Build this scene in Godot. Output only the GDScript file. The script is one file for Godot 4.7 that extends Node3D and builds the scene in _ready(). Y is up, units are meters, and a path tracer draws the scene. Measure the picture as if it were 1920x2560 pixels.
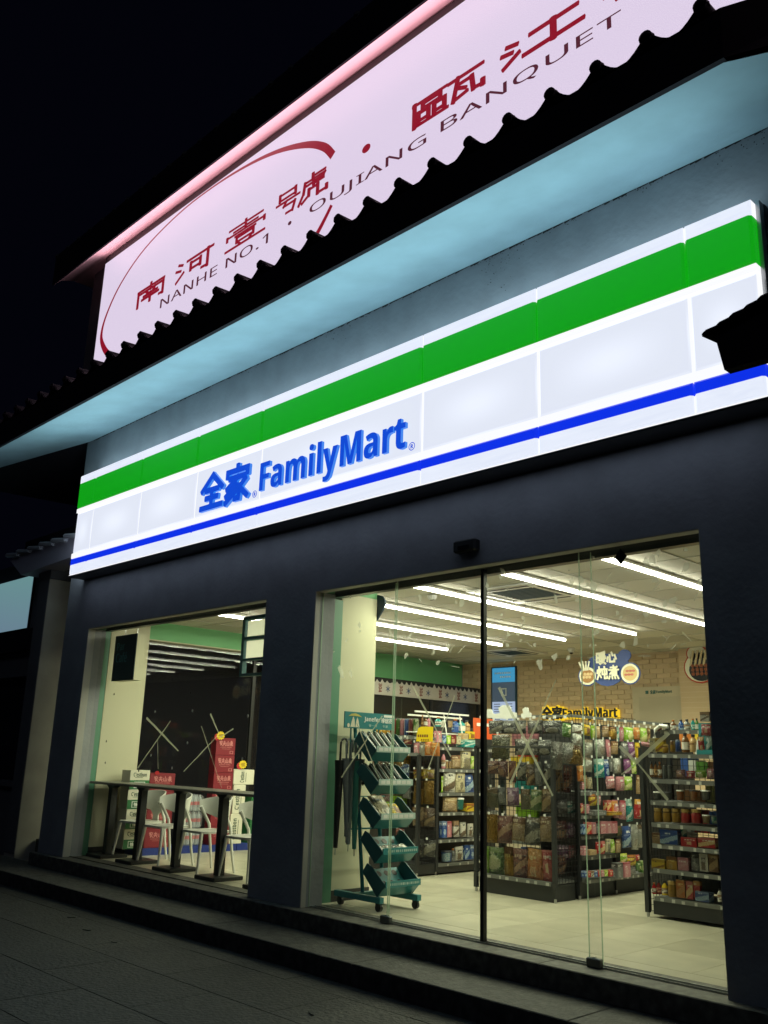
extends Node3D

# ------------------------------------------------------------------ helpers
var mats := {}
var taken := {}
var noise_rough: NoiseTexture2D
var crinkle: NoiseTexture2D
var plaster_n: NoiseTexture2D
var blotch: NoiseTexture2D
var stone_blotch: NoiseTexture2D
var rng := RandomNumberGenerator.new()
var bold: SystemFont
var regular: SystemFont
var serif: SystemFont

func lin(r: float, g: float, b: float) -> Color:
	return Color(r, g, b).linear_to_srgb()

func mat(key: String, c: Color, rough := 0.7, metal := 0.0) -> StandardMaterial3D:
	if mats.has(key):
		return mats[key]
	var m := StandardMaterial3D.new()
	m.resource_name = key
	m.albedo_color = c
	m.roughness = rough
	m.metallic = metal
	mats[key] = m
	return m

func glow(key: String, c: Color, e := 1.0) -> StandardMaterial3D:
	var m := mat(key, lin(0.02, 0.02, 0.02), 0.4)
	m.emission_enabled = true
	m.emission = c
	m.emission_energy_multiplier = e
	return m

func noise_tex(freq: float, size: int, seed_: int, normal := false, oct := 4, bump := 4.0) -> NoiseTexture2D:
	var n := FastNoiseLite.new()
	n.seed = seed_
	n.frequency = freq
	n.fractal_octaves = oct
	var t := NoiseTexture2D.new()
	t.width = size
	t.height = size
	t.seamless = true
	t.noise = n
	t.as_normal_map = normal
	t.bump_strength = bump
	return t

func ramp(t: NoiseTexture2D, a: Color, b: Color) -> NoiseTexture2D:
	var g := Gradient.new()
	g.set_color(0, a)
	g.set_color(1, b)
	t.color_ramp = g
	return t

# a surface builder: collects quads, boxes, tubes and turned shapes
class Build:
	var st := SurfaceTool.new()
	var any := false
	func _init():
		st.begin(Mesh.PRIMITIVE_TRIANGLES)
		st.set_smooth_group(-1)
	func tri(a, b, c):
		st.set_uv(Vector2(0, 0)); st.add_vertex(a)
		st.set_uv(Vector2(1, 0)); st.add_vertex(b)
		st.set_uv(Vector2(1, 1)); st.add_vertex(c)
		any = true
	# corners clockwise as seen from the front; uv a=(0,1) bottom-left, b=(0,0) top-left, c=(1,0), d=(1,1)
	func quad(a, b, c, d, u0 := 0.0, v0 := 0.0, u1 := 1.0, v1 := 1.0):
		st.set_uv(Vector2(u0, v1)); st.add_vertex(a)
		st.set_uv(Vector2(u0, v0)); st.add_vertex(b)
		st.set_uv(Vector2(u1, v0)); st.add_vertex(c)
		st.set_uv(Vector2(u0, v1)); st.add_vertex(a)
		st.set_uv(Vector2(u1, v0)); st.add_vertex(c)
		st.set_uv(Vector2(u1, v1)); st.add_vertex(d)
		any = true
	func boxr(x0, x1, y0, y1, z0, z1):
		box(Vector3((x0 + x1) / 2.0, (y0 + y1) / 2.0, (z0 + z1) / 2.0), Vector3(x1 - x0, y1 - y0, z1 - z0))
	func box(c: Vector3, s: Vector3, basis := Basis.IDENTITY):
		var h := s / 2.0
		var p := []
		for i in 8:
			p.append(c + basis * Vector3(h.x if i & 1 else -h.x, h.y if i & 2 else -h.y, h.z if i & 4 else -h.z))
		quad(p[4], p[6], p[7], p[5])
		quad(p[1], p[3], p[2], p[0])
		quad(p[5], p[7], p[3], p[1])
		quad(p[0], p[2], p[6], p[4])
		quad(p[6], p[2], p[3], p[7])
		quad(p[0], p[4], p[5], p[1])
	# a box whose four front edges (towards +z) are chamfered by b
	func tray(x0, x1, y0, y1, z0, z1, b, bl := true, br := true, bb := true, bt := true):
		var fx0 = x0 + (b if bl else 0.0)
		var fx1 = x1 - (b if br else 0.0)
		var fy0 = y0 + (b if bb else 0.0)
		var fy1 = y1 - (b if bt else 0.0)
		var zc = z1 - b
		var F = [Vector3(fx0, fy0, z1), Vector3(fx0, fy1, z1), Vector3(fx1, fy1, z1), Vector3(fx1, fy0, z1)]
		var M = [Vector3(x0, y0, zc), Vector3(x0, y1, zc), Vector3(x1, y1, zc), Vector3(x1, y0, zc)]
		var K = [Vector3(x0, y0, z0), Vector3(x0, y1, z0), Vector3(x1, y1, z0), Vector3(x1, y0, z0)]
		quad(F[0], F[1], F[2], F[3])
		for i in 4:
			var j := (i + 1) % 4
			quad(M[i], M[j], F[j], F[i])
			quad(K[i], K[j], M[j], M[i])
		quad(K[3], K[2], K[1], K[0])
	# box with all edges chamfered
	func soft(c: Vector3, s: Vector3, b: float, basis := Basis.IDENTITY):
		var h := s / 2.0
		var rings := []
		for k in 4:
			var y = [-h.y, -h.y + b, h.y - b, h.y][k]
			var i = b if k == 0 or k == 3 else 0.0
			var x: float = h.x - i
			var z: float = h.z - i
			var r := []
			for q in [Vector2(-x + b, z), Vector2(x - b, z), Vector2(x, z - b), Vector2(x, -z + b), Vector2(x - b, -z), Vector2(-x + b, -z), Vector2(-x, -z + b), Vector2(-x, z - b)]:
				r.append(c + basis * Vector3(q.x, y, q.y))
			rings.append(r)
		for k in 3:
			for j in 8:
				var n := (j + 1) % 8
				quad(rings[k][j], rings[k + 1][j], rings[k + 1][n], rings[k][n])
		for j in range(1, 7):
			tri(rings[3][0], rings[3][j + 1], rings[3][j])
			tri(rings[0][0], rings[0][j], rings[0][j + 1])
	func tube(pts: Array, r0: float, sides := 8, r1 := -1.0, caps := true):
		if r1 < 0.0:
			r1 = r0
		var rings := []
		for i in pts.size():
			var d: Vector3 = (pts[min(i + 1, pts.size() - 1)] - pts[max(i - 1, 0)]).normalized()
			var u := d.cross(Vector3.UP if absf(d.y) < 0.9 else Vector3.RIGHT).normalized()
			var v := d.cross(u).normalized()
			var r := lerpf(r0, r1, float(i) / (pts.size() - 1))
			var ring := []
			for k in sides:
				var a := TAU * k / sides
				ring.append(pts[i] + (u * cos(a) + v * sin(a)) * r)
			rings.append(ring)
		smooth(1)
		for i in pts.size() - 1:
			for k in sides:
				var n := (k + 1) % sides
				quad(rings[i][n], rings[i + 1][n], rings[i + 1][k], rings[i][k])
		smooth(-1)
		if caps:
			for k in range(1, sides - 1):
				tri(rings[0][0], rings[0][k + 1], rings[0][k])
				tri(rings[-1][0], rings[-1][k], rings[-1][k + 1])
	func smooth(g: int):
		st.set_smooth_group(g if g >= 0 else 0xFFFFFFFF)
	# profile: Vector2(radius, y) from bottom to top, turned about y
	func lathe(profile: Array, sides := 12, at := Vector3.ZERO):
		smooth(1)
		for i in profile.size() - 1:
			for k in sides:
				var a0 := TAU * k / sides
				var a1 := TAU * (k + 1) / sides
				var p: Vector2 = profile[i]
				var q: Vector2 = profile[i + 1]
				quad(at + Vector3(sin(a0) * p.x, p.y, cos(a0) * p.x), at + Vector3(sin(a0) * q.x, q.y, cos(a0) * q.x), at + Vector3(sin(a1) * q.x, q.y, cos(a1) * q.x), at + Vector3(sin(a1) * p.x, p.y, cos(a1) * p.x), float(k) / sides, 1.0 - float(i + 1) / (profile.size() - 1), float(k + 1) / sides, 1.0 - float(i) / (profile.size() - 1))
		smooth(-1)
	# flat polygon in x,y pushed from z0 to z1
	func prism(poly: PackedVector2Array, z0: float, z1: float, t := Transform3D.IDENTITY):
		var p := poly
		if Geometry2D.is_polygon_clockwise(p):
			p.reverse()
		var idx := Geometry2D.triangulate_polygon(p)
		for i in range(0, idx.size(), 3):
			var a := p[idx[i]]
			var b := p[idx[i + 1]]
			var c := p[idx[i + 2]]
			if (b - a).cross(c - a) > 0.0:
				var s := b
				b = c
				c = s
			tri(t * Vector3(a.x, a.y, z1), t * Vector3(b.x, b.y, z1), t * Vector3(c.x, c.y, z1))
			tri(t * Vector3(a.x, a.y, z0), t * Vector3(c.x, c.y, z0), t * Vector3(b.x, b.y, z0))
		for i in p.size():
			var a := p[i]
			var b := p[(i + 1) % p.size()]
			quad(t * Vector3(b.x, b.y, z1), t * Vector3(b.x, b.y, z0), t * Vector3(a.x, a.y, z0), t * Vector3(a.x, a.y, z1))
	func mesh() -> ArrayMesh:
		st.generate_normals()
		return st.commit()

func numbered(called: String) -> String:
	var n: int = taken.get(called, 0)
	taken[called] = n + 1
	return called if n == 0 else "%s_%03d" % [called, n]

func put(called: String, mesh: Mesh, m: Material, parent: Node = self) -> MeshInstance3D:
	var o := MeshInstance3D.new()
	o.name = numbered(called) if parent == self else called
	o.mesh = mesh
	o.material_override = m
	if parent != self:
		var k := 0
		var nm := called
		while parent.has_node(nm):
			k += 1
			nm = "%s_%03d" % [called, k]
		o.name = nm
	parent.add_child(o, true)
	return o

func add(called: String, b: Build, m: Material, parent: Node = self) -> MeshInstance3D:
	return put(called, b.mesh(), m, parent)

func thing(called: String, label: String, category: String, at := Vector3.ZERO, turn := 0.0, group := "") -> Node3D:
	var o := Node3D.new()
	o.name = numbered(called)
	add_child(o)
	o.position = at
	o.rotation.y = turn
	tag(o, label, category, group)
	return o

func tag(o: Node, label: String, category: String, group := "") -> void:
	o.set_meta("label", label)
	o.set_meta("category", category)
	if group != "":
		o.set_meta("group", group)

func structure(o: Node) -> Node:
	o.set_meta("kind", "structure")
	return o

func stuff(o: Node) -> Node:
	o.set_meta("kind", "stuff")
	return o

func boxes(list: Array) -> Build:
	var b := Build.new()
	for r in list:
		b.boxr(r[0], r[1], r[2], r[3], r[4], r[5])
	return b

# lettering fitted into a rectangle: x0..x1, y0..y1 on the plane z, standing off by depth
func letters(text: String, x0: float, x1: float, y0: float, y1: float, z: float, depth: float, m: Material, parent: Node, f: Font = null, called := "lettering") -> MeshInstance3D:
	var t := TextMesh.new()
	t.text = text
	t.font = f if f else bold
	t.font_size = 64
	t.pixel_size = 0.01
	t.depth = depth
	t.curve_step = 2.0
	var o := put(called, t, m, parent)
	var a := t.get_aabb()
	var sx := (x1 - x0) / a.size.x
	var sy := (y1 - y0) / a.size.y
	o.scale = Vector3(sx, sy, 1.0)
	o.position = Vector3(x0 - a.position.x * sx, y0 - a.position.y * sy, z + depth / 2.0)
	return o

const GLYPH := {
	"全": "50,4 8,44;50,4 92,44;26,46 74,46;28,68 72,68;8,94 92,94;50,46 50,94",
	"家": "50,2 50,12;10,26 10,14 90,14 90,28;22,34 80,34;52,34 12,60;40,46 62,70 60,92 46,92;42,58 10,80;52,70 10,98;84,44 60,64;58,60 92,90",
	"南": "12,14 88,14;50,2 50,28;14,30 14,96;14,30 86,30 86,92 76,92;38,38 44,48;62,38 56,48;30,54 70,54;26,70 74,70;50,54 50,94",
	"河": "10,10 20,20;4,36 16,44;6,92 24,60;32,16 96,16;42,36 42,66;42,36 66,36 66,66;42,64 66,64;84,16 84,92 70,90",
	"壹": "14,10 86,10;50,2 50,26;24,26 76,26;10,48 10,38 90,38 90,48;28,50 72,50;32,60 32,78;32,60 68,60 68,78;32,78 68,78;36,84 40,92;64,84 60,92;8,96 92,96",
	"號": "8,6 8,28;8,6 38,6 38,28;8,28 38,28;2,42 46,42;22,42 16,60 38,60 34,92 22,92;70,2 70,20;70,10 92,10;56,22 92,22 88,32;56,22 54,60 46,96;60,36 90,32;72,26 72,42 90,42;64,56 64,78 52,96;64,56 80,56 80,90 96,90 96,80",
	"甌": "4,6 50,6;6,6 6,94 52,94;18,18 42,18 42,36 18,36 18,18;12,48 26,48 26,78 12,78 12,48;34,48 48,48 48,78 34,78 34,48;54,10 98,10;66,10 60,90 78,80;64,36 84,36 86,86 98,90 98,78;68,52 76,64",
	"江": "12,10 24,20;6,36 18,44;8,92 26,60;40,16 92,16;66,16 66,86;32,86 98,86",
	"宴": "50,2 50,10;8,24 8,12 92,12 92,24;30,26 70,26 70,50 30,50 30,26;30,38 70,38;40,54 26,76 82,96;8,66 94,66;70,66 56,84 20,98",
	"暖": "8,16 34,16 34,84 8,84 8,16;8,50 34,50;88,6 46,16;50,24 56,36;68,22 70,34;88,20 80,36;44,42 94,42;40,56 98,56;62,42 58,70 40,96;58,68 84,68 66,86 44,98;62,72 94,98",
	"心": "10,50 4,80;30,34 30,86 76,86 76,70;48,14 58,36;80,36 92,64",
	"炖": "8,30 4,52;38,24 30,46;22,6 22,56 4,96;22,56 40,84;46,24 96,24;52,36 52,62 92,62 92,36;72,6 72,92 96,92 96,80",
	"煮": "22,14 76,14;48,2 48,32;8,32 92,32;80,10 16,62;36,46 74,46 74,72 36,72 36,46;36,59 74,59;14,80 8,96;36,82 38,96;60,82 64,96;84,80 92,96",
	"农": "14,24 14,14 86,14 86,26;50,4 20,52;40,36 40,90 58,78;50,40 92,92;80,42 62,58",
	"夫": "20,26 80,26;8,54 92,54;50,6 50,50 10,96;50,56 90,96",
	"山": "50,8 50,88;14,36 14,88 86,88 86,36",
	"泉": "50,2 40,14;26,16 74,16 74,46 26,46 26,16;26,31 74,31;50,50 50,94;10,60 40,60 12,90;80,54 60,68;54,62 92,92",
	"怡": "18,6 18,96;6,28 4,50;30,24 36,40;66,6 46,42 88,38;76,24 94,50;50,58 88,58 88,92 50,92 50,58",
	"宝": "50,2 50,12;10,26 10,14 90,14 90,28;22,38 78,38;26,62 74,62;50,38 50,90;10,92 90,92;66,70 76,80",
	"珍": "6,16 42,16;8,46 40,46;4,80 44,74;24,16 24,78;70,4 46,36;70,4 98,36;74,34 54,54;82,50 54,74;90,64 52,96",
	"妮": "22,6 10,54 40,92;36,28 6,94;4,30 40,30;54,12 92,12 92,34 54,34;54,12 52,60 44,96;90,48 62,62;62,44 62,92 94,92 94,78",
	"花": "8,18 92,18;34,4 34,30;66,4 66,30;36,34 8,66;26,54 26,98;88,42 56,66;56,34 56,92 94,92 94,78",
	"新": "10,16 46,16;28,4 28,16;18,22 22,34;38,22 34,34;6,38 50,38;8,56 48,56;28,38 28,96;92,8 60,20;60,20 58,60 48,94;60,44 98,44;80,44 80,96",
	"一": "6,50 94,50",
	"代": "30,4 6,50;20,34 20,96;38,42 96,32;58,6 66,60 84,92 96,78;80,8 88,20",
	"专": "20,16 80,16;8,40 92,40;46,4 36,64 78,64 52,86;36,78 66,96",
}

# brush strokes of one character in a cell; each stroke a thin slab of its own
func glyph(ch: String, x0: float, x1: float, y0: float, y1: float, z: float, depth: float, w: float, b: Build, across := 1.0) -> void:
	var n := 0
	for s in GLYPH[ch].split(";"):
		var pts := []
		for q in s.split(" "):
			var c = q.split(",")
			pts.append(Vector2(lerpf(x0, x1, float(c[0]) / 100.0), lerpf(y1, y0, float(c[1]) / 100.0)))
		for i in pts.size() - 1:
			var a: Vector2 = pts[i]
			var e: Vector2 = pts[i + 1]
			var d := (e - a).normalized()
			var ww := w * lerpf(across, 1.0, absf(d.x))
			a -= d * ww * 0.42
			e += d * ww * 0.42
			var p := Vector2(-d.y, d.x) * ww * 0.5
			var zz := z + depth + n * 0.0003
			b.prism(PackedVector2Array([a + p, e + p, e + p * 0.3 + d * ww * 0.12, e - p, a - p, a - p * 0.2 - d * ww * 0.1]), z, zz)
			n += 1

func glyphs(text: String, x0: float, x1: float, y0: float, y1: float, z: float, depth: float, w: float, m: Material, parent: Node, called := "lettering", gap := 0.08, across := 1.0) -> MeshInstance3D:
	var b := Build.new()
	var step := (x1 - x0) / text.length()
	for i in text.length():
		glyph(text[i], x0 + step * (i + gap / 2), x0 + step * (i + 1 - gap / 2), y0, y1, z, depth, w, b, across)
	return add(called, b, m, parent)

# product: name, kind, colour, label, category, group, turn, x, y, z, width, height
const PRODUCTS := [
	["snack_pouch", "pouch", "black", "black snack pouch, first from left on top row of the middle rack", "snack pouch", "black pouches in the top row", 0, -3.842, 1.923, -2.620, 0.179, 0.140],
	["snack_pouch", "pouch", "black", "black snack pouch, second from left on top row of the middle rack", "snack pouch", "black pouches in the top row", 0, -3.652, 1.924, -2.620, 0.178, 0.138],
	["snack_pouch", "pouch", "black", "black snack pouch, third from left on top row of the middle rack", "snack pouch", "black pouches in the top row", 0, -3.490, 1.924, -2.620, 0.118, 0.137],
	["snack_pouch", "pouch", "black", "black snack pouch, fourth from left on top row of the middle rack", "snack pouch", "black pouches in the top row", 0, -3.305, 1.925, -2.620, 0.183, 0.135],
	["snack_pouch", "pouch", "black", "black snack pouch, fifth from left on top row of the middle rack", "snack pouch", "black pouches in the top row", 0, -3.081, 1.926, -2.620, 0.227, 0.133],
	["snack_pouch", "pouch", "olive", "olive snack pouch, first from left in second row of the middle rack end", "snack pouch", "", 0, -3.621, 1.647, -2.420, 0.243, 0.247],
	["snack_pouch", "pouch", "black", "black snack pouch, second from left in second row of the middle rack end", "snack pouch", "", 0, -3.273, 1.695, -2.420, 0.275, 0.161],
	["snack_pouch", "pouch", "black", "black snack pouch, third from left in second row of the middle rack end", "snack pouch", "", 0, -3.037, 1.700, -2.420, 0.159, 0.148],
	["snack_pouch", "pouch", "darkred", "dark red snack pouch, first from left in third row of the middle rack end", "snack pouch", "", 0, -3.709, 1.491, -2.400, 0.135, 0.131],
	["snack_pouch", "pouch", "darkred", "dark red snack pouch, second from left in third row of the middle rack end", "snack pouch", "", 0, -3.570, 1.466, -2.400, 0.130, 0.154],
	["snack_pouch", "pouch", "darkred", "dark red snack pouch, third from left in third row of the middle rack end", "snack pouch", "", 0, -3.444, 1.410, -2.400, 0.092, 0.213],
	["snack_pouch", "pouch", "black", "black snack pouch, fourth from left in third row of the middle rack end", "snack pouch", "", 0, -3.324, 1.439, -2.400, 0.104, 0.176],
	["snack_pouch", "pouch", "brown", "brown snack pouch, fifth from left in third row of the middle rack end", "snack pouch", "", 0, -3.204, 1.390, -2.400, 0.102, 0.206],
	["snack_pouch", "pouch", "grey", "grey snack pouch, sixth from left in third row of the middle rack end", "snack pouch", "", 0, -3.100, 1.392, -2.400, 0.091, 0.229],
	["snack_pouch", "pouch", "black", "black snack pouch, seventh from left in third row of the middle rack end", "snack pouch", "", 0, -2.996, 1.396, -2.400, 0.096, 0.211],
	["snack_pouch", "pouch", "olive", "olive snack pouch, first from left in fourth row of the middle rack end", "snack pouch", "", 0, -3.696, 1.143, -2.380, 0.144, 0.202],
	["snack_pouch", "pouch", "grey", "grey snack pouch, second from left in fourth row of the middle rack end", "snack pouch", "", 0, -3.564, 1.183, -2.380, 0.103, 0.163],
	["snack_pouch", "pouch", "purple", "purple snack pouch, third from left in fourth row of the middle rack end", "snack pouch", "", 0, -3.420, 1.180, -2.380, 0.145, 0.172],
	["snack_pouch", "pouch", "olive", "olive snack pouch, fourth from left in fourth row of the middle rack end", "snack pouch", "", 0, -3.261, 1.147, -2.380, 0.115, 0.196],
	["snack_pouch", "pouch", "green", "green snack pouch, fifth from left in fourth row of the middle rack end", "snack pouch", "", 0, -3.130, 1.144, -2.380, 0.129, 0.199],
	["snack_pouch", "pouch", "brown", "brown snack pouch, sixth from left in fourth row of the middle rack end", "snack pouch", "", 0, -2.995, 1.142, -2.380, 0.111, 0.213],
	["snack_pouch", "pouch", "gold", "golden snack pouch, first from left in fifth row of the middle rack end", "snack pouch", "", 0, -3.699, 0.788, -2.360, 0.156, 0.274],
	["snack_pouch", "pouch", "darkred", "dark red snack pouch, second from left in fifth row of the middle rack end", "snack pouch", "", 0, -3.522, 0.795, -2.360, 0.175, 0.262],
	["snack_pouch", "pouch", "tan", "tan snack pouch, third from left in fifth row of the middle rack end", "snack pouch", "", 0, -3.350, 0.832, -2.360, 0.149, 0.228],
	["snack_pouch", "pouch", "black", "black snack pouch, fourth from left in fifth row of the middle rack end", "snack pouch", "", 0, -3.169, 0.816, -2.360, 0.187, 0.248],
	["snack_pouch", "pouch", "tan", "tan snack pouch, fifth from left in fifth row of the middle rack end", "snack pouch", "", 0, -2.987, 0.854, -2.360, 0.141, 0.230],
	["snack_pouch", "pouch", "lime", "lime green snack pouch, first from left on lowest shelf of the middle rack end", "snack pouch", "upright pouches on the lowest shelf", 0, -3.737, 0.485, -2.320, 0.083, 0.254],
	["snack_pouch", "pouch", "green", "green snack pouch, second from left on lowest shelf of the middle rack end", "snack pouch", "upright pouches on the lowest shelf", 0, -3.600, 0.485, -2.320, 0.171, 0.253],
	["snack_pouch", "pouch", "gold", "golden snack pouch, third from left on lowest shelf of the middle rack end", "snack pouch", "upright pouches on the lowest shelf", 0, -3.435, 0.485, -2.320, 0.117, 0.272],
	["snack_pouch", "pouch", "darkred", "dark red snack pouch, fourth from left on lowest shelf of the middle rack end", "snack pouch", "upright pouches on the lowest shelf", 0, -3.287, 0.485, -2.320, 0.156, 0.268],
	["snack_pouch", "pouch", "orange", "orange snack pouch, fifth from left on lowest shelf of the middle rack end", "snack pouch", "upright pouches on the lowest shelf", 0, -3.104, 0.485, -2.320, 0.186, 0.281],
	["snack_pouch", "pouch", "red", "red snack pouch, sixth from left on lowest shelf of the middle rack end", "snack pouch", "upright pouches on the lowest shelf", 0, -2.937, 0.485, -2.320, 0.120, 0.283],
	["snack_pouch", "pouch", "silver", "silver snack pouch, first from left hung at the corner of the middle rack", "snack pouch", "", 1, -2.740, 1.564, -2.206, 0.158, 0.255],
	["snack_pouch", "pouch", "silver", "silver snack pouch, second from left hung at the corner of the middle rack", "snack pouch", "", 1, -2.740, 1.621, -2.395, 0.230, 0.196],
	["snack_pouch", "pouch", "gold", "golden snack pouch, third from left hung at the corner of the middle rack", "snack pouch", "", 1, -2.740, 1.616, -2.544, 0.276, 0.183],
	["snack_pouch", "pouch", "brown", "brown snack pouch, first from left behind the wire side of the middle rack", "snack pouch", "", 1, -2.920, 1.342, -2.497, 0.136, 0.253],
	["snack_pouch", "pouch", "darkred", "dark red snack pouch, second from left behind the wire side of the middle rack", "snack pouch", "", 1, -2.920, 0.877, -2.514, 0.174, 0.169],
	["snack_pouch", "pouch", "purple", "purple snack pouch, third from left behind the wire side of the middle rack", "snack pouch", "", 1, -2.920, 0.678, -2.527, 0.187, 0.137],
	["snack_pouch", "pouch", "darkred", "dark red snack pouch, fourth from left behind the wire side of the middle rack", "snack pouch", "", 1, -2.920, 0.544, -2.509, 0.159, 0.181],
	["snack_pouch", "pouch", "grey", "grey snack pouch, fifth from left behind the wire side of the middle rack", "snack pouch", "", 1, -2.920, 1.122, -2.557, 0.163, 0.125],
	["snack_pouch", "pouch", "darkred", "dark red snack pouch, sixth from left behind the wire side of the middle rack", "snack pouch", "", 1, -2.920, 1.334, -2.646, 0.152, 0.255],
	["snack_pouch", "pouch", "purple", "purple snack pouch, seventh from left behind the wire side of the middle rack", "snack pouch", "", 1, -2.920, 0.886, -2.697, 0.151, 0.140],
	["snack_pouch", "pouch", "teal", "teal snack pouch, eighth from left behind the wire side of the middle rack", "snack pouch", "", 1, -2.920, 1.128, -2.714, 0.139, 0.111],
	["snack_pouch", "pouch", "pink", "pink snack pouch, ninth from left behind the wire side of the middle rack", "snack pouch", "", 1, -2.920, 0.693, -2.703, 0.151, 0.115],
	["snack_pouch", "pouch", "green", "green snack pouch, first from left in top hanging row of the aisle shelf", "snack pouch", "pouches in the top hanging row", 1, -2.840, 1.891, -2.534, 0.167, 0.133],
	["snack_pouch", "pouch", "white", "white snack pouch, second from left in top hanging row of the aisle shelf", "snack pouch", "pouches in the top hanging row", 1, -2.840, 1.919, -2.733, 0.178, 0.099],
	["snack_pouch", "pouch", "yellow", "yellow snack pouch, third from left in top hanging row of the aisle shelf", "snack pouch", "pouches in the top hanging row", 1, -2.840, 1.919, -2.908, 0.145, 0.108],
	["snack_pouch", "pouch", "lime", "lime green snack pouch, fourth from left in top hanging row of the aisle shelf", "snack pouch", "pouches in the top hanging row", 1, -2.840, 1.891, -3.026, 0.071, 0.134],
	["snack_pouch", "pouch", "tan", "tan snack pouch, fifth from left in top hanging row of the aisle shelf", "snack pouch", "pouches in the top hanging row", 1, -2.840, 1.898, -3.120, 0.110, 0.124],
	["snack_pouch", "pouch", "tan", "tan snack pouch, sixth from left in top hanging row of the aisle shelf", "snack pouch", "pouches in the top hanging row", 1, -2.840, 1.918, -3.277, 0.126, 0.111],
	["snack_pouch", "pouch", "gold", "golden snack pouch, seventh from left in top hanging row of the aisle shelf", "snack pouch", "pouches in the top hanging row", 1, -2.840, 1.901, -3.427, 0.135, 0.127],
	["snack_pouch", "pouch", "teal", "teal snack pouch, eighth from left in top hanging row of the aisle shelf", "snack pouch", "pouches in the top hanging row", 1, -2.840, 1.883, -3.533, 0.052, 0.142],
	["snack_pouch", "pouch", "pink", "pink snack pouch, ninth from left in top hanging row of the aisle shelf", "snack pouch", "pouches in the top hanging row", 1, -2.840, 1.881, -3.602, 0.086, 0.147],
	["snack_pouch", "pouch", "lime", "lime green snack pouch, tenth from left in top hanging row of the aisle shelf", "snack pouch", "pouches in the top hanging row", 1, -2.840, 1.886, -3.761, 0.191, 0.148],
	["snack_pouch", "pouch", "orange", "orange snack pouch, eleventh from left in top hanging row of the aisle shelf", "snack pouch", "pouches in the top hanging row", 1, -2.840, 1.915, -3.937, 0.130, 0.127],
	["snack_pouch", "pouch", "lime", "lime green snack pouch, twelfth from left in top hanging row of the aisle shelf", "snack pouch", "pouches in the top hanging row", 1, -2.840, 1.886, -4.083, 0.148, 0.155],
	["snack_pouch", "pouch", "brown", "brown snack pouch, thirteenth from left in top hanging row of the aisle shelf", "snack pouch", "pouches in the top hanging row", 1, -2.840, 1.889, -4.200, 0.067, 0.157],
	["snack_pouch", "pouch", "silver", "silver snack pouch, first from left in second hanging row of the aisle shelf", "snack pouch", "pouches in the second hanging row", 1, -2.830, 1.806, -2.713, 0.178, 0.120],
	["snack_pouch", "pouch", "silver", "silver snack pouch, second from left in second hanging row of the aisle shelf", "snack pouch", "pouches in the second hanging row", 1, -2.830, 1.698, -2.912, 0.188, 0.171],
	["snack_pouch", "pouch", "silver", "silver snack pouch, third from left in second hanging row of the aisle shelf", "snack pouch", "pouches in the second hanging row", 1, -2.830, 1.707, -3.149, 0.227, 0.170],
	["snack_pouch", "pouch", "pink", "pink snack pouch, fourth from left in second hanging row of the aisle shelf", "snack pouch", "pouches in the second hanging row", 1, -2.830, 1.707, -3.319, 0.086, 0.176],
	["snack_pouch", "pouch", "tan", "tan snack pouch, fifth from left in second hanging row of the aisle shelf", "snack pouch", "pouches in the second hanging row", 1, -2.830, 1.739, -3.435, 0.135, 0.133],
	["snack_pouch", "pouch", "grey", "grey snack pouch, sixth from left in second hanging row of the aisle shelf", "snack pouch", "pouches in the second hanging row", 1, -2.830, 1.700, -3.647, 0.139, 0.168],
	["snack_pouch", "pouch", "purple", "purple snack pouch, seventh from left in second hanging row of the aisle shelf", "snack pouch", "pouches in the second hanging row", 1, -2.830, 1.703, -3.771, 0.184, 0.170],
	["snack_pouch", "pouch", "yellow", "yellow snack pouch, eighth from left in second hanging row of the aisle shelf", "snack pouch", "pouches in the second hanging row", 1, -2.830, 1.706, -3.927, 0.101, 0.164],
	["snack_pouch", "pouch", "pink", "pink snack pouch, ninth from left in second hanging row of the aisle shelf", "snack pouch", "pouches in the second hanging row", 1, -2.830, 1.844, -4.116, 0.207, 0.043],
	["snack_pouch", "pouch", "orange", "orange snack pouch, first from left in third hanging row of the aisle shelf", "snack pouch", "pouches in the third hanging row", 1, -2.820, 1.449, -2.736, 0.110, 0.149],
	["snack_pouch", "pouch", "silver", "silver snack pouch, second from left in third hanging row of the aisle shelf", "snack pouch", "pouches in the third hanging row", 1, -2.820, 1.544, -2.882, 0.149, 0.140],
	["snack_pouch", "pouch", "teal", "teal snack pouch, third from left in third hanging row of the aisle shelf", "snack pouch", "pouches in the third hanging row", 1, -2.820, 1.489, -3.107, 0.173, 0.185],
	["snack_pouch", "pouch", "blue", "blue snack pouch, fourth from left in third hanging row of the aisle shelf", "snack pouch", "pouches in the third hanging row", 1, -2.820, 1.476, -3.251, 0.105, 0.194],
	["snack_pouch", "pouch", "grey", "grey snack pouch, fifth from left in third hanging row of the aisle shelf", "snack pouch", "pouches in the third hanging row", 1, -2.820, 1.549, -3.340, 0.060, 0.138],
	["snack_pouch", "pouch", "silver", "silver snack pouch, sixth from left in third hanging row of the aisle shelf", "snack pouch", "pouches in the third hanging row", 1, -2.820, 1.536, -3.465, 0.155, 0.153],
	["snack_pouch", "pouch", "purple", "purple snack pouch, seventh from left in third hanging row of the aisle shelf", "snack pouch", "pouches in the third hanging row", 1, -2.820, 1.538, -3.686, 0.146, 0.148],
	["snack_pouch", "pouch", "lime", "lime green snack pouch, eighth from left in third hanging row of the aisle shelf", "snack pouch", "pouches in the third hanging row", 1, -2.820, 1.536, -3.815, 0.096, 0.146],
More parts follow.
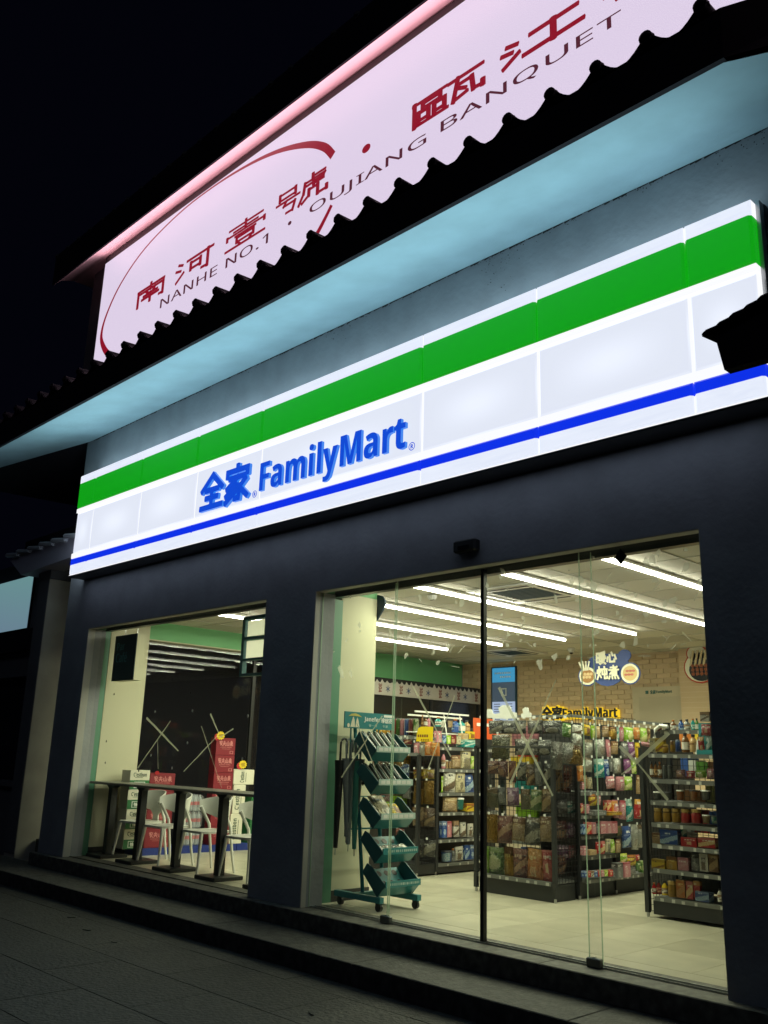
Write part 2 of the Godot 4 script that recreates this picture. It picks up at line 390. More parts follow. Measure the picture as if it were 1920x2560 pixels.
	["snack_pouch", "pouch", "pink", "pink snack pouch, first from left in fourth hanging row of the aisle shelf", "snack pouch", "", 1, -2.810, 1.377, -3.302, 0.171, 0.122],
	["snack_pouch", "pouch", "pink", "pink snack pouch, second from left in fourth hanging row of the aisle shelf", "snack pouch", "", 1, -2.810, 1.355, -3.485, 0.155, 0.141],
	["snack_pouch", "pouch", "lime", "lime green snack pouch, third from left in fourth hanging row of the aisle shelf", "snack pouch", "", 1, -2.810, 1.359, -3.655, 0.172, 0.139],
	["snack_pouch", "pouch", "tan", "tan snack pouch, fourth from left in fourth hanging row of the aisle shelf", "snack pouch", "", 1, -2.810, 1.318, -3.872, 0.092, 0.193],
	["snack_pouch", "pouch", "pink", "pink snack pouch, first from left in fifth hanging row of the aisle shelf", "snack pouch", "", 1, -2.800, 1.072, -3.370, 0.132, 0.177],
	["snack_pouch", "pouch", "pink", "pink snack pouch, second from left in fifth hanging row of the aisle shelf", "snack pouch", "", 1, -2.800, 1.055, -3.502, 0.118, 0.189],
	["snack_pouch", "pouch", "teal", "teal snack pouch, third from left in fifth hanging row of the aisle shelf", "snack pouch", "", 1, -2.800, 1.031, -3.645, 0.144, 0.223],
	["snack_pouch", "pouch", "red", "red snack pouch, fourth from left in fifth hanging row of the aisle shelf", "snack pouch", "", 1, -2.800, 1.056, -3.823, 0.182, 0.197],
	["snack_pouch", "pouch", "olive", "olive snack pouch, first from left in sixth hanging row of the aisle shelf", "snack pouch", "", 1, -2.790, 0.890, -3.407, 0.105, 0.098],
	["snack_pouch", "pouch", "blue", "blue snack pouch, second from left in sixth hanging row of the aisle shelf", "snack pouch", "", 1, -2.790, 0.766, -3.551, 0.168, 0.211],
	["snack_pouch", "pouch", "silver", "silver snack pouch, third from left in sixth hanging row of the aisle shelf", "snack pouch", "", 1, -2.790, 0.738, -3.713, 0.130, 0.249],
	["snack_pouch", "pouch", "silver", "silver snack pouch, fourth from left in sixth hanging row of the aisle shelf", "snack pouch", "", 1, -2.790, 0.754, -3.843, 0.119, 0.229],
	["product_box", "box", "pink", "pink box, first from left on the aisle shelf under the hanging pouches", "box", "", 1, -2.840, 1.369, -2.795, 0.043, 0.069],
	["snack_pouch", "pouch", "tan", "tan snack pouch, second from left on the aisle shelf under the hanging pouches", "snack pouch", "", 1, -2.840, 1.376, -2.867, 0.068, 0.125],
	["snack_pouch", "pouch", "cream", "cream snack pouch, third from left on the aisle shelf under the hanging pouches", "snack pouch", "", 1, -2.840, 1.372, -2.951, 0.081, 0.115],
	["snack_pouch", "pouch", "red", "red snack pouch, first from left on second board of the aisle shelf", "snack pouch", "", 1, -2.820, 1.131, -2.760, 0.054, 0.095],
	["product_box", "box", "pink", "pink box, second from left on second board of the aisle shelf", "box", "", 1, -2.820, 1.130, -2.836, 0.067, 0.089],
	["product_box", "box", "grey", "grey box, third from left on second board of the aisle shelf", "box", "", 1, -2.820, 1.110, -2.986, 0.250, 0.048],
	["snack_pouch", "pouch", "yellow", "yellow snack pouch, fourth from left on second board of the aisle shelf", "snack pouch", "", 1, -2.820, 1.203, -2.954, 0.150, 0.118],
	["snack_pouch", "pouch", "pink", "pink snack pouch, fifth from left on second board of the aisle shelf", "snack pouch", "", 1, -2.820, 1.209, -3.071, 0.076, 0.098],
	["product_box", "box", "gold", "golden box, sixth from left on second board of the aisle shelf", "box", "", 1, -2.820, 1.107, -3.268, 0.266, 0.035],
	["product_box", "box", "red", "red box, seventh from left on second board of the aisle shelf", "box", "", 1, -2.820, 1.144, -3.238, 0.084, 0.112],
	["product_box", "box", "orange", "orange box, eighth from left on second board of the aisle shelf", "box", "", 1, -2.820, 1.142, -3.337, 0.102, 0.106],
	["product_box", "box", "blue", "blue box, first from left on third board of the aisle shelf", "box", "", 1, -2.800, 0.928, -2.739, 0.054, 0.097],
	["product_box", "box", "red", "red box, second from left on third board of the aisle shelf", "box", "", 1, -2.800, 0.926, -2.815, 0.079, 0.118],
	["product_box", "box", "pink", "pink box, third from left on third board of the aisle shelf", "box", "", 1, -2.800, 0.926, -2.904, 0.080, 0.115],
	["product_box", "box", "grey", "grey box, fourth from left on third board of the aisle shelf", "box", "", 1, -2.800, 0.930, -2.981, 0.056, 0.095],
	["product_box", "box", "pink", "pink box, fifth from left on third board of the aisle shelf", "box", "", 1, -2.800, 0.924, -3.076, 0.101, 0.123],
	["product_box", "box", "pink", "pink box, sixth from left on third board of the aisle shelf", "box", "", 1, -2.800, 0.924, -3.183, 0.100, 0.121],
	["product_box", "box", "pink", "pink box, seventh from left on third board of the aisle shelf", "box", "", 1, -2.800, 0.922, -3.291, 0.101, 0.120],
	["product_box", "box", "pink", "pink box, first from left on fourth board of the aisle shelf", "box", "", 1, -2.780, 0.729, -2.714, 0.071, 0.086],
	["product_box", "box", "tan", "tan box, second from left on fourth board of the aisle shelf", "box", "", 1, -2.780, 0.727, -2.823, 0.127, 0.050],
	["snack_pouch", "pouch", "red", "red snack pouch, third from left on fourth board of the aisle shelf", "snack pouch", "", 1, -2.780, 0.730, -2.965, 0.080, 0.111],
	["snack_pouch", "pouch", "red", "red snack pouch, fourth from left on fourth board of the aisle shelf", "snack pouch", "", 1, -2.780, 0.726, -3.052, 0.087, 0.121],
	["snack_pouch", "pouch", "cream", "cream snack pouch, fifth from left on fourth board of the aisle shelf", "snack pouch", "", 1, -2.780, 0.735, -3.158, 0.089, 0.129],
	["snack_pouch", "pouch", "lime", "lime green snack pouch, sixth from left on fourth board of the aisle shelf", "snack pouch", "", 1, -2.780, 0.727, -3.253, 0.087, 0.130],
	["snack_pouch", "pouch", "tan", "tan snack pouch, seventh from left on fourth board of the aisle shelf", "snack pouch", "", 1, -2.780, 0.723, -3.354, 0.102, 0.128],
	["product_box", "box", "blue", "blue box, first from left on lowest board of the aisle shelf", "box", "", 1, -2.760, 0.524, -2.676, 0.053, 0.058],
	["product_box", "box", "red", "red box, second from left on lowest board of the aisle shelf", "box", "", 1, -2.760, 0.521, -2.738, 0.053, 0.058],
	["product_box", "box", "white", "white box, third from left on lowest board of the aisle shelf", "box", "", 1, -2.760, 0.519, -2.800, 0.054, 0.059],
	["product_box", "box", "blue", "blue box, fourth from left on lowest board of the aisle shelf", "box", "", 1, -2.760, 0.516, -2.863, 0.054, 0.059],
	["product_box", "box", "red", "red box, fifth from left on lowest board of the aisle shelf", "box", "", 1, -2.760, 0.515, -2.926, 0.055, 0.059],
	["product_box", "box", "pink", "pink box, sixth from left on lowest board of the aisle shelf", "box", "", 1, -2.760, 0.512, -2.990, 0.055, 0.059],
	["product_box", "box", "lime", "lime green box, seventh from left on lowest board of the aisle shelf", "box", "", 1, -2.760, 0.510, -3.054, 0.056, 0.060],
	["product_box", "box", "red", "red box, eighth from left on lowest board of the aisle shelf", "box", "", 1, -2.760, 0.506, -3.133, 0.082, 0.060],
	["product_box", "box", "grey", "grey box, ninth from left on lowest board of the aisle shelf", "box", "", 1, -2.760, 0.479, -3.290, 0.128, 0.149],
	["snack_pouch", "pouch", "lime", "lime green snack pouch, tenth from left on lowest board of the aisle shelf", "snack pouch", "", 1, -2.760, 0.621, -3.427, 0.118, 0.089],
	["product_box", "box", "pink", "pink box, eleventh from left on lowest board of the aisle shelf", "box", "", 1, -2.760, 0.481, -3.432, 0.131, 0.147],
	["snack_pouch", "pouch", "yellow", "yellow snack pouch, twelfth from left on lowest board of the aisle shelf", "snack pouch", "", 1, -2.760, 0.586, -3.567, 0.167, 0.104],
	["snack_pouch", "pouch", "grey", "grey snack pouch, thirteenth from left on lowest board of the aisle shelf", "snack pouch", "", 1, -2.760, 0.501, -3.605, 0.107, 0.090],
	["snack_pouch", "pouch", "red", "red snack pouch, fourteenth from left on lowest board of the aisle shelf", "snack pouch", "", 1, -2.760, 0.628, -3.709, 0.089, 0.056],
	["snack_pouch", "pouch", "green", "green snack pouch, fifteenth from left on lowest board of the aisle shelf", "snack pouch", "", 1, -2.760, 0.522, -3.719, 0.109, 0.084],
	["product_box", "box", "green", "green box, sixteenth from left on lowest board of the aisle shelf", "box", "", 1, -2.760, 0.504, -3.802, 0.090, 0.116],
	["plastic_tub", "tub", "darkred", "dark red tub, first from left on top riser of the right rack", "tub", "bottles on the top riser", 0, -1.753, 1.947, -2.500, 0.056, 0.048],
	["product_box", "box", "black", "black box, second from left on top riser of the right rack", "box", "bottles on the top riser", 0, -1.677, 1.950, -2.500, 0.056, 0.077],
	["bottle", "bottle", "brown", "brown bottle, third from left on top riser of the right rack", "bottle", "bottles on the top riser", 0, -1.606, 1.947, -2.500, 0.053, 0.106],
	["bottle", "bottle", "blue", "blue bottle, fourth from left on top riser of the right rack", "bottle", "bottles on the top riser", 0, -1.526, 1.947, -2.500, 0.050, 0.108],
	["bottle", "bottle", "grey", "grey bottle, fifth from left on top riser of the right rack", "bottle", "bottles on the top riser", 0, -1.466, 1.950, -2.500, 0.057, 0.108],
	["bottle", "bottle", "teal", "teal bottle, sixth from left on top riser of the right rack", "bottle", "bottles on the top riser", 0, -1.406, 1.953, -2.500, 0.040, 0.110],
	["bottle", "bottle", "green", "green bottle, seventh from left on top riser of the right rack", "bottle", "bottles on the top riser", 0, -1.367, 1.953, -2.500, 0.035, 0.113],
	["product_box", "box", "cream", "cream box, first from left on upper board of the right rack", "box", "", 0, -1.768, 1.755, -2.400, 0.058, 0.124],
	["product_box", "box", "yellow", "yellow box, second from left on upper board of the right rack", "box", "", 0, -1.690, 1.756, -2.400, 0.085, 0.124],
	["glass_jar", "jar", "gold", "golden jar, third from left on upper board of the right rack", "jar", "", 0, -1.646, 1.747, -2.400, 0.060, 0.075],
	["drink_can", "can", "gold", "golden drink can, fourth from left on upper board of the right rack", "can", "", 0, -1.570, 1.754, -2.400, 0.046, 0.105],
	["drink_can", "can", "blue", "blue drink can, fifth from left on upper board of the right rack", "can", "", 0, -1.513, 1.758, -2.400, 0.048, 0.110],
	["bottle", "bottle", "brown", "brown bottle, sixth from left on upper board of the right rack", "bottle", "", 0, -1.440, 1.754, -2.400, 0.070, 0.177],
	["bottle", "bottle", "tan", "tan bottle, seventh from left on upper board of the right rack", "bottle", "", 0, -1.362, 1.757, -2.400, 0.069, 0.160],
	["snack_pouch", "pouch", "red", "red snack pouch, first from left in the teal display of the right rack", "snack pouch", "", 0, -1.272, 1.755, -2.380, 0.063, 0.133],
	["snack_pouch", "pouch", "red", "red snack pouch, second from left in the teal display of the right rack", "snack pouch", "", 0, -1.219, 1.903, -2.380, 0.095, 0.099],
	["product_box", "box", "white", "white box, third from left in the teal display of the right rack", "box", "", 0, -1.215, 2.030, -2.380, 0.088, 0.085],
	["snack_pouch", "pouch", "teal", "teal snack pouch, fourth from left in the teal display of the right rack", "snack pouch", "", 0, -1.202, 1.757, -2.380, 0.067, 0.135],
	["bottle", "bottle", "brown", "brown bottle, first from left on second board of the right rack", "bottle", "", 0, -1.797, 1.525, -2.400, 0.037, 0.139],
	["bottle", "bottle", "brown", "brown bottle, second from left on second board of the right rack", "bottle", "", 0, -1.755, 1.524, -2.400, 0.036, 0.142],
	["bottle", "bottle", "brown", "brown bottle, third from left on second board of the right rack", "bottle", "", 0, -1.713, 1.522, -2.400, 0.038, 0.144],
	["drink_can", "can", "grey", "grey drink can, fourth from left on second board of the right rack", "can", "", 0, -1.661, 1.515, -2.400, 0.041, 0.119],
	["drink_can", "can", "grey", "grey drink can, fifth from left on second board of the right rack", "can", "", 0, -1.608, 1.515, -2.400, 0.049, 0.121],
	["snack_pouch", "pouch", "darkred", "dark red snack pouch, sixth from left on second board of the right rack", "snack pouch", "", 0, -1.502, 1.524, -2.400, 0.094, 0.071],
	["snack_pouch", "pouch", "red", "red snack pouch, seventh from left on second board of the right rack", "snack pouch", "", 0, -1.405, 1.525, -2.400, 0.087, 0.064],
	["snack_pouch", "pouch", "lime", "lime green snack pouch, eighth from left on second board of the right rack", "snack pouch", "", 0, -1.307, 1.534, -2.400, 0.094, 0.061],
	["snack_pouch", "pouch", "pink", "pink snack pouch, ninth from left on second board of the right rack", "snack pouch", "", 0, -1.210, 1.529, -2.400, 0.081, 0.083],
	["plastic_tub", "tub", "grey", "grey tub, first from left on third board of the right rack", "tub", "", 0, -1.744, 1.327, -2.400, 0.085, 0.068],
	["plastic_tub", "tub", "grey", "grey tub, second from left on third board of the right rack", "tub", "", 0, -1.641, 1.327, -2.400, 0.090, 0.071],
	["plastic_tub", "tub", "orange", "orange tub, third from left on third board of the right rack", "tub", "", 0, -1.519, 1.333, -2.400, 0.070, 0.087],
	["plastic_tub", "tub", "orange", "orange tub, fourth from left on third board of the right rack", "tub", "", 0, -1.387, 1.338, -2.400, 0.077, 0.087],
	["plastic_tub", "tub", "grey", "grey tub, fifth from left on third board of the right rack", "tub", "", 0, -1.270, 1.344, -2.400, 0.087, 0.086],
	["glass_jar", "jar", "gold", "golden jar, first from left on fourth board of the right rack", "jar", "", 0, -1.751, 1.127, -2.400, 0.078, 0.121],
	["glass_jar", "jar", "gold", "golden jar, second from left on fourth board of the right rack", "jar", "", 0, -1.660, 1.130, -2.400, 0.080, 0.120],
	["glass_jar", "jar", "gold", "golden jar, third from left on fourth board of the right rack", "jar", "", 0, -1.570, 1.133, -2.400, 0.080, 0.122],
	["glass_jar", "jar", "red", "red jar, fourth from left on fourth board of the right rack", "jar", "", 0, -1.472, 1.136, -2.400, 0.090, 0.120],
	["glass_jar", "jar", "red", "red jar, fifth from left on fourth board of the right rack", "jar", "", 0, -1.371, 1.140, -2.400, 0.094, 0.119],
	["plastic_tub", "tub", "tan", "tan tub, sixth from left on fourth board of the right rack", "tub", "", 0, -1.280, 1.147, -2.400, 0.072, 0.072],
	["plastic_tub", "tub", "teal", "teal tub, seventh from left on fourth board of the right rack", "tub", "", 0, -1.201, 1.150, -2.400, 0.064, 0.067],
	["product_box", "box", "tan", "tan box, first from left on fifth board of the right rack", "box", "", 0, -1.768, 0.933, -2.400, 0.084, 0.095],
	["product_box", "box", "blue", "blue box, second from left on fifth board of the right rack", "box", "", 0, -1.632, 0.942, -2.400, 0.171, 0.124],
	["snack_pouch", "pouch", "teal", "teal snack pouch, third from left on fifth board of the right rack", "snack pouch", "", 0, -1.504, 1.006, -2.400, 0.057, 0.096],
	["product_box", "box", "red", "red box, fourth from left on fifth board of the right rack", "box", "", 0, -1.438, 0.931, -2.400, 0.153, 0.084],
	["product_box", "box", "red", "red box, fifth from left on fifth board of the right rack", "box", "", 0, -1.269, 0.942, -2.400, 0.159, 0.083],
	["product_box", "box", "yellow", "yellow box, first from left on sixth board of the right rack", "box", "", 0, -1.753, 0.714, -2.400, 0.136, 0.087],
	["product_box", "box", "gold", "golden box, second from left on sixth board of the right rack", "box", "", 0, -1.623, 0.725, -2.400, 0.104, 0.109],
	["product_box", "box", "pink", "pink box, third from left on sixth board of the right rack", "box", "", 0, -1.513, 0.729, -2.400, 0.101, 0.108],
	["snack_pouch", "pouch", "grey", "grey snack pouch, fourth from left on sixth board of the right rack", "snack pouch", "", 0, -1.410, 0.735, -2.400, 0.085, 0.138],
	["product_box", "box", "white", "white box, fifth from left on sixth board of the right rack", "box", "", 0, -1.319, 0.739, -2.400, 0.078, 0.149],
	["product_box", "box", "brown", "brown box, sixth from left on sixth board of the right rack", "box", "", 0, -1.230, 0.746, -2.400, 0.082, 0.144],
	["bottle", "bottle", "red", "red bottle, first from left on lowest board of the right rack", "bottle", "", 0, -1.827, 0.497, -2.400, 0.040, 0.096],
	["bottle", "bottle", "darkred", "dark red bottle, second from left on lowest board of the right rack", "bottle", "", 0, -1.779, 0.499, -2.400, 0.046, 0.113],
	["bottle", "bottle", "yellow", "yellow bottle, third from left on lowest board of the right rack", "bottle", "", 0, -1.720, 0.499, -2.400, 0.055, 0.119],
	["glass_jar", "jar", "gold", "golden jar, fourth from left on lowest board of the right rack", "jar", "", 0, -1.646, 0.494, -2.400, 0.081, 0.132],
	["product_box", "box", "orange", "orange box, fifth from left on lowest board of the right rack", "box", "", 0, -1.555, 0.497, -2.400, 0.080, 0.149],
	["product_box", "box", "red", "red box, sixth from left on lowest board of the right rack", "box", "", 0, -1.470, 0.494, -2.400, 0.067, 0.151],
	["product_box", "box", "red", "red box, seventh from left on lowest board of the right rack", "box", "", 0, -1.400, 0.513, -2.400, 0.061, 0.140],
	["product_box", "box", "blue", "blue box, eighth from left on lowest board of the right rack", "box", "", 0, -1.341, 0.491, -2.400, 0.134, 0.081],
	["bottle", "bottle", "white", "white bottle, ninth from left on lowest board of the right rack", "bottle", "", 0, -1.198, 0.506, -2.400, 0.041, 0.109],
	["bottle", "bottle", "brown", "brown bottle, first from left on white riser of the left rack", "bottle", "cosmetic bottles on the white riser", 1, -5.080, 2.010, -2.724, 0.033, 0.136],
	["bottle", "bottle", "brown", "brown bottle, second from left on white riser of the left rack", "bottle", "cosmetic bottles on the white riser", 1, -5.080, 2.013, -2.786, 0.044, 0.114],
	["bottle", "bottle", "pink", "pink bottle, third from left on white riser of the left rack", "bottle", "cosmetic bottles on the white riser", 1, -5.080, 2.015, -2.841, 0.044, 0.118],
	["bottle", "bottle", "teal", "teal bottle, fourth from left on white riser of the left rack", "bottle", "cosmetic bottles on the white riser", 1, -5.080, 2.023, -3.014, 0.084, 0.115],
	["bottle", "bottle", "white", "white bottle, fifth from left on white riser of the left rack", "bottle", "cosmetic bottles on the white riser", 1, -5.080, 2.019, -3.106, 0.057, 0.100],
	["plastic_tub", "tub", "tan", "tan tub, sixth from left on white riser of the left rack", "tub", "cosmetic bottles on the white riser", 1, -5.080, 2.025, -3.243, 0.069, 0.093],
	["bottle", "bottle", "blue", "blue bottle, seventh from left on white riser of the left rack", "bottle", "cosmetic bottles on the white riser", 1, -5.080, 1.967, -3.340, 0.093, 0.164],
	["bottle", "bottle", "teal", "teal bottle, eighth from left on white riser of the left rack", "bottle", "cosmetic bottles on the white riser", 1, -5.080, 1.964, -3.453, 0.112, 0.165],
	["bottle", "bottle", "tan", "tan bottle, ninth from left on white riser of the left rack", "bottle", "cosmetic bottles on the white riser", 1, -5.080, 1.976, -3.568, 0.084, 0.150],
	["product_box", "box", "pink", "pink box, first from left in white display of the left rack", "box", "", 1, -4.980, 1.829, -2.899, 0.088, 0.135],
	["product_box", "box", "blue", "blue box, second from left in white display of the left rack", "box", "", 1, -4.980, 1.818, -3.004, 0.067, 0.098],
	["product_box", "box", "lime", "lime green box, third from left in white display of the left rack", "box", "", 1, -4.980, 1.817, -3.086, 0.068, 0.102],
	["product_box", "box", "darkred", "dark red box, fourth from left in white display of the left rack", "box", "", 1, -4.980, 1.819, -3.171, 0.085, 0.111],
	["product_box", "box", "cream", "cream box, fifth from left in white display of the left rack", "box", "", 1, -4.980, 1.819, -3.270, 0.081, 0.100],
	["product_box", "box", "teal", "teal box, sixth from left in white display of the left rack", "box", "", 1, -4.980, 1.785, -3.429, 0.223, 0.093],
	["product_box", "box", "tan", "tan box, seventh from left in white display of the left rack", "box", "", 1, -4.980, 1.876, -3.382, 0.123, 0.077],
	["product_box", "box", "yellow", "yellow box, eighth from left in white display of the left rack", "box", "", 1, -4.980, 1.888, -3.510, 0.113, 0.094],
	["bottle", "bottle", "pink", "pink bottle, first from left on upper board of the left rack", "bottle", "", 1, -4.980, 1.518, -3.008, 0.055, 0.198],
	["plastic_tub", "tub", "tan", "tan tub, second from left on upper board of the left rack", "tub", "", 1, -4.980, 1.519, -3.068, 0.043, 0.101],
	["plastic_tub", "tub", "tan", "tan tub, third from left on upper board of the left rack", "tub", "", 1, -4.980, 1.520, -3.121, 0.048, 0.102],
	["snack_pouch", "pouch", "tan", "tan snack pouch, fourth from left on upper board of the left rack", "snack pouch", "", 1, -4.980, 1.522, -3.243, 0.167, 0.152],
	["snack_pouch", "pouch", "cream", "cream snack pouch, fifth from left on upper board of the left rack", "snack pouch", "", 1, -4.980, 1.524, -3.420, 0.189, 0.211],
	["snack_pouch", "pouch", "lime", "lime green snack pouch, sixth from left on upper board of the left rack", "snack pouch", "", 1, -4.980, 1.526, -3.558, 0.066, 0.146],
	["snack_pouch", "pouch", "lime", "lime green snack pouch, first from left on second board of the left rack", "snack pouch", "", 1, -4.980, 1.237, -2.990, 0.038, 0.182],
	["snack_pouch", "pouch", "white", "white snack pouch, second from left on second board of the left rack", "snack pouch", "", 1, -4.980, 1.237, -3.110, 0.202, 0.240],
	["snack_pouch", "pouch", "cream", "cream snack pouch, third from left on second board of the left rack", "snack pouch", "", 1, -4.980, 1.236, -3.319, 0.185, 0.243],
	["snack_pouch", "pouch", "blue", "blue snack pouch, fourth from left on second board of the left rack", "snack pouch", "", 1, -4.980, 1.235, -3.510, 0.162, 0.221],
	["snack_pouch", "pouch", "tan", "tan snack pouch, first from left on third board of the left rack", "snack pouch", "", 1, -4.980, 1.012, -3.134, 0.240, 0.161],
	["plastic_tub", "tub", "teal", "teal tub, second from left on third board of the left rack", "tub", "", 1, -4.980, 1.036, -3.321, 0.108, 0.136],
	["product_box", "box", "yellow", "yellow box, third from left on third board of the left rack", "box", "", 1, -4.980, 1.012, -3.473, 0.170, 0.093],
	["product_box", "box", "blue", "blue box, first from left on fourth board of the left rack", "box", "", 1, -4.980, 0.714, -3.018, 0.089, 0.189],
	["product_box", "box", "pink", "pink box, second from left on fourth board of the left rack", "box", "", 1, -4.980, 0.718, -3.109, 0.076, 0.182],
	["snack_pouch", "pouch", "white", "white snack pouch, third from left on fourth board of the left rack", "snack pouch", "", 1, -4.980, 0.713, -3.256, 0.121, 0.181],
	["snack_pouch", "pouch", "white", "white snack pouch, fourth from left on fourth board of the left rack", "snack pouch", "", 1, -4.980, 0.709, -3.388, 0.123, 0.166],
	["snack_pouch", "pouch", "white", "white snack pouch, fifth from left on fourth board of the left rack", "snack pouch", "", 1, -4.980, 0.704, -3.517, 0.115, 0.152],
	["plastic_tub", "tub", "blue", "blue tub, first from left on lowest board of the left rack", "tub", "", 1, -4.980, 0.442, -3.085, 0.141, 0.123],
	["bottle", "bottle", "grey", "grey bottle, second from left on lowest board of the left rack", "bottle", "", 1, -4.980, 0.436, -3.201, 0.064, 0.147],
	["snack_pouch", "pouch", "white", "white snack pouch, third from left on lowest board of the left rack", "snack pouch", "", 1, -4.980, 0.438, -3.315, 0.140, 0.156],
	["product_box", "box", "blue", "blue box, fourth from left on lowest board of the left rack", "box", "", 1, -4.980, 0.447, -3.443, 0.086, 0.165],
	["product_box", "box", "blue", "blue box, fifth from left on lowest board of the left rack", "box", "", 1, -4.980, 0.446, -3.538, 0.087, 0.163],
	["chips_can", "chips", "red", "red chips can, first from left on top board of the left rack end", "chips can", "chips cans in a row", 0, -5.466, 1.899, -2.620, 0.075, 0.203],
	["chips_can", "chips", "green", "green chips can, second from left on top board of the left rack end", "chips can", "chips cans in a row", 0, -5.392, 1.900, -2.620, 0.063, 0.202],
	["chips_can", "chips", "pink", "pink chips can, third from left on top board of the left rack end", "chips can", "chips cans in a row", 0, -5.318, 1.900, -2.620, 0.065, 0.201],
	["chips_can", "chips", "blue", "blue chips can, fourth from left on top board of the left rack end", "chips can", "chips cans in a row", 0, -5.243, 1.900, -2.620, 0.066, 0.200],
	["chips_can", "chips", "darkred", "dark red chips can, fifth from left on top board of the left rack end", "chips can", "chips cans in a row", 0, -5.169, 1.901, -2.620, 0.067, 0.199],
	["chips_can", "chips", "green", "green chips can, sixth from left on top board of the left rack end", "chips can", "chips cans in a row", 0, -5.091, 1.901, -2.620, 0.071, 0.198],
	["chips_can", "chips", "gold", "golden chips can, first from left behind the teal header sign", "chips can", "golden chips cans behind the header", 0, -5.788, 1.898, -2.620, 0.057, 0.096],
	["chips_can", "chips", "gold", "golden chips can, second from left behind the teal header sign", "chips can", "golden chips cans behind the header", 0, -5.719, 1.898, -2.620, 0.057, 0.095],
	["chips_can", "chips", "gold", "golden chips can, third from left behind the teal header sign", "chips can", "golden chips cans behind the header", 0, -5.645, 1.899, -2.620, 0.056, 0.095],
	["chips_can", "chips", "gold", "golden chips can, fourth from left behind the teal header sign", "chips can", "golden chips cans behind the header", 0, -5.577, 1.899, -2.620, 0.056, 0.094],
	["snack_pouch", "pouch", "darkred", "dark red snack pouch, first from left in candy row under the yellow shelf sign", "snack pouch", "candy bags under the yellow shelf sign", 0, -5.180, 1.790, -2.580, 0.132, 0.080],
	["snack_pouch", "pouch", "pink", "pink snack pouch, second from left in candy row under the yellow shelf sign", "snack pouch", "candy bags under the yellow shelf sign", 0, -5.034, 1.657, -2.580, 0.097, 0.150],
	["snack_pouch", "pouch", "silver", "silver snack pouch, third from left in candy row under the yellow shelf sign", "snack pouch", "candy bags under the yellow shelf sign", 0, -4.945, 1.659, -2.580, 0.096, 0.149],
	["snack_pouch", "pouch", "orange", "orange snack pouch, fourth from left in candy row under the yellow shelf sign", "snack pouch", "candy bags under the yellow shelf sign", 0, -4.835, 1.669, -2.580, 0.116, 0.148],
	["snack_pouch", "pouch", "orange", "orange snack pouch, fifth from left in candy row under the yellow shelf sign", "snack pouch", "candy bags under the yellow shelf sign", 0, -4.720, 1.663, -2.580, 0.125, 0.147],
	["snack_pouch", "pouch", "darkred", "dark red snack pouch, first from left in second row of the left rack end", "snack pouch", "", 0, -5.735, 1.488, -2.600, 0.188, 0.123],
	["snack_pouch", "pouch", "olive", "olive snack pouch, second from left in second row of the left rack end", "snack pouch", "", 0, -5.535, 1.494, -2.600, 0.172, 0.113],
	["snack_pouch", "pouch", "gold", "golden snack pouch, third from left in second row of the left rack end", "snack pouch", "", 0, -5.347, 1.515, -2.600, 0.168, 0.096],
	["snack_pouch", "pouch", "blue", "blue snack pouch, fourth from left in second row of the left rack end", "snack pouch", "", 0, -5.245, 1.407, -2.600, 0.154, 0.143],
	["snack_pouch", "pouch", "yellow", "yellow snack pouch, fifth from left in second row of the left rack end", "snack pouch", "", 0, -5.034, 1.391, -2.600, 0.118, 0.109],
	["snack_pouch", "pouch", "yellow", "yellow snack pouch, sixth from left in second row of the left rack end", "snack pouch", "", 0, -4.918, 1.395, -2.600, 0.106, 0.108],
	["snack_pouch", "pouch", "yellow", "yellow snack pouch, seventh from left in second row of the left rack end", "snack pouch", "", 0, -4.817, 1.399, -2.600, 0.109, 0.100],
	["snack_pouch", "pouch", "gold", "golden snack pouch, first from left in third row of the left rack end", "snack pouch", "", 0, -5.759, 1.130, -2.600, 0.175, 0.072],
	["snack_pouch", "pouch", "darkred", "dark red snack pouch, second from left in third row of the left rack end", "snack pouch", "", 0, -5.573, 1.107, -2.600, 0.182, 0.111],
	["snack_pouch", "pouch", "grey", "grey snack pouch, third from left in third row of the left rack end", "snack pouch", "", 0, -5.202, 1.158, -2.600, 0.131, 0.125],
	["snack_pouch", "pouch", "gold", "golden snack pouch, fourth from left in third row of the left rack end", "snack pouch", "", 0, -5.016, 1.106, -2.600, 0.158, 0.254],
	["snack_pouch", "pouch", "gold", "golden snack pouch, fifth from left in third row of the left rack end", "snack pouch", "", 0, -4.843, 1.115, -2.600, 0.167, 0.252],
	["snack_pouch", "pouch", "red", "red snack pouch, first from left in fourth row of the left rack end", "snack pouch", "", 0, -5.306, 0.726, -2.600, 0.142, 0.077],
	["snack_pouch", "pouch", "brown", "brown snack pouch, second from left in fourth row of the left rack end", "snack pouch", "", 0, -5.003, 0.855, -2.600, 0.167, 0.205],
	["snack_pouch", "pouch", "brown", "brown snack pouch, third from left in fourth row of the left rack end", "snack pouch", "", 0, -4.828, 0.867, -2.600, 0.161, 0.195],
	["snack_pouch", "pouch", "black", "black snack pouch, first from left in lowest row of the left rack end", "snack pouch", "", 0, -4.999, 0.518, -2.600, 0.155, 0.179],
	["snack_pouch", "pouch", "black", "black snack pouch, second from left in lowest row of the left rack end", "snack pouch", "", 0, -4.817, 0.534, -2.600, 0.174, 0.177],
]

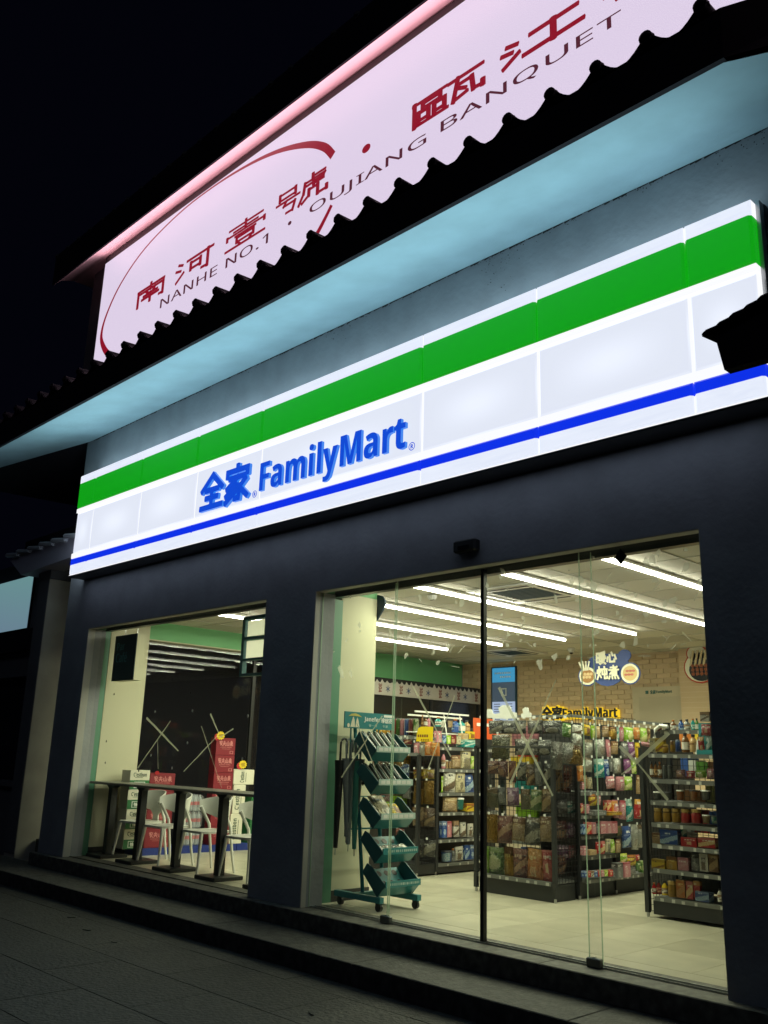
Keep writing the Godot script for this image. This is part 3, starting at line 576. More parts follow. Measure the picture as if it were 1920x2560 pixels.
# ------------------------------------------------------------------ the camera, the night sky, the light
func _ready():
	rng.seed = 4711
	var cam := Camera3D.new()
	cam.name = "camera"
	cam.position = Vector3(2.7613, 1.62, 5.633)
	cam.rotation_order = EULER_ORDER_YXZ
	cam.rotation_degrees = Vector3(15.2234, 45.95, 1.7822)
	cam.fov = 59.0475
	cam.near = 0.05
	cam.far = 400.0
	add_child(cam)
	var we := WorldEnvironment.new()
	we.name = "night_air"
	var e := Environment.new()
	e.background_mode = Environment.BG_SKY
	var sm := ProceduralSkyMaterial.new()
	sm.sky_top_color = Color(0.010, 0.012, 0.034)
	sm.sky_horizon_color = Color(0.012, 0.014, 0.036)
	sm.ground_bottom_color = Color(0.01, 0.01, 0.014)
	sm.ground_horizon_color = Color(0.012, 0.012, 0.02)
	sm.sun_angle_max = 1.0
	var sky := Sky.new()
	sky.sky_material = sm
	e.sky = sky
	e.tonemap_mode = Environment.TONE_MAPPER_LINEAR
	e.tonemap_exposure = 1.0
	e.sdfgi_enabled = true
	e.ssao_enabled = true
	e.ssil_enabled = true
	we.environment = e
	add_child(we)
	var facade_fill := DirectionalLight3D.new()  # added faint fill for the facade and ground, no moon in view
	facade_fill.name = "facade_fill"
	facade_fill.light_color = Color(0.84, 0.90, 1.0)
	facade_fill.light_energy = 0.019
	facade_fill.light_angular_distance = 14.0
	facade_fill.rotation_degrees = Vector3(-34, 38, 0)
	facade_fill.shadow_enabled = true
	facade_fill.sky_mode = DirectionalLight3D.SKY_MODE_LIGHT_ONLY
	add_child(facade_fill)
	bold = SystemFont.new()
	bold.font_names = PackedStringArray(["Droid Sans"])
	bold.font_weight = 700
	regular = SystemFont.new()
	regular.font_names = PackedStringArray(["Droid Sans"])
	serif = SystemFont.new()
	serif.font_names = PackedStringArray(["Droid Serif"])
	make_materials()
	ground()
	shop_front()
	roofs()
	screen()
	shop_sign()
	neighbours()
	room()
	ceiling()
	back_wall_things()
	glazing()
	cafe_corner()
	water_stacks()
	umbrella_stand()
	racks()
	goods()
	small_outside()

func area(called: String, at: Vector3, size: Vector2, towards: Vector3, energy: float, c: Color) -> void:
	var a := AreaLight3D.new()
	a.name = called
	a.area_size = size
	a.light_energy = energy
	a.light_color = c
	a.area_range = 40.0
	a.area_attenuation = 2.0
	a.shadow_enabled = true
	add_child(a)
	a.look_at_from_position(at, at + towards, Vector3.UP if absf(towards.y) < 0.9 else Vector3.FORWARD)

func world_tri(m: StandardMaterial3D, s: float) -> void:
	m.uv1_triplanar = true
	m.uv1_world_triplanar = true
	m.uv1_scale = Vector3(s, s, s)

func make_materials():
	crinkle = noise_tex(0.03, 256, 5, true, 4, 10.0)
	blotch = ramp(noise_tex(0.008, 512, 8, false, 5), Color(0.90, 0.90, 0.90), Color(1, 1, 1))
	stone_blotch = ramp(noise_tex(0.02, 512, 21, false, 6), Color(0.55, 0.55, 0.55), Color(1, 1, 1))
	plaster_n = noise_tex(0.06, 512, 12, true, 5, 3.0)
	var p := mat("facade_paint", lin(0.30, 0.315, 0.34), 0.85)
	p.albedo_texture = blotch
	p.normal_enabled = true
	p.normal_texture = plaster_n
	p.normal_scale = 0.15
	world_tri(p, 0.5)
	var s := mat("soffit_paint", lin(0.40, 0.60, 0.67), 0.8)
	s.albedo_texture = blotch
	s.normal_enabled = true
	s.normal_texture = plaster_n
	s.normal_scale = 0.15
	world_tri(s, 0.35)
	var gl0 := mat("light_granite", lin(0.15, 0.145, 0.125), 0.7)
	gl0.albedo_texture = stone_blotch
	world_tri(gl0, 0.9)
	var g := mat("granite", lin(0.075, 0.073, 0.068), 0.75)
	g.albedo_texture = stone_blotch
	g.normal_enabled = true
	g.normal_texture = plaster_n
	g.normal_scale = 0.8
	world_tri(g, 0.9)
	var g2 := mat("paving", lin(0.028, 0.0275, 0.025), 0.75)
	g2.albedo_texture = stone_blotch
	g2.normal_enabled = true
	g2.normal_texture = plaster_n
	g2.normal_scale = 0.9
	world_tri(g2, 0.7)
	mat("joint", lin(0.02, 0.02, 0.02), 0.9)
	var rt := mat("roof_tile", lin(0.009, 0.009, 0.011), 0.8)
	rt.metallic_specular = 0.15
	mat("roof_board", lin(0.02, 0.019, 0.024), 0.7).metallic_specular = 0.2
	mat("dark_plaster", lin(0.10, 0.10, 0.11), 0.85)
	var pale := mat("pale_plaster", lin(0.42, 0.40, 0.34), 0.8)
	pale.albedo_texture = blotch
	world_tri(pale, 0.4)
	mat("jamb", lin(0.42, 0.41, 0.37), 0.7)  # the facade paint made paler to carry the light from inside
	mat("black_metal", lin(0.012, 0.013, 0.014), 0.45)
	mat("rack_metal", lin(0.022, 0.024, 0.026), 0.5)
	mat("wire", lin(0.02, 0.02, 0.022), 0.4, 0.3)
	mat("shelf_grey", lin(0.16, 0.165, 0.165), 0.5)
	mat("rail", lin(0.14, 0.145, 0.14), 0.3)
	mat("tag_white", lin(0.72, 0.72, 0.70), 0.5)
	mat("white_plastic", lin(0.72, 0.72, 0.69), 0.35)
	mat("steel", lin(0.45, 0.46, 0.47), 0.3, 0.8)
	mat("cream_wall", lin(0.60, 0.58, 0.42), 0.7)
	mat("green_wall", lin(0.16, 0.44, 0.19), 0.55)
	mat("green_strip", lin(0.09, 0.25, 0.16), 0.45)
	mat("skirting", lin(0.02, 0.02, 0.02), 0.5)
	mat("teal", lin(0.03, 0.21, 0.23), 0.4)
	mat("teal_dark", lin(0.018, 0.11, 0.125), 0.45)
	mat("ink_dark", lin(0.02, 0.022, 0.03), 0.6)
	mat("ink_white", lin(0.78, 0.78, 0.76), 0.6)
	mat("rail_pale", lin(0.42, 0.55, 0.52), 0.35)
	mat("grime", lin(0.02, 0.022, 0.02), 0.9)
	mat("clear", Color(0.8, 0.85, 0.85), 0.2)
	var gl := mat("window_glass", Color(0.5, 0.56, 0.53, 0.04), 0.0)
	gl.transparency = BaseMaterial3D.TRANSPARENCY_ALPHA
	gl.metallic_specular = 0.5
	var ge := mat("glass_edge", Color(0.66, 0.74, 0.66, 0.55), 0.3)
	ge.transparency = BaseMaterial3D.TRANSPARENCY_ALPHA
	ge.backlight_enabled = true
	ge.backlight = Color(0.8, 0.9, 0.8)
	var sg := mat("side_glass", Color(0.05, 0.06, 0.06, 0.06), 0.0)
	sg.transparency = BaseMaterial3D.TRANSPARENCY_ALPHA
	sg.metallic_specular = 0.32
	var tp := mat("tape", Color(0.82, 0.85, 0.78, 0.55), 0.45)
	tp.backlight_enabled = true
	tp.backlight = Color(0.8, 0.8, 0.7)
	tp.transparency = BaseMaterial3D.TRANSPARENCY_ALPHA
	var rs := mat("residue", Color(0.92, 0.93, 0.86, 0.5), 0.6)
	rs.backlight_enabled = true
	rs.backlight = Color(1, 1, 0.95)
	rs.transparency = BaseMaterial3D.TRANSPARENCY_ALPHA
	var sh := mat("cloudy_plastic", Color(0.75, 0.8, 0.8, 0.35), 0.3)
	sh.transparency = BaseMaterial3D.TRANSPARENCY_ALPHA

# ------------------------------------------------------------------ ground and steps
func ground():
	var base := add("ground", boxes([[-40, 40, -0.3, -0.03, -20, 60]]), mats["paving"])
	structure(base)
	var pave := Node3D.new()
	pave.name = "pavement"
	add_child(pave)
	structure(pave)
	var meshes := []
	for v in 4:
		var b := Build.new()
		b.soft(Vector3(0, -0.02 - 0.0008 * v, 0), Vector3(1.2965, 0.04, 0.6465), 0.003)
		meshes.append(b.mesh())
	var tones := []
	for v in 3:
		var m: StandardMaterial3D = mats["paving"].duplicate()
		m.albedo_color = lin(0.028, 0.0275, 0.025) * [0.86, 1.0, 1.1][v]
		m.albedo_color.a = 1.0
		m.uv1_offset = Vector3(v * 0.31, v * 0.17, v * 0.47)
		tones.append(m)
	for row in 7:
		for k in range(-11, 5):
			var z := 0.9 + 0.65 * row + 0.325 - 0.65
			if row == 0 and false:
				continue
			var o := put("paving_slab", meshes[rng.randi() % 4], tones[rng.randi() % 3], pave)
			o.position = Vector3(k * 1.3 + (0.65 if row % 2 else 0.0) + 0.2, 0.0, z)
	var lower := boxes([[-14, 3.2, -0.03, 0.15, -1.0, 0.639]])
	var ls := Build.new()
	for k in 9:
		var x := -14.0 + 1.9 * k
		ls.soft(Vector3(x + 0.95, 0.06, 0.30), Vector3(1.894, 0.18, 0.678), 0.006)
	structure(add("lower_step", ls, mats["granite"]))
	var us := Build.new()
	for k in 6:
		us.soft(Vector3(-9.4 + 1.62 * (k + 0.5), 0.225, -0.10), Vector3(1.616, 0.15, 0.42), 0.006)
	structure(add("upper_step", us, mats["light_granite"]))
	# the broken end of the step by the right pier
	var r := Node3D.new()
	var rub := thing("rubble_heap", "small heap of dark broken mortar at the right end of the upper step", "rubble", Vector3(0.5, 0.15, 0.06))
	for k in 14:
		var b := Build.new()
		var s := rng.randf_range(0.03, 0.085)
		b.soft(Vector3.ZERO, Vector3(s * 1.5, s, s * 1.2), s * 0.25, Basis.from_euler(Vector3(rng.randf() * 3, rng.randf() * 3, rng.randf() * 3)))
		var o := add("lump", b, mats["granite"], rub)
		o.position = Vector3(rng.randf_range(-0.16, 0.5), rng.randf_range(0.02, 0.12), rng.randf_range(-0.12, 0.16))
	r.free()
	# litter
	var n := 0
	for q in [[-5.62, 1.19], [-4.98, 1.26], [-6.3, 1.0], [-2.2, 1.35]]:
		var b := Build.new()
		var pts := PackedVector2Array()
		for k in 7:
			var a := TAU * k / 7.0
			pts.append(Vector2(cos(a) * 0.045, sin(a) * 0.014) * rng.randf_range(0.6, 1.3))
		b.prism(pts, 0.0, 0.004, Transform3D(Basis(Vector3.RIGHT, -PI / 2), Vector3.ZERO))
		var o := add("dead_leaf", b, mats["grime"])
		o.position = Vector3(q[0], 0.003, q[1])
		o.rotation.y = [0.5, 0.1, 1.0, -0.4][n]
		tag(o, ["largest dark curled leaf lying on the paving left of the pier", "narrow dark leaf fragment on the paving between pier and step", "tiny dark leaf on the paving below the left window", "small dark leaf on the paving in front of the umbrella stand"][n], "leaf", "leaves fallen on the pavement")
		n += 1

# ------------------------------------------------------------------ the shop building
var shop: Node3D
func shop_front():
	shop = thing("shop_building", "grey plastered corner shop with a tiled roof and glazed front", "building")
	var P = mats["facade_paint"]
	# left pier, pier between window and door, right pier, wall above
	add("wall_pier", boxes([[-9.4, -8.69, 0.15, 3.18, -0.26, 0.0]]), P, shop)
	add("wall_pier", boxes([[-4.78, -3.99, 0.302, 3.18, -0.26, 0.0]]), P, shop)
	add("wall_pier", boxes([[0.0, 4.2, 0.0, 3.18, -0.26, 0.0]]), P, shop)
	add("upper_wall", boxes([[-9.4, 4.2, 3.18, 6.6, -0.125, 0.0], [-9.4, 4.2, 3.26, 6.6, -0.26, -0.1255]]), P, shop)
	add("side_wall", boxes([[-9.4, -9.05, 3.42, 6.6, -9.0, -0.262]]), P, shop)
	add("side_wall", boxes([[-9.4, -8.76, 0.0, 3.42, -0.96, -0.262]]), P, shop)
	add("side_wall", boxes([[-9.4, -8.76, 0.0, 3.42, -9.0, -7.4]]), P, shop)
	add("rear_wall", boxes([[-9.4, 4.2, 0.0, 6.6, -9.3, -9.0]]), P, shop)
	add("side_wall", boxes([[3.9, 4.2, 0.0, 6.6, -9.0, -0.262]]), P, shop)
	# reveals of the openings, light from inside put into a paler colour
	var J = mats["jamb"]
	var rv := [[-8.69, -8.684, 0.30, 3.174, -0.10, -0.003], [-3.99, -3.984, 0.30, 3.174, -0.06, -0.003], [-4.786, -4.78, 0.302, 3.174, -0.1, -0.003], [-0.006, 0.0, 0.302, 3.174, -0.1, -0.003], [-8.69, -4.78, 3.174, 3.18, -0.1, -0.003], [-3.99, 0.0, 3.174, 3.18, -0.1, -0.003]]
	for q in rv:
		add("reveal", boxes([q]), J, shop)
	# upper storey behind the screen
	add("upper_storey", boxes([[-10.0, 4.2, 6.6, 9.6, -6.0, -0.05]]), mats["dark_plaster"], shop)

func roof_edge(x0: float, x1: float, n: int, y: float, z: float, pitch: float, slope: float, deep: float, parent: Node3D, m: Material = mats["roof_tile"]):
	# cap tiles with round ends over hollow drip tiles, one part each
	var cap := Build.new()
	var prof := []
	var rr := 0.046
	var dirv := Vector3(0, sin(slope), -cos(slope))
	cap.tube([Vector3(0, 0, 0.03), Vector3(0, 0, 0.0), dirv * deep * 0.5, dirv * deep], rr, 12)
	cap.lathe([Vector2(0.0, -0.012), Vector2(rr * 1.12, -0.012), Vector2(rr * 1.12, 0.012), Vector2(rr * 0.9, 0.016), Vector2(0.0, 0.012)], 12)
	var cm := cap.mesh()
	var pan := Build.new()
	var w := pitch - 0.04
	var K := 9
	var prev := []
	for k in K + 1:
		var t := float(k) / K
		var x := lerpf(-w / 2, w / 2, t)
		var sag := -0.125 * (1.0 - pow(absf(2.0 * t - 1.0), 1.7))
		prev.append(Vector3(x, sag, 0))
	for k in K:
		var a: Vector3 = prev[k]
		var b: Vector3 = prev[k + 1]
		var th := Vector3(0, -0.03, 0)
		pan.quad(a + th, a, b, b + th)
		pan.quad(a, a + dirv * deep, b + dirv * deep, b)
		pan.quad(b + th, b + th + dirv * deep, a + th + dirv * deep, a + th)
	var lip := PackedVector2Array()
	for q in prev:
		lip.append(Vector2(q.x, q.y - 0.01))
	for k in range(K, -1, -1):
		lip.append(Vector2(prev[k].x * 0.9, -0.2 - 0.05 * cos(PI * (float(k) / K - 0.5))))
	pan.prism(lip, 0.0, 0.015)
	var pm := pan.mesh()
	for k in n:
		var x := x0 + pitch * k
		var o := put("cap_tile", cm, m, parent)
		o.position = Vector3(x, y - 0.07, z)
		if k < n - 1:
			var q := put("pan_tile", pm, m, parent)
			q.position = Vector3(x + pitch / 2, y - 0.03, z - 0.01)

func roofs():
	# lower roof: sloping soffit, board, tiles
	var L := Node3D.new()
	L.name = "lower_roof"
	shop.add_child(L)
	var k := 0.2546
	var pl := func(x: float, z: float) -> Vector3: return Vector3(x, 5.98 - k * z, z)
	var so := Build.new()
	so.quad(pl.call(-11.3, 0.55), pl.call(-9.26, -0.01), pl.call(1.75, -0.01), pl.call(1.75, 0.45))
	var pts := [pl.call(-9.26, -0.01), pl.call(1.9, -0.01), pl.call(1.9, 0.42), pl.call(0.88, 1.1), pl.call(-12.4, 1.1), pl.call(-12.4, 0.9)]
	so = Build.new()
	for i in range(1, pts.size() - 1):
		so.tri(pts[0], pts[i], pts[i + 1])
	add("soffit", so, mats["soffit_paint"], L)
	# the sides of the eaves, their lack of light put into a near-black colour
	var ws := Build.new()
	ws.tri(Vector3(-9.4, 6.0, -0.01), Vector3(-12.4, 5.76, 0.89), Vector3(-12.4, 5.9, -3.0))
	ws.tri(Vector3(-9.4, 6.0, -0.01), Vector3(-12.4, 5.9, -3.0), Vector3(-9.4, 6.0, -3.0))
	add("side_soffit", ws, mats["roof_board"], L)
	var fb := Build.new()
	fb.boxr(-12.4, 0.9, 5.70, 6.04, 1.1, 1.14)
	add("eaves_board", fb, mats["roof_board"], L)
	var rs := Build.new()
	var A := [Vector3(-12.4, 6.06, 1.14), Vector3(-12.4, 6.75, -0.06), Vector3(2.0, 6.75, -0.06), Vector3(0.9, 6.06, 1.14)]
	rs.quad(A[0], A[1], A[2], A[3])
	rs.quad(A[3] - Vector3(0, 0.05, 0), A[2] - Vector3(0, 0.05, 0), A[1] - Vector3(0, 0.05, 0), A[0] - Vector3(0, 0.05, 0))
	add("roof_slab", rs, mats["roof_tile"], L)
	var rk := Build.new()
	rk.quad(Vector3(0.9, 5.70, 1.14), Vector3(0.9, 6.06, 1.14), Vector3(2.0, 6.75, -0.06), Vector3(2.0, 5.98, 0.35))
	var rb := mat("rake_black", lin(0.006, 0.006, 0.008), 0.9)
	rb.metallic_specular = 0.1
	add("rake_board", rk, rb, L)
	roof_edge(-12.36, 0.92, 36, 6.25, 1.1, 0.3752, 0.06, 0.5, L)
	# upper roof over the screen
	var U := Node3D.new()
	U.name = "upper_roof"
	shop.add_child(U)
	var us := Build.new()
	us.smooth(3)
	us.quad(Vector3(-10.45, 8.80, 0.405), Vector3(-10.45, 8.93, 0.30), Vector3(4.2, 8.93, 0.30), Vector3(4.2, 8.80, 0.405))
	us.quad(Vector3(-10.45, 8.93, 0.30), Vector3(-10.45, 9.01, 0.09), Vector3(4.2, 9.01, 0.09), Vector3(4.2, 8.93, 0.30))
	us.smooth(-1)
	us.quad(Vector3(-10.45, 9.01, 0.09), Vector3(-10.45, 9.05, -3.0), Vector3(4.2, 9.05, -3.0), Vector3(4.2, 9.01, 0.09))
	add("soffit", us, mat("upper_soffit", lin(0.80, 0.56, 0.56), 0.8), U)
	add("eaves_board", boxes([[-10.45, 4.2, 8.80, 9.30, 0.408, 0.43]]), mats["roof_board"], U)
	add("roof_slab", boxes([[-10.45, 4.2, 9.30, 9.36, -6.0, 0.40]]), mats["roof_board"], U)
	roof_edge(-10.4, 4.2, 39, 9.36, 0.41, 0.3752, 0.06, 0.4, U, mat("roof_tile_grey", lin(0.07, 0.07, 0.08), 0.7))

# ------------------------------------------------------------------ the screen of the restaurant upstairs
func screen():
	var S := thing("led_screen", "wide pale pink LED screen with dark red lettering above the tiled eaves", "screen", Vector3.ZERO)
	add("screen_case", boxes([[-9.36, 4.2, 6.7, 8.985, -0.05, 0.088]]), mats["black_metal"], S)
	var px := noise_tex(0.35, 512, 3, false, 2)
	px = ramp(px, Color(0.80, 0.76, 0.84), Color(1, 1, 1))
	var face := glow("led_face", lin(0.93, 0.84, 0.97), 1.0)
	face.emission_texture = px
	face.emission_operator = BaseMaterial3D.EMISSION_OP_MULTIPLY
	face.uv1_scale = Vector3(10, 1.5, 1)
	var fb := Build.new()
	fb.quad(Vector3(-9.33, 6.74, 0.1), Vector3(-9.33, 8.87, 0.1), Vector3(4.18, 8.87, 0.1), Vector3(4.18, 6.74, 0.1))
	var o := add("led_face", fb, face, S)
	area("led_screen_glow", Vector3(-2.6, 7.8, 0.13), Vector2(13.4, 2.1), Vector3(0, 0, 1), 18.0, Color(1.0, 0.84, 0.90))
	area("led_screen_top_glow", Vector3(-2.6, 8.85, 0.115), Vector2(13.4, 0.06), Vector3(0, 0.8, 0.6), 1.2, Color(1.0, 0.78, 0.84))
	var red := glow("led_red", lin(0.26, 0.006, 0.02), 1.0)
	var dark := glow("led_dark", lin(0.085, 0.018, 0.032), 1.0)
	var z := 0.102
	glyphs("南", -8.26, -7.33, 7.68, 7.96, z, 0.002, 0.040, red, S, "lettering", 0.0, 1.6)
	glyphs("河", -7.17, -6.22, 7.66, 7.97, z, 0.002, 0.040, red, S, "lettering", 0.0, 1.6)
	glyphs("壹", -6.04, -5.08, 7.66, 7.98, z, 0.002, 0.031, red, S, "lettering", 0.0, 1.7)
	glyphs("號", -4.96, -3.99, 7.67, 8.0, z, 0.002, 0.031, red, S, "lettering", 0.0, 1.7)
	glyphs("甌", -2.75, -1.78, 7.73, 8.02, z, 0.002, 0.040, red, S, "lettering", 0.0, 1.6)
	glyphs("江", -1.63, -0.68, 7.74, 8.0, z, 0.002, 0.050, red, S, "lettering", 0.0, 1.5)
	glyphs("宴", -0.56, 0.40, 7.74, 8.02, z, 0.002, 0.040, red, S, "lettering", 0.0, 1.6)
	letters("NANHE NO.1", -7.48, -5.07, 7.445, 7.58, z, 0.002, dark, S, regular)
	letters("OUJIANG", -4.31, -2.52, 7.455, 7.60, z, 0.002, dark, S, regular)
	letters("BANQUET", -2.33, -0.34, 7.47, 7.62, z, 0.002, dark, S, regular)
	for q in [[-3.40, 7.875, 0.05], [-4.665, 7.53, 0.025]]:
		var d := Build.new()
		var c := PackedVector2Array()
		for i in 16:
			c.append(Vector2(q[0] + cos(TAU * i / 16) * q[2] * 1.3, q[1] + sin(TAU * i / 16) * q[2]))
		d.prism(c, z, z + 0.002)
		add("dot", d, red if q[2] > 0.03 else dark, S)
	# brush ring
	var ring := Build.new()
	var P := [Vector2(-3.95, 8.07), Vector2(-4.12, 8.27), Vector2(-4.45, 8.47), Vector2(-5.0, 8.665), Vector2(-5.64, 8.785), Vector2(-6.4, 8.84), Vector2(-7.22, 8.81), Vector2(-8.1, 8.63), Vector2(-8.72, 8.31), Vector2(-9.07, 7.93), Vector2(-9.17, 7.62), Vector2(-9.05, 7.38), Vector2(-8.80, 7.16), Vector2(-8.4, 6.95)]
	var W := [0.10, 0.10, 0.085, 0.06, 0.04, 0.028, 0.026, 0.03, 0.036, 0.05, 0.075, 0.10, 0.11, 0.09]
	brush(ring, P, W, z)
	add("brush_ring", ring, red, S)
	ring = Build.new()
	brush(ring, [Vector2(-3.93, 7.43), Vector2(-4.02, 7.32), Vector2(-4.16, 7.17), Vector2(-4.4, 6.97)], [0.055, 0.06, 0.07, 0.08], z)
	add("brush_ring", ring, red, S)

func brush(b: Build, P: Array, W: Array, z: float):
	var c := Curve2D.new()
	var top := []
	var bot := []
	for i in P.size():
		var t: Vector2 = (P[min(i + 1, P.size() - 1)] - P[max(i - 1, 0)])
		c.add_point(P[i], -t * 0.17, t * 0.17)
	for i in P.size() - 1:
		for k in 5:
			var p := c.sample(i, k / 5.0)
			var p2 := c.sample(i, k / 5.0 + 0.05)
			var n := (p2 - p).normalized().orthogonal()
			var w := lerpf(W[i], W[i + 1], k / 5.0) * 0.5
			top.append(p + n * w)
			bot.append(p - n * w)
	for i in top.size() - 1:
		var a := Vector3(bot[i].x, bot[i].y, z)
		var d := Vector3(top[i].x, top[i].y, z)
		var e := Vector3(top[i + 1].x, top[i + 1].y, z)
		var f := Vector3(bot[i + 1].x, bot[i + 1].y, z)
		if (d - a).cross(f - a).z > 0:
			b.quad(a, f, e, d)
		else:
			b.quad(a, d, e, f)

# ------------------------------------------------------------------ the glowing shop sign
func shop_sign():
	var S := thing("shop_sign", "long glowing white shop sign with green and blue stripes over the windows", "sign", Vector3.ZERO)
	add("sign_case", boxes([[-8.96, 0.66, 3.88, 5.33, 0.0, 0.10]]), mats["black_metal"], S)
	add("sign_case_trim", boxes([[0.628, 0.655, 3.87, 5.33, 0.102, 0.17], [-8.955, 0.626, 3.883, 3.8845, 0.10, 0.25]]), mats["steel"], S)
	add("sign_base", boxes([[-8.96, 0.66, 3.866, 3.8825, 0.0, 0.256]]), mats["black_metal"], S)
	var un := noise_tex(0.006, 256, 31, false, 3)
	un = ramp(un, Color(0.965, 0.97, 0.98), Color(1, 1, 1))
	var white := glow("sign_white", lin(0.83, 0.88, 1.0), 1.0)
	white.emission_texture = un
	white.emission_operator = BaseMaterial3D.EMISSION_OP_MULTIPLY
	var fall := Image.create(64, 64, false, Image.FORMAT_RGB8)
	for y in 64:
		for x in 64:
			var dx := minf(x, 63 - x) / 63.0
			var dy := minf(y, 63 - y) / 63.0
			var v := 0.945 + 0.055 * smoothstep(0.0, 0.5, dx) * smoothstep(0.0, 0.5, dy)
			fall.set_pixel(x, y, Color(v, v, minf(1.0, v + 0.02)))
	var centre := glow("sign_centre_white", lin(0.87, 0.92, 1.0), 1.0)
	centre.emission_texture = ImageTexture.create_from_image(fall)
	centre.emission_operator = BaseMaterial3D.EMISSION_OP_MULTIPLY
	centre.texture_repeat = false
	var edge := glow("sign_edge_white", lin(0.97, 0.98, 1.0), 1.0)
	var green := glow("sign_green", lin(0.004, 0.34, 0.006), 1.0)
	var blue := glow("sign_blue", lin(0.004, 0.030, 0.80), 1.0)
	var X := [-8.95, -8.482, -7.222, -5.952, -4.72, -2.383, -1.137, 0.141, 0.624]
	for i in 8:
		var a: float = X[i] + (0.006 if i else 0.0)
		var c: float = X[i + 1] - (0.006 if i < 7 else 0.0)
		var t := Node3D.new()
		t.name = "sign_panel" if i == 0 else "sign_panel_%03d" % i
		S.add_child(t)
		var b := Build.new()
		b.tray(a, c, 5.195, 5.315, 0.10, 0.25, 0.018, true, true, false, true)
		add("white_band", b, white, t)
		b = Build.new()
		b.tray(a, c, 4.835, 5.193, 0.10, 0.252, 0.018, true, true, true, false)
		add("green_band", b, green, t)
		b = Build.new()
		b.tray(a, c, 4.20, 4.772, 0.10, 0.235, 0.022)
		add("centre_panel", b, centre, t)
		b = Build.new()
		b.tray(a, c, 4.034, 4.125, 0.10, 0.252, 0.016, true, true, false, true)
		add("blue_band", b, blue, t)
		b = Build.new()
		b.tray(a, c, 3.90, 4.032, 0.10, 0.25, 0.018, true, true, true, false)
		add("white_band", b, white, t)
	# bright seams between the panels
	var sm := []
	for i in range(0, 9):
		sm.append([X[i] - 0.011, X[i] + 0.011, 4.19, 4.78, 0.10, 0.222])
		sm.append([X[i] - 0.009, X[i] + 0.009, 3.885, 4.03, 0.10, 0.226])
		sm.append([X[i] - 0.009, X[i] + 0.009, 5.196, 5.31, 0.10, 0.226])
	for q in sm:
		q[0] = maxf(q[0], -8.95)
		q[1] = minf(q[1], 0.626)
	for q in sm:
		add("seam", boxes([q]), edge, S)
	add("ledge", boxes([[-8.955, 0.628, 4.776, 4.832, 0.10, 0.243], [-8.955, 0.628, 4.128, 4.196, 0.10, 0.243]]), edge, S)
	add("ledge", boxes([[-8.955, 0.628, 3.885, 3.898, 0.10, 0.243]]), edge, S)
	# raised lettering
	var face := glow("letter_blue", lin(0.005, 0.068, 0.66), 1.0)
	var side := glow("letter_side", lin(0.02, 0.20, 0.80), 1.0)
	for layer in 2:
		var m = side if layer == 0 else face
		var z := 0.237 if layer == 0 else 0.2675
		var d := 0.030 if layer == 0 else 0.003
		letters("FamilyMart", -4.675, -2.545, 4.168, 4.60, z, d, m, S, bold, "letters")
		glyphs("全家", -5.80, -4.85, 4.24, 4.65, z, d, 0.066, m, S, "letters", 0.03)
	for q in [[-4.79, 4.27], [-2.49, 4.275]]:
		var b := Build.new()
		b.tube(ring_points(q[0], q[1], 0.238, 0.035), 0.004, 4)
		add("registered_mark", b, face, S)
		letters("R", q[0] - 0.014, q[0] + 0.016, q[1] - 0.019, q[1] + 0.019, 0.2365, 0.003, face, S, bold, "registered_letter")
	area("shop_sign_glow", Vector3(-4.16, 4.6, 0.30), Vector2(9.5, 1.38), Vector3(0, 0, 1), 10.0, Color(0.80, 0.95, 1.0))
	area("shop_sign_end_glow", Vector3(-8.975, 4.6, 0.17), Vector2(0.14, 1.38), Vector3(-1, 0, 0), 0.3, Color(0.86, 0.95, 1.0))
	area("shop_sign_top_glow", Vector3(-4.16, 5.335, 0.19), Vector2(9.5, 0.12), Vector3(0, 1, 0), 1.9, Color(0.80, 0.95, 1.0))
	area("shop_sign_bottom_fill", Vector3(-4.16, 3.855, 0.22), Vector2(9.5, 0.06), Vector3(0, -1, 0), 0.55, Color(0.84, 0.90, 1.0))  # added fill for the wall below, the underside itself is dark

func ring_points(x: float, y: float, z: float, r: float) -> Array:
	var a := []
	for i in 17:
		a.append(Vector3(x + cos(TAU * i / 16) * r, y + sin(TAU * i / 16) * r, z))
	return a

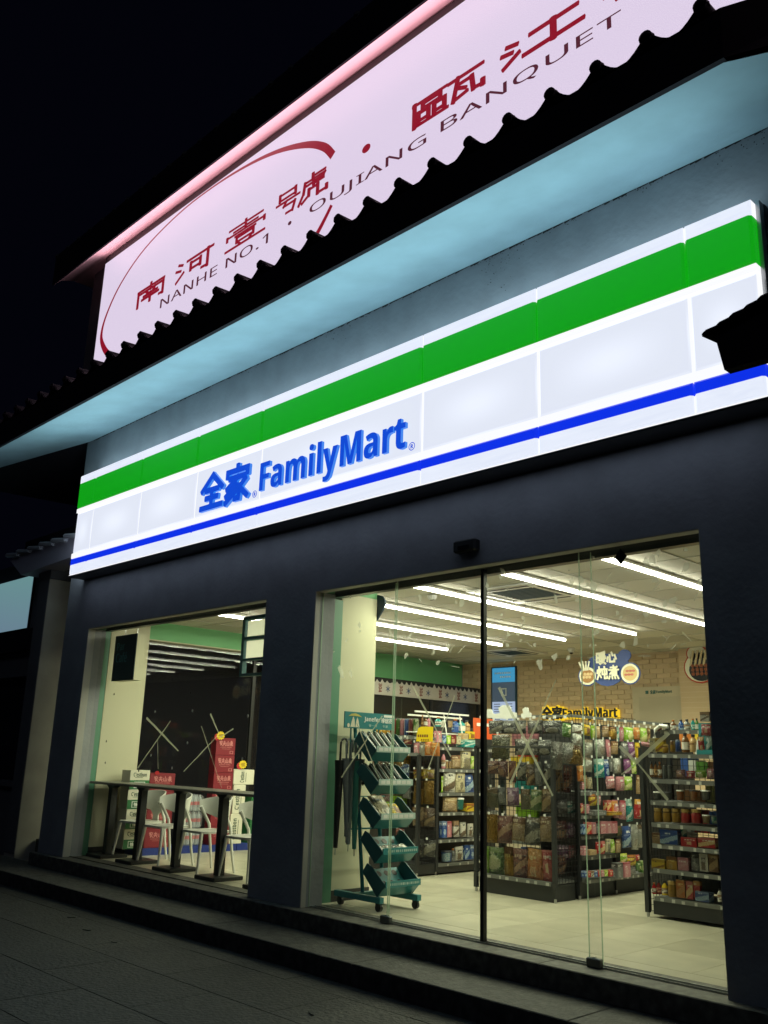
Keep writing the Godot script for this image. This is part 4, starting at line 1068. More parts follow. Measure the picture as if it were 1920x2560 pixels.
# ------------------------------------------------------------------ neighbours
func neighbours():
	var D = mats["dark_plaster"]
	var N := thing("neighbour_house", "dark low house beside the shop with a pale pier and tiled eaves", "building")
	add("pier", boxes([[-10.86, -10.5, 0.0, 4.1, -0.62, -0.18]]), mats["pale_plaster"], N)
	add("pier_face", boxes([[-10.86, -10.502, 0.16, 4.1, -0.178, -0.17]]), D, N)
	add("side_wall", boxes([[-10.95, -10.62, 0.0, 4.1, -9.0, -0.622]]), mats["roof_board"], N)
	add("pier_cap", boxes([[-10.87, -10.45, 4.1, 4.24, -2.4, -0.16]]), D, N)
	add("pier_foot", boxes([[-10.46, -9.75, 0.15, 0.36, -1.6, -0.45]]), mats["granite"], N)
	add("upper_wall", boxes([[-16.0, -10.862, 3.46, 4.6, -0.9, -0.42]]), D, N)
	var NS := thing("neighbour_lit_wall", "pale teal wall panel, light painted as glow, under tiled eaves at the left edge", "sign", Vector3(-13.0, 3.46, -0.38))  # wall lit by an unseen lamp, its light put into a glowing colour
	var tg := GradientTexture2D.new()  # gradient paints the light falling across the wall
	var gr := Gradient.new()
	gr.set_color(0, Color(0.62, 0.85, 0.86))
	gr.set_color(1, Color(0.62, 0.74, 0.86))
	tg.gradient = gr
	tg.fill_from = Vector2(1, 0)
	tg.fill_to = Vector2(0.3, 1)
	var nm := glow("lit_wall_glow", Color(0.66, 0.66, 0.66), 1.0)
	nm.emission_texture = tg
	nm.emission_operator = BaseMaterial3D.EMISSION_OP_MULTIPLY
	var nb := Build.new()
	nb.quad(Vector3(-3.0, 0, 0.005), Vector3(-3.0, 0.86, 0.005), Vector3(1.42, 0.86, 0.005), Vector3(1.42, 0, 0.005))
	add("painted_wall_light", nb, nm, NS)
	add("lit_wall_backing", boxes([[-3.0, 1.42, 0.0, 0.86, -0.038, 0.0]]), mats["roof_board"], NS)
	add("beam", boxes([[-16.0, -10.862, 3.12, 3.455, -0.9, -0.42]]), mats["roof_board"], N)
	add("wall_band", boxes([[-16.0, -10.862, 2.72, 3.115, -0.9, -0.55]]), D, N)
	var sh := Node3D.new()
	sh.name = "shutter"
	N.add_child(sh)
	var sl := Build.new()
	sl.soft(Vector3.ZERO, Vector3(4.6, 0.088, 0.03), 0.008)
	var slm := sl.mesh()
	for k in 18:
		var o := put("slat", slm, mats["roof_board"], sh)
		o.position = Vector3(-13.2, 1.16 + 0.09 * k, -0.72)
	add("sill", boxes([[-16.0, -10.862, 1.02, 1.10, -0.9, -0.5]]), mats["dark_plaster"], N)
	add("low_wall", boxes([[-16.0, -10.862, 0.0, 1.015, -0.9, -0.6]]), D, N)
	# the eaves with flat tiles along the top
	var fb := Build.new()
	fb.prism(PackedVector2Array([Vector2(-11.17, 4.21), Vector2(-11.66, 4.50), Vector2(-11.5, 4.56), Vector2(-9.45, 4.56), Vector2(-9.45, 4.27)]), -0.36, 0.0)
	add("eaves_board", fb, mat("eaves_purple", lin(0.36, 0.33, 0.40), 0.6), N)
	var tl := Build.new()
	tl.soft(Vector3.ZERO, Vector3(0.46, 0.07, 0.42), 0.02)
	var tm := tl.mesh()
	for k in 6:
		var o := put("roof_tile", tm, mat("pale_tile", lin(0.32, 0.32, 0.36), 0.6), N)
		o.position = Vector3(-11.52 + 0.41 * k, 4.61 + 0.006 * (k % 2), -0.14)
		o.rotation_degrees = Vector3(14, 0, -7)
	add("roof_slab", boxes([[-11.9, -9.45, 4.66, 4.9, -3.0, -0.3]]), mats["roof_board"], N)
	# eaves of the little canopy at the right edge of the picture
	var C := thing("tiled_canopy", "black corner of a tiled canopy cutting across the right end of the sign", "canopy", Vector3(1.06, 0, 2.0))
	var cb := Build.new()
	cb.prism(PackedVector2Array([Vector2(0.05, 3.515), Vector2(0.085, 3.325), Vector2(3.2, 3.31), Vector2(3.2, 3.62), Vector2(0.3, 3.58), Vector2(0.16, 3.535)]), -0.06, 0.0)
	add("eaves_board", cb, mats["roof_board"], C)
	var ct := Build.new()
	ct.soft(Vector3.ZERO, Vector3(0.13, 0.036, 0.3), 0.012)
	var cm := ct.mesh()
	for k in 10:
		var o := put("roof_tile", cm, mats["roof_tile"], C)
		o.position = Vector3(0.065 + 0.066 * k, 3.54 + 0.017 * k, -0.12 + 0.004 * k)
		o.rotation_degrees = Vector3(8, 0, 6 + 3 * (k % 2))
	add("post", boxes([[2.9, 3.1, 0.0, 3.3, -0.4, -0.2]]), mats["roof_board"], C)
	# distant dark ridge of the building behind on the left is only sky

# ------------------------------------------------------------------ inside the shop
func room():
	var F := Node3D.new()
	F.name = "shop_floor"
	add_child(F)
	structure(F)
	add("screed", boxes([[-9.0, 3.9, 0.02, 0.288, -9.0, -0.30]]), mats["joint"], F)
	var bt := Build.new()
	bt.soft(Vector3(0, -0.006, 0), Vector3(0.6075, 0.012, 0.6075), 0.0015)
	var bm := bt.mesh()
	var tones := []
	for v in 4:
		var m := mat("floor_tile_%d" % v, lin(0.52, 0.488, 0.375) * [0.95, 1.0, 1.03, 0.98][v], 0.32)
		m.albedo_color.a = 1.0
		m.albedo_texture = blotch
		m.uv1_offset = Vector3(v * 0.2, 0, v * 0.37)
		world_tri(m, 0.6)
		tones.append(m)
	for i in range(-13, 4):
		for j in 13:
			var x := -1.1 + 0.61 * i + 0.305
			var z := -0.49 - 0.61 * j + 0.305
			if z > -0.2:
				continue
			var o := put("floor_tile", bm, tones[rng.randi() % 4], F)
			o.position = Vector3(x, 0.30, z - 0.0)
	add("threshold", boxes([[-8.69, 0.0, 0.288, 0.2985, -0.49, -0.312]]), mats["floor_tile_1"], F)
	# left wall: pale pier, glazing under a green beam, end wall
	var Lw := Node3D.new()
	Lw.name = "left_wall"
	add_child(Lw)
	structure(Lw)
	add("green_strip", boxes([[-8.758, -8.735, 0.30, 3.4, -0.36, -0.13]]), mats["green_strip"], Lw)
	add("pale_pier", boxes([[-8.758, -8.73, 0.40, 3.4, -0.95, -0.362]]), mats["cream_wall"], Lw)
	add("skirting", boxes([[-8.758, -8.72, 0.30, 0.40, -0.95, -0.362]]), mats["skirting"], Lw)
	add("green_beam", boxes([[-9.04, -8.75, 3.15, 3.42, -4.4, -0.952]]), mats["green_wall"], Lw)
	add("green_beam", boxes([[-9.04, -8.75, 2.94, 3.42, -7.72, -4.402]]), mats["green_wall"], Lw)
	add("beam_edge", boxes([[-9.04, -8.742, 3.135, 3.148, -4.4, -0.952]]), mats["cream_wall"], Lw)
	var gp := Build.new()
	for q in [[-2.9, -0.952], [-5.0, -2.9], [-7.4, -5.0]]:
		gp.quad(Vector3(-8.86, 0.31, q[1]), Vector3(-8.86, 3.14, q[1]), Vector3(-8.86, 3.14, q[0]), Vector3(-8.86, 0.31, q[0]))
	add("side_glazing", gp, mats["side_glass"], Lw)
	add("glazing_bar", boxes([[-8.88, -8.84, 0.30, 3.14, -2.93, -2.87], [-8.88, -8.84, 0.30, 2.94, -5.03, -4.97], [-8.89, -8.83, 0.30, 0.34, -7.4, -0.952]]), mats["black_metal"], Lw)
	# back wall in pale bricks
	var Bw := Node3D.new()
	Bw.name = "back_wall"
	add_child(Bw)
	structure(Bw)
	add("wall_body", boxes([[-9.04, 3.9, 0.0, 3.5, -8.0, -7.75]]), mat("mortar", lin(0.68, 0.53, 0.36), 0.8), Bw)
	var bk := Build.new()
	bk.soft(Vector3.ZERO, Vector3(0.232, 0.07, 0.02), 0.003)
	var bkm := bk.mesh()
	var bt2 := []
	for v in 4:
		var m := mat("brick_%d" % v, lin(0.60, 0.45, 0.285) * [0.95, 1.0, 1.03, 0.98][v], 0.7)
		m.albedo_color.a = 1.0
		bt2.append(m)
	for r in 13:
		for c in 19:
			var x := -8.62 + 0.24 * c + (0.12 if r % 2 else 0.0)
			var o := put("brick", bkm, bt2[rng.randi() % 4], Bw)
			o.position = Vector3(x, 2.36 + 0.078 * r + 0.035, -7.745)
	# the wall box behind the counter, a step nearer
	add("counter_wall", boxes([[-4.17, -2.4, 0.3, 3.4, -7.74, -7.55]]), mat("counter_wall", lin(0.62, 0.46, 0.29), 0.75), Bw)
	add("dark_reflection_box", boxes([[-2.39, 3.9, 0.3, 3.4, -7.74, -7.3]]), mats["skirting"], Bw)  # unseen dark box, added to darken the reflection in the side glass
	var lines := []
	for r in 12:
		lines.append([-4.165, -2.5, 2.42 + 0.078 * r, 2.428 + 0.078 * r, -7.55, -7.546])
	add("mortar_line", boxes(lines), mats["mortar"], Bw)
	# right wall, out of sight but it bounds the room
	structure(add("right_wall", boxes([[3.6, 3.88, 0.3, 3.5, -7.7, -0.28]]), mats["dark_plaster"]))
	structure(add("front_wall_lining", boxes([[0.002, 3.6, 0.3, 3.4, -0.30, -0.262]]), mats["cream_wall"]))
	# pier between window and door, seen from the side through the door glass
	var Pr := Node3D.new()
	Pr.name = "inner_pier"
	add_child(Pr)
	structure(Pr)
	add("pale_face", boxes([[-4.50, -4.10, 0.40, 3.24, -0.945, -0.452]]), mats["cream_wall"], Pr)
	add("green_strip", boxes([[-4.50, -4.085, 0.30, 3.16, -0.45, -0.262]]), mats["green_strip"], Pr)
	add("green_strip", boxes([[-4.11, -4.085, 0.30, 3.16, -0.2615, -0.13]]), mats["green_strip"], Pr)
	add("green_band", boxes([[-4.50, -4.102, 3.242, 3.4, -0.945, -0.452]]), mats["green_wall"], Pr)
	add("skirting", boxes([[-4.51, -4.09, 0.30, 0.40, -0.95, -0.451]]), mats["skirting"], Pr)
	# dark steel head behind the glass
	structure(add("door_head", boxes([[-4.0, 0.0, 3.154, 3.40, -0.34, -0.262]]), mat("head_steel", lin(0.10, 0.11, 0.11), 0.35, 0.6)))
	structure(add("door_head", boxes([[-8.7, -4.79, 3.172, 3.40, -0.34, -0.262]]), mats["head_steel"]))

func ceiling():
	var C := Node3D.new()
	C.name = "shop_ceiling"
	add_child(C)
	structure(C)
	add("slab", boxes([[-9.0, 3.9, 3.46, 3.6, -7.75, -0.27]]), mats["skirting"], C)
	var t := Build.new()
	t.soft(Vector3.ZERO, Vector3(1.176, 0.014, 0.626), 0.003)
	var tm := t.mesh()
	var tones := []
	for v in 3:
		var m := mat("ceiling_tile_%d" % v, lin(0.60, 0.58, 0.49) * [0.95, 1.0, 1.04][v], 0.75)
		m.albedo_color.a = 1.0
		tones.append(m)
	for i in range(-7, 4):
		for j in range(1, 12):
			var o := put("ceiling_tile", tm, tones[rng.randi() % 3], C)
			o.position = Vector3(-1.0 + 1.19 * i + 0.595, 3.409, -1.04 - 0.638 * j + 0.319 - 0.638 * 0.0)
	var bars := Build.new()
	for i in range(-7, 5):
		bars.boxr(-1.006 + 1.19 * i, -0.994 + 1.19 * i, 3.397, 3.41, -7.74, -0.35)
	for j in range(0, 11):
		bars.boxr(-9.0, 3.6, 3.3975, 3.411, -1.046 - 0.638 * j, -1.034 - 0.638 * j)
	add("grid_bar", bars, mat("ceiling_bar", lin(0.46, 0.45, 0.38), 0.5), C)
	# tube lights
	var tube := glow("tube_glow", lin(1.0, 1.0, 0.80), 15.0)
	var xs := [-1.4, -2.5, -3.64, -4.78, -5.94, -7.05]
	var which := ["ceiling tube light nearest the right door jamb", "second ceiling tube light from the right door jamb", "third ceiling tube light, over the aisle before the umbrella stand", "fourth ceiling tube light, in line with the pier by the door", "fifth ceiling tube light, over the left rack", "ceiling tube light nearest the green beam of the left wall"]
	for i in 6:
		var L := thing("ceiling_light", which[i], "light", Vector3(xs[i], 3.4, -3.1), 0.0, "ceiling tube lights in rows")
		add("channel", boxes([[-0.022, 0.022, -0.034, -0.012, -2.3, 2.3]]), mats["white_plastic"], L)
		var b := Build.new()
		b.tube([Vector3(0, -0.054, -2.28), Vector3(0, -0.054, 2.28)], 0.018, 10)
		add("tube", b, tube, L)
		var c := []
		for k in 5:
			c.append([-0.006, 0.006, -0.012, -0.003, -2.0 + k, -1.985 + k])
		add("hanger", boxes(c), mats["white_plastic"], L)
		add("end_cap", boxes([[-0.02, 0.02, -0.074, -0.034, 2.28, 2.3]]), mats["white_plastic"], L)
		area("ceiling_light_glow", Vector3(xs[i], 3.322, -3.1), Vector2(0.05, 4.6), Vector3(0, -1, 0), 6.3, Color(0.97, 1.0, 0.83))
	var V := thing("air_vent", "square ceiling air conditioner with a dark blue grille between two tube lights", "air conditioner", Vector3(-3.08, 3.395, -2.2), 0.0)
	vent(V, 0.92)
	var V2 := thing("air_vent", "dark square ceiling air conditioner far back near the menu board", "air conditioner", Vector3(-6.6, 3.395, -6.5), 0.0)
	vent(V2, 0.84)
	var cm := thing("security_camera", "small white dome camera under the ceiling before the brick wall", "camera", Vector3(-5.5, 3.395, -6.6))
	var b := Build.new()
	b.lathe([Vector2(0.0, -0.07), Vector2(0.035, -0.06), Vector2(0.05, -0.03), Vector2(0.06, -0.012), Vector2(0.06, 0.0)], 14)
	add("housing", b, mats["white_plastic"], cm)
	b = Build.new()
	b.lathe([Vector2(0.0, -0.095), Vector2(0.024, -0.085), Vector2(0.03, -0.066)], 10)
	add("lens", b, mats["black_metal"], cm)
	var n := 0
	for q in [[-4.05, -1.75], [-1.1, -4.9]]:
		var sd := thing("smoke_detector", ["round white smoke detector on the ceiling behind the second tube light", "round white smoke detector on the ceiling near the right jamb"][n], "smoke detector", Vector3(q[0], 3.395, q[1]))
		b = Build.new()
		b.lathe([Vector2(0.0, -0.05), Vector2(0.03, -0.048), Vector2(0.05, -0.03), Vector2(0.055, 0.0)], 14)
		add("housing", b, mats["white_plastic"], sd)
		add("lamp_slit", boxes([[-0.03, 0.03, -0.052, -0.049, -0.006, 0.006]]), mats["grime"], sd)
		n += 1

func vent(V: Node3D, s: float):
	var h := s / 2.0
	add("panel", boxes([[-h, h, -0.02, 0.0, -h, -h + 0.17], [-h, h, -0.02, 0.0, h - 0.17, h], [-h, -h + 0.17, -0.02, 0.0, -h + 0.17, h - 0.17], [h - 0.17, h, -0.02, 0.0, -h + 0.17, h - 0.17]]), mats["white_plastic"], V)
	add("grille", boxes([[-h + 0.17, h - 0.17, -0.012, -0.004, -h + 0.17, h - 0.17]]), mat("vent_blue", lin(0.055, 0.09, 0.12), 0.5), V)
	var sl := []
	for k in 9:
		var z: float = lerpf(-h + 0.2, h - 0.2, k / 8.0)
		sl.append([-h + 0.175, h - 0.175, -0.018, -0.0125, z - 0.006, z + 0.006])
	add("louvre", boxes(sl), mats["vent_blue"], V)
	add("slot", boxes([[-h + 0.16, h - 0.16, -0.024, -0.0205, -h + 0.06, -h + 0.10], [-h + 0.16, h - 0.16, -0.024, -0.0205, h - 0.10, h - 0.06], [-h + 0.06, -h + 0.10, -0.024, -0.0205, -h + 0.16, h - 0.16], [h - 0.10, h - 0.06, -0.024, -0.0205, -h + 0.16, h - 0.16]]), mats["black_metal"], V)

func blob(cx: float, cy: float, rx: float, ry: float, n := 20, wob := 0.0) -> PackedVector2Array:
	var p := PackedVector2Array()
	for i in n:
		var a := TAU * i / n
		var w := 1.0 + wob * sin(a * 3.0 + cx * 9.0)
		p.append(Vector2(cx + cos(a) * rx * w, cy + sin(a) * ry * w))
	return p

func flat(called: String, polys: Array, z0: float, z1: float, m: Material, parent: Node) -> void:
	var b := Build.new()
	for p in polys:
		b.prism(p, z0, z1)
	add(called, b, m, parent)

func back_wall_things():
	# tall blue price board
	var M := thing("menu_board", "tall narrow blue price board on the pale brick wall", "menu board", Vector3(-7.72, 2.2, -7.72))
	add("frame", boxes([[-0.29, 0.29, 0.0, 1.11, 0.0, 0.03]]), mat("menu_navy", lin(0.015, 0.05, 0.09), 0.4), M)
	var mb := glow("menu_screen_blue", lin(0.05, 0.30, 0.52), 1.0)
	add("screen_top", boxes([[-0.26, 0.26, 0.83, 1.09, 0.03, 0.034]]), mb, M)
	add("screen_photo", boxes([[-0.26, 0.26, 0.48, 0.828, 0.03, 0.034]]), glow("menu_photo", lin(0.05, 0.075, 0.10), 1.0), M)
	add("screen_list", boxes([[-0.26, 0.26, 0.02, 0.478, 0.03, 0.034]]), glow("menu_list", lin(0.40, 0.50, 0.68), 1.0), M)
	var ln := []
	for k in 9:
		var y := 0.43 - 0.045 * k
		ln.append([-0.22, -0.22 + rng.randf_range(0.1, 0.2), y, y + 0.012, 0.034, 0.036])
		ln.append([0.08, 0.2, y, y + 0.012, 0.034, 0.036])
	add("price_line", boxes(ln), mats["ink_dark"], M)
	ln = []
	for k in 9:
		ln.append([-0.2 + 0.042 * k, -0.175 + 0.042 * k, 0.98, 1.01, 0.034, 0.036])
		if k > 2:
			ln.append([-0.2 + 0.042 * k, -0.175 + 0.042 * k, 0.91, 0.94, 0.034, 0.036])
	add("heading", boxes(ln), mats["ink_white"], M)
	add("emblem", boxes([[-0.05, 0.07, 0.58, 0.60, 0.034, 0.036], [-0.05, 0.07, 0.70, 0.72, 0.034, 0.036], [-0.05, -0.03, 0.60, 0.70, 0.034, 0.036], [0.05, 0.07, 0.60, 0.70, 0.034, 0.036]]), mats["ink_white"], M)
	# hanging food sign
	var H := thing("food_sign", "blue cloud shaped hanging food sign with white characters and two bowls", "hanging sign", Vector3(-4.47, 0.21, -6.0))
	H.scale = Vector3(0.87, 0.87, 0.87)
	var navy := mat("sign_navy", lin(0.02, 0.05, 0.22), 0.5)
	var creamy := mat("sign_cream", lin(0.80, 0.77, 0.62), 0.5)
	flat("backing", [blob(0.0, 3.18, 0.40, 0.27, 24, 0.08)], 0.0, 0.02, navy, H)
	flat("backing", [blob(0.33, 3.38, 0.12, 0.10)], 0.0, 0.0195, navy, H)
	flat("bowl_rim", [blob(-0.38, 3.07, 0.19, 0.17)], 0.021, 0.03, navy, H)
	flat("bowl_rim", [blob(0.43, 3.08, 0.19, 0.18)], 0.021, 0.03, navy, H)
	flat("plate", [blob(-0.38, 3.07, 0.165, 0.15)], 0.031, 0.036, creamy, H)
	flat("plate", [blob(0.43, 3.08, 0.165, 0.16)], 0.031, 0.036, creamy, H)
	flat("soup", [blob(-0.38, 3.065, 0.135, 0.11)], 0.037, 0.042, mat("soup_brown", lin(0.36, 0.17, 0.05), 0.5), H)
	flat("soup", [blob(0.43, 3.08, 0.13, 0.12)], 0.037, 0.042, mat("soup_pale", lin(0.62, 0.45, 0.20), 0.5), H)
	var bits := []
	var bits2 := []
	for k in 6:
		bits.append(blob(-0.45 + 0.03 * k, 3.05 + 0.05 * (k % 2), 0.03, 0.026, 8))
		bits2.append(blob(0.36 + 0.028 * k, 3.06 + 0.06 * (k % 2), 0.03, 0.02, 8))
	flat("dumpling", bits, 0.043, 0.048, mat("dumpling", lin(0.72, 0.52, 0.28), 0.5), H)
	flat("meat_slice", bits2, 0.043, 0.048, mat("meat", lin(0.50, 0.14, 0.10), 0.5), H)
	var sk := Build.new()
	for k in 4:
		sk.box(Vector3(-0.50 + 0.05 * k, 3.24, 0.044), Vector3(0.028, 0.16, 0.01), Basis(Vector3.BACK, 0.5 - 0.25 * k))
	add("skewer", sk, creamy, H)
	glyphs("暖心", -0.22, 0.20, 3.26, 3.47, 0.022, 0.006, 0.034, creamy, H, "characters", 0.1)
	glyphs("炖煮", -0.19, 0.25, 3.0, 3.22, 0.05, 0.006, 0.030, creamy, H, "characters", 0.06)
	# kebab sign at the right edge of the door
	var K := thing("kebab_sign", "food sign with a red rim and grilled skewers at the right jamb", "hanging sign", Vector3(-3.80, 0, -7.53))
	flat("backing", [blob(0.0, 3.10, 0.27, 0.24), blob(-0.05, 3.31, 0.17, 0.14)], 0.0, 0.02, mat("kebab_red", lin(0.55, 0.06, 0.03), 0.5), K)
	flat("panel", [blob(0.0, 3.10, 0.25, 0.22), blob(-0.05, 3.31, 0.15, 0.12)], 0.0205, 0.026, creamy, K)
	flat("pot", [blob(0.02, 3.06, 0.20, 0.17)], 0.027, 0.032, mats["ink_dark"], K)
	var kb := Build.new()
	for k in 4:
		kb.box(Vector3(-0.12 + 0.07 * k, 3.24, 0.036), Vector3(0.035, 0.24, 0.008), Basis(Vector3.BACK, -0.25))
	add("skewer", kb, mat("skewer_cream", lin(0.62, 0.5, 0.3), 0.6), K)
	kb = Build.new()
	for k in 12:
		kb.box(Vector3(-0.11 + 0.07 * (k % 4), 3.0 + 0.06 * (k / 4), 0.04 + 0.001 * k), Vector3(0.05, 0.045, 0.01), Basis(Vector3.BACK, 0.3 * k))
	add("meat_cube", kb, mat("meat_brown", lin(0.30, 0.08, 0.03), 0.5), K)
	# backlit wall sign
	var Y := thing("backlit_sign", "dark shop lettering glowing yellow round its edges on the brick wall", "sign", Vector3(-6.12, 0, -7.70))
	var yl := glow("backlit_yellow", lin(0.95, 0.62, 0.02), 1.1)
	letters("FamilyMart", -0.312, 0.772, 2.315, 2.558, 0.0, 0.02, yl, Y, bold, "glow_edge")
	var yy := Build.new()
	yy.boxr(-0.325, 0.785, 2.35, 2.50, -0.01, -0.004)
	yy.boxr(-0.76, -0.30, 2.33, 2.57, -0.011, -0.005)
	add("glow_band", yy, yl, Y)
	glyphs("全家", -0.745, -0.30, 2.35, 2.57, 0.0, 0.02, 0.06, yl, Y, "glow_edge", 0.02)
	letters("FamilyMart", -0.30, 0.76, 2.328, 2.545, 0.03, 0.02, mats["ink_dark"], Y, bold, "letters")
	glyphs("全家", -0.735, -0.31, 2.355, 2.56, 0.03, 0.02, 0.036, mats["ink_dark"], Y, "letters", 0.06)
	area("backlit_sign_glow", Vector3(-6.1, 2.42, -7.66), Vector2(1.4, 0.2), Vector3(0, 0, 1), 0.05, Color(1.0, 0.75, 0.1))
	# pale notice board
	var W := thing("notice_board", "large pale flat panel with a small green shop mark on the brick wall", "notice board", Vector3(-4.64, 2.05, -7.72))
	add("panel", boxes([[-0.45, 0.45, 0.0, 0.80, 0.0, 0.02]]), mat("board_pale", lin(0.55, 0.47, 0.33), 0.6), W)
	add("inner_panel", boxes([[-0.33, 0.42, 0.02, 0.64, 0.021, 0.03]]), mat("board_pale2", lin(0.50, 0.43, 0.31), 0.6), W)
	var gt := mat("mark_green", lin(0.03, 0.12, 0.10), 0.5)
	letters("FamilyMart", -0.02, 0.25, 0.685, 0.74, 0.021, 0.006, gt, W, bold, "mark")
	glyphs("全家", -0.13, -0.03, 0.69, 0.745, 0.021, 0.005, 0.008, gt, W, "mark")
	add("mark_square", boxes([[-0.21, -0.16, 0.69, 0.74, 0.021, 0.026]]), gt, W)
	# cooler header with leftover protective film along the left wall
	var Fm := thing("cooler_header", "wall cooler header wrapped in torn white protective film above dark glass", "cooler", Vector3(-8.6, 0.3, -6.6))
	add("cabinet", boxes([[-0.14, 0.30, 0.0, 2.34, -1.1, 1.75]]), mat("cooler_dark", lin(0.012, 0.014, 0.016), 0.25), Fm)
	add("frame", boxes([[0.302, 0.32, 0.0, 2.33, -1.1, -1.04], [0.302, 0.32, 0.0, 2.33, 0.2, 0.26], [0.302, 0.32, 0.0, 2.33, 1.70, 1.75]]), mats["black_metal"], Fm)
	var film := mat("film", lin(0.42, 0.39, 0.36), 0.45)
	var fl := Build.new()
	fl.boxr(-0.14, 0.318, 2.344, 2.55, -1.12, 1.76)
	add("film", fl, film, Fm)
	add("torn_edge", boxes([[-0.14, 0.30, 2.552, 2.63, -1.12, 1.76]]), mats["black_metal"], Fm)
	var rg := Build.new()
	for k in 24:
		var z := -1.08 + 0.118 * k
		rg.tri(Vector3(0.322, 2.54, z), Vector3(0.322, 2.56 + rng.randf() * 0.06, z - 0.04), Vector3(0.322, 2.54, z - 0.1))
	add("torn_flap", rg, film, Fm)
	var nr := mat("film_red", lin(0.16, 0.03, 0.02), 0.6)
	var nb := mat("film_blue", lin(0.03, 0.06, 0.16), 0.6)
	for k in 6:
		var z := 1.55 - 0.5 * k
		var o := letters("304", 0.0, 0.15, 0.0, 0.075, 0.0, 0.003, nr, Fm, bold, "print")
		var tr := Transform3D(Basis(Vector3.UP, PI / 2) * Basis(Vector3.BACK, -PI / 2), Vector3(0.321, 2.53, z))
		o.transform = tr * o.transform
		var sb := Build.new()
		for r in 3:
			sb.box(Vector3(0.321, 2.45, z - 0.22), Vector3(0.003, 0.11, 0.012), Basis(Vector3.RIGHT, PI / 3 * r))
		add("print", sb, nb, Fm)

# ------------------------------------------------------------------ glass of the windows and the doors
func pane(called: String, label: String, x0: float, x1: float, y0: float, y1: float, z: float, cat := "glass pane", edge := true, group := "") -> Node3D:
	var o := thing(called, label, cat, Vector3((x0 + x1) / 2, y0, z), 0.0, group)
	var h := (x1 - x0) / 2
	var b := Build.new()
	b.quad(Vector3(-h, 0, 0), Vector3(-h, y1 - y0, 0), Vector3(h, y1 - y0, 0), Vector3(h, 0, 0))
	add("glass", b, mats["window_glass"], o)
	if edge:
		add("glass_edge", boxes([[-h - 0.005, -h, 0, y1 - y0, -0.005, 0.005], [h, h + 0.005, 0, y1 - y0, -0.005, 0.005]]), mats["glass_edge"], o)
	return o

func strip(b: Build, a: Vector2, c: Vector2, w0: float, w1: float):
	var d := (c - a).normalized()
	var n := d.orthogonal()
	var K := 7
	var prev := []
	for i in K + 1:
		var t := float(i) / K
		var p := a.lerp(c, t)
		var w := lerpf(w0, w1, t) * 0.5
		prev.append([p + n * (w + rng.randf_range(-0.0025, 0.0025)), p - n * (w + rng.randf_range(-0.0025, 0.0025))])
	for i in K:
		var q0 = prev[i]
		var q1 = prev[i + 1]
		b.quad(Vector3(q0[1].x, q0[1].y, 0), Vector3(q0[0].x, q0[0].y, 0), Vector3(q1[0].x, q1[0].y, 0), Vector3(q1[1].x, q1[1].y, 0))

func cross(label: String, z: float, list: Array, cx: float, cy: float):
	var o := thing("tape_cross", label, "tape", Vector3(cx, cy, z), 0.0, "tape crosses left on the glass")
	var k := 0
	for q in list:
		var b := Build.new()
		strip(b, Vector2(q[0] - cx, q[1] - cy), Vector2(q[2] - cx, q[3] - cy), q[4] * 0.8, q[5] * 0.8)
		var s := add("tape_strip", b, mats["tape"], o)
		s.position.z = 0.0012 * k
		k += 1

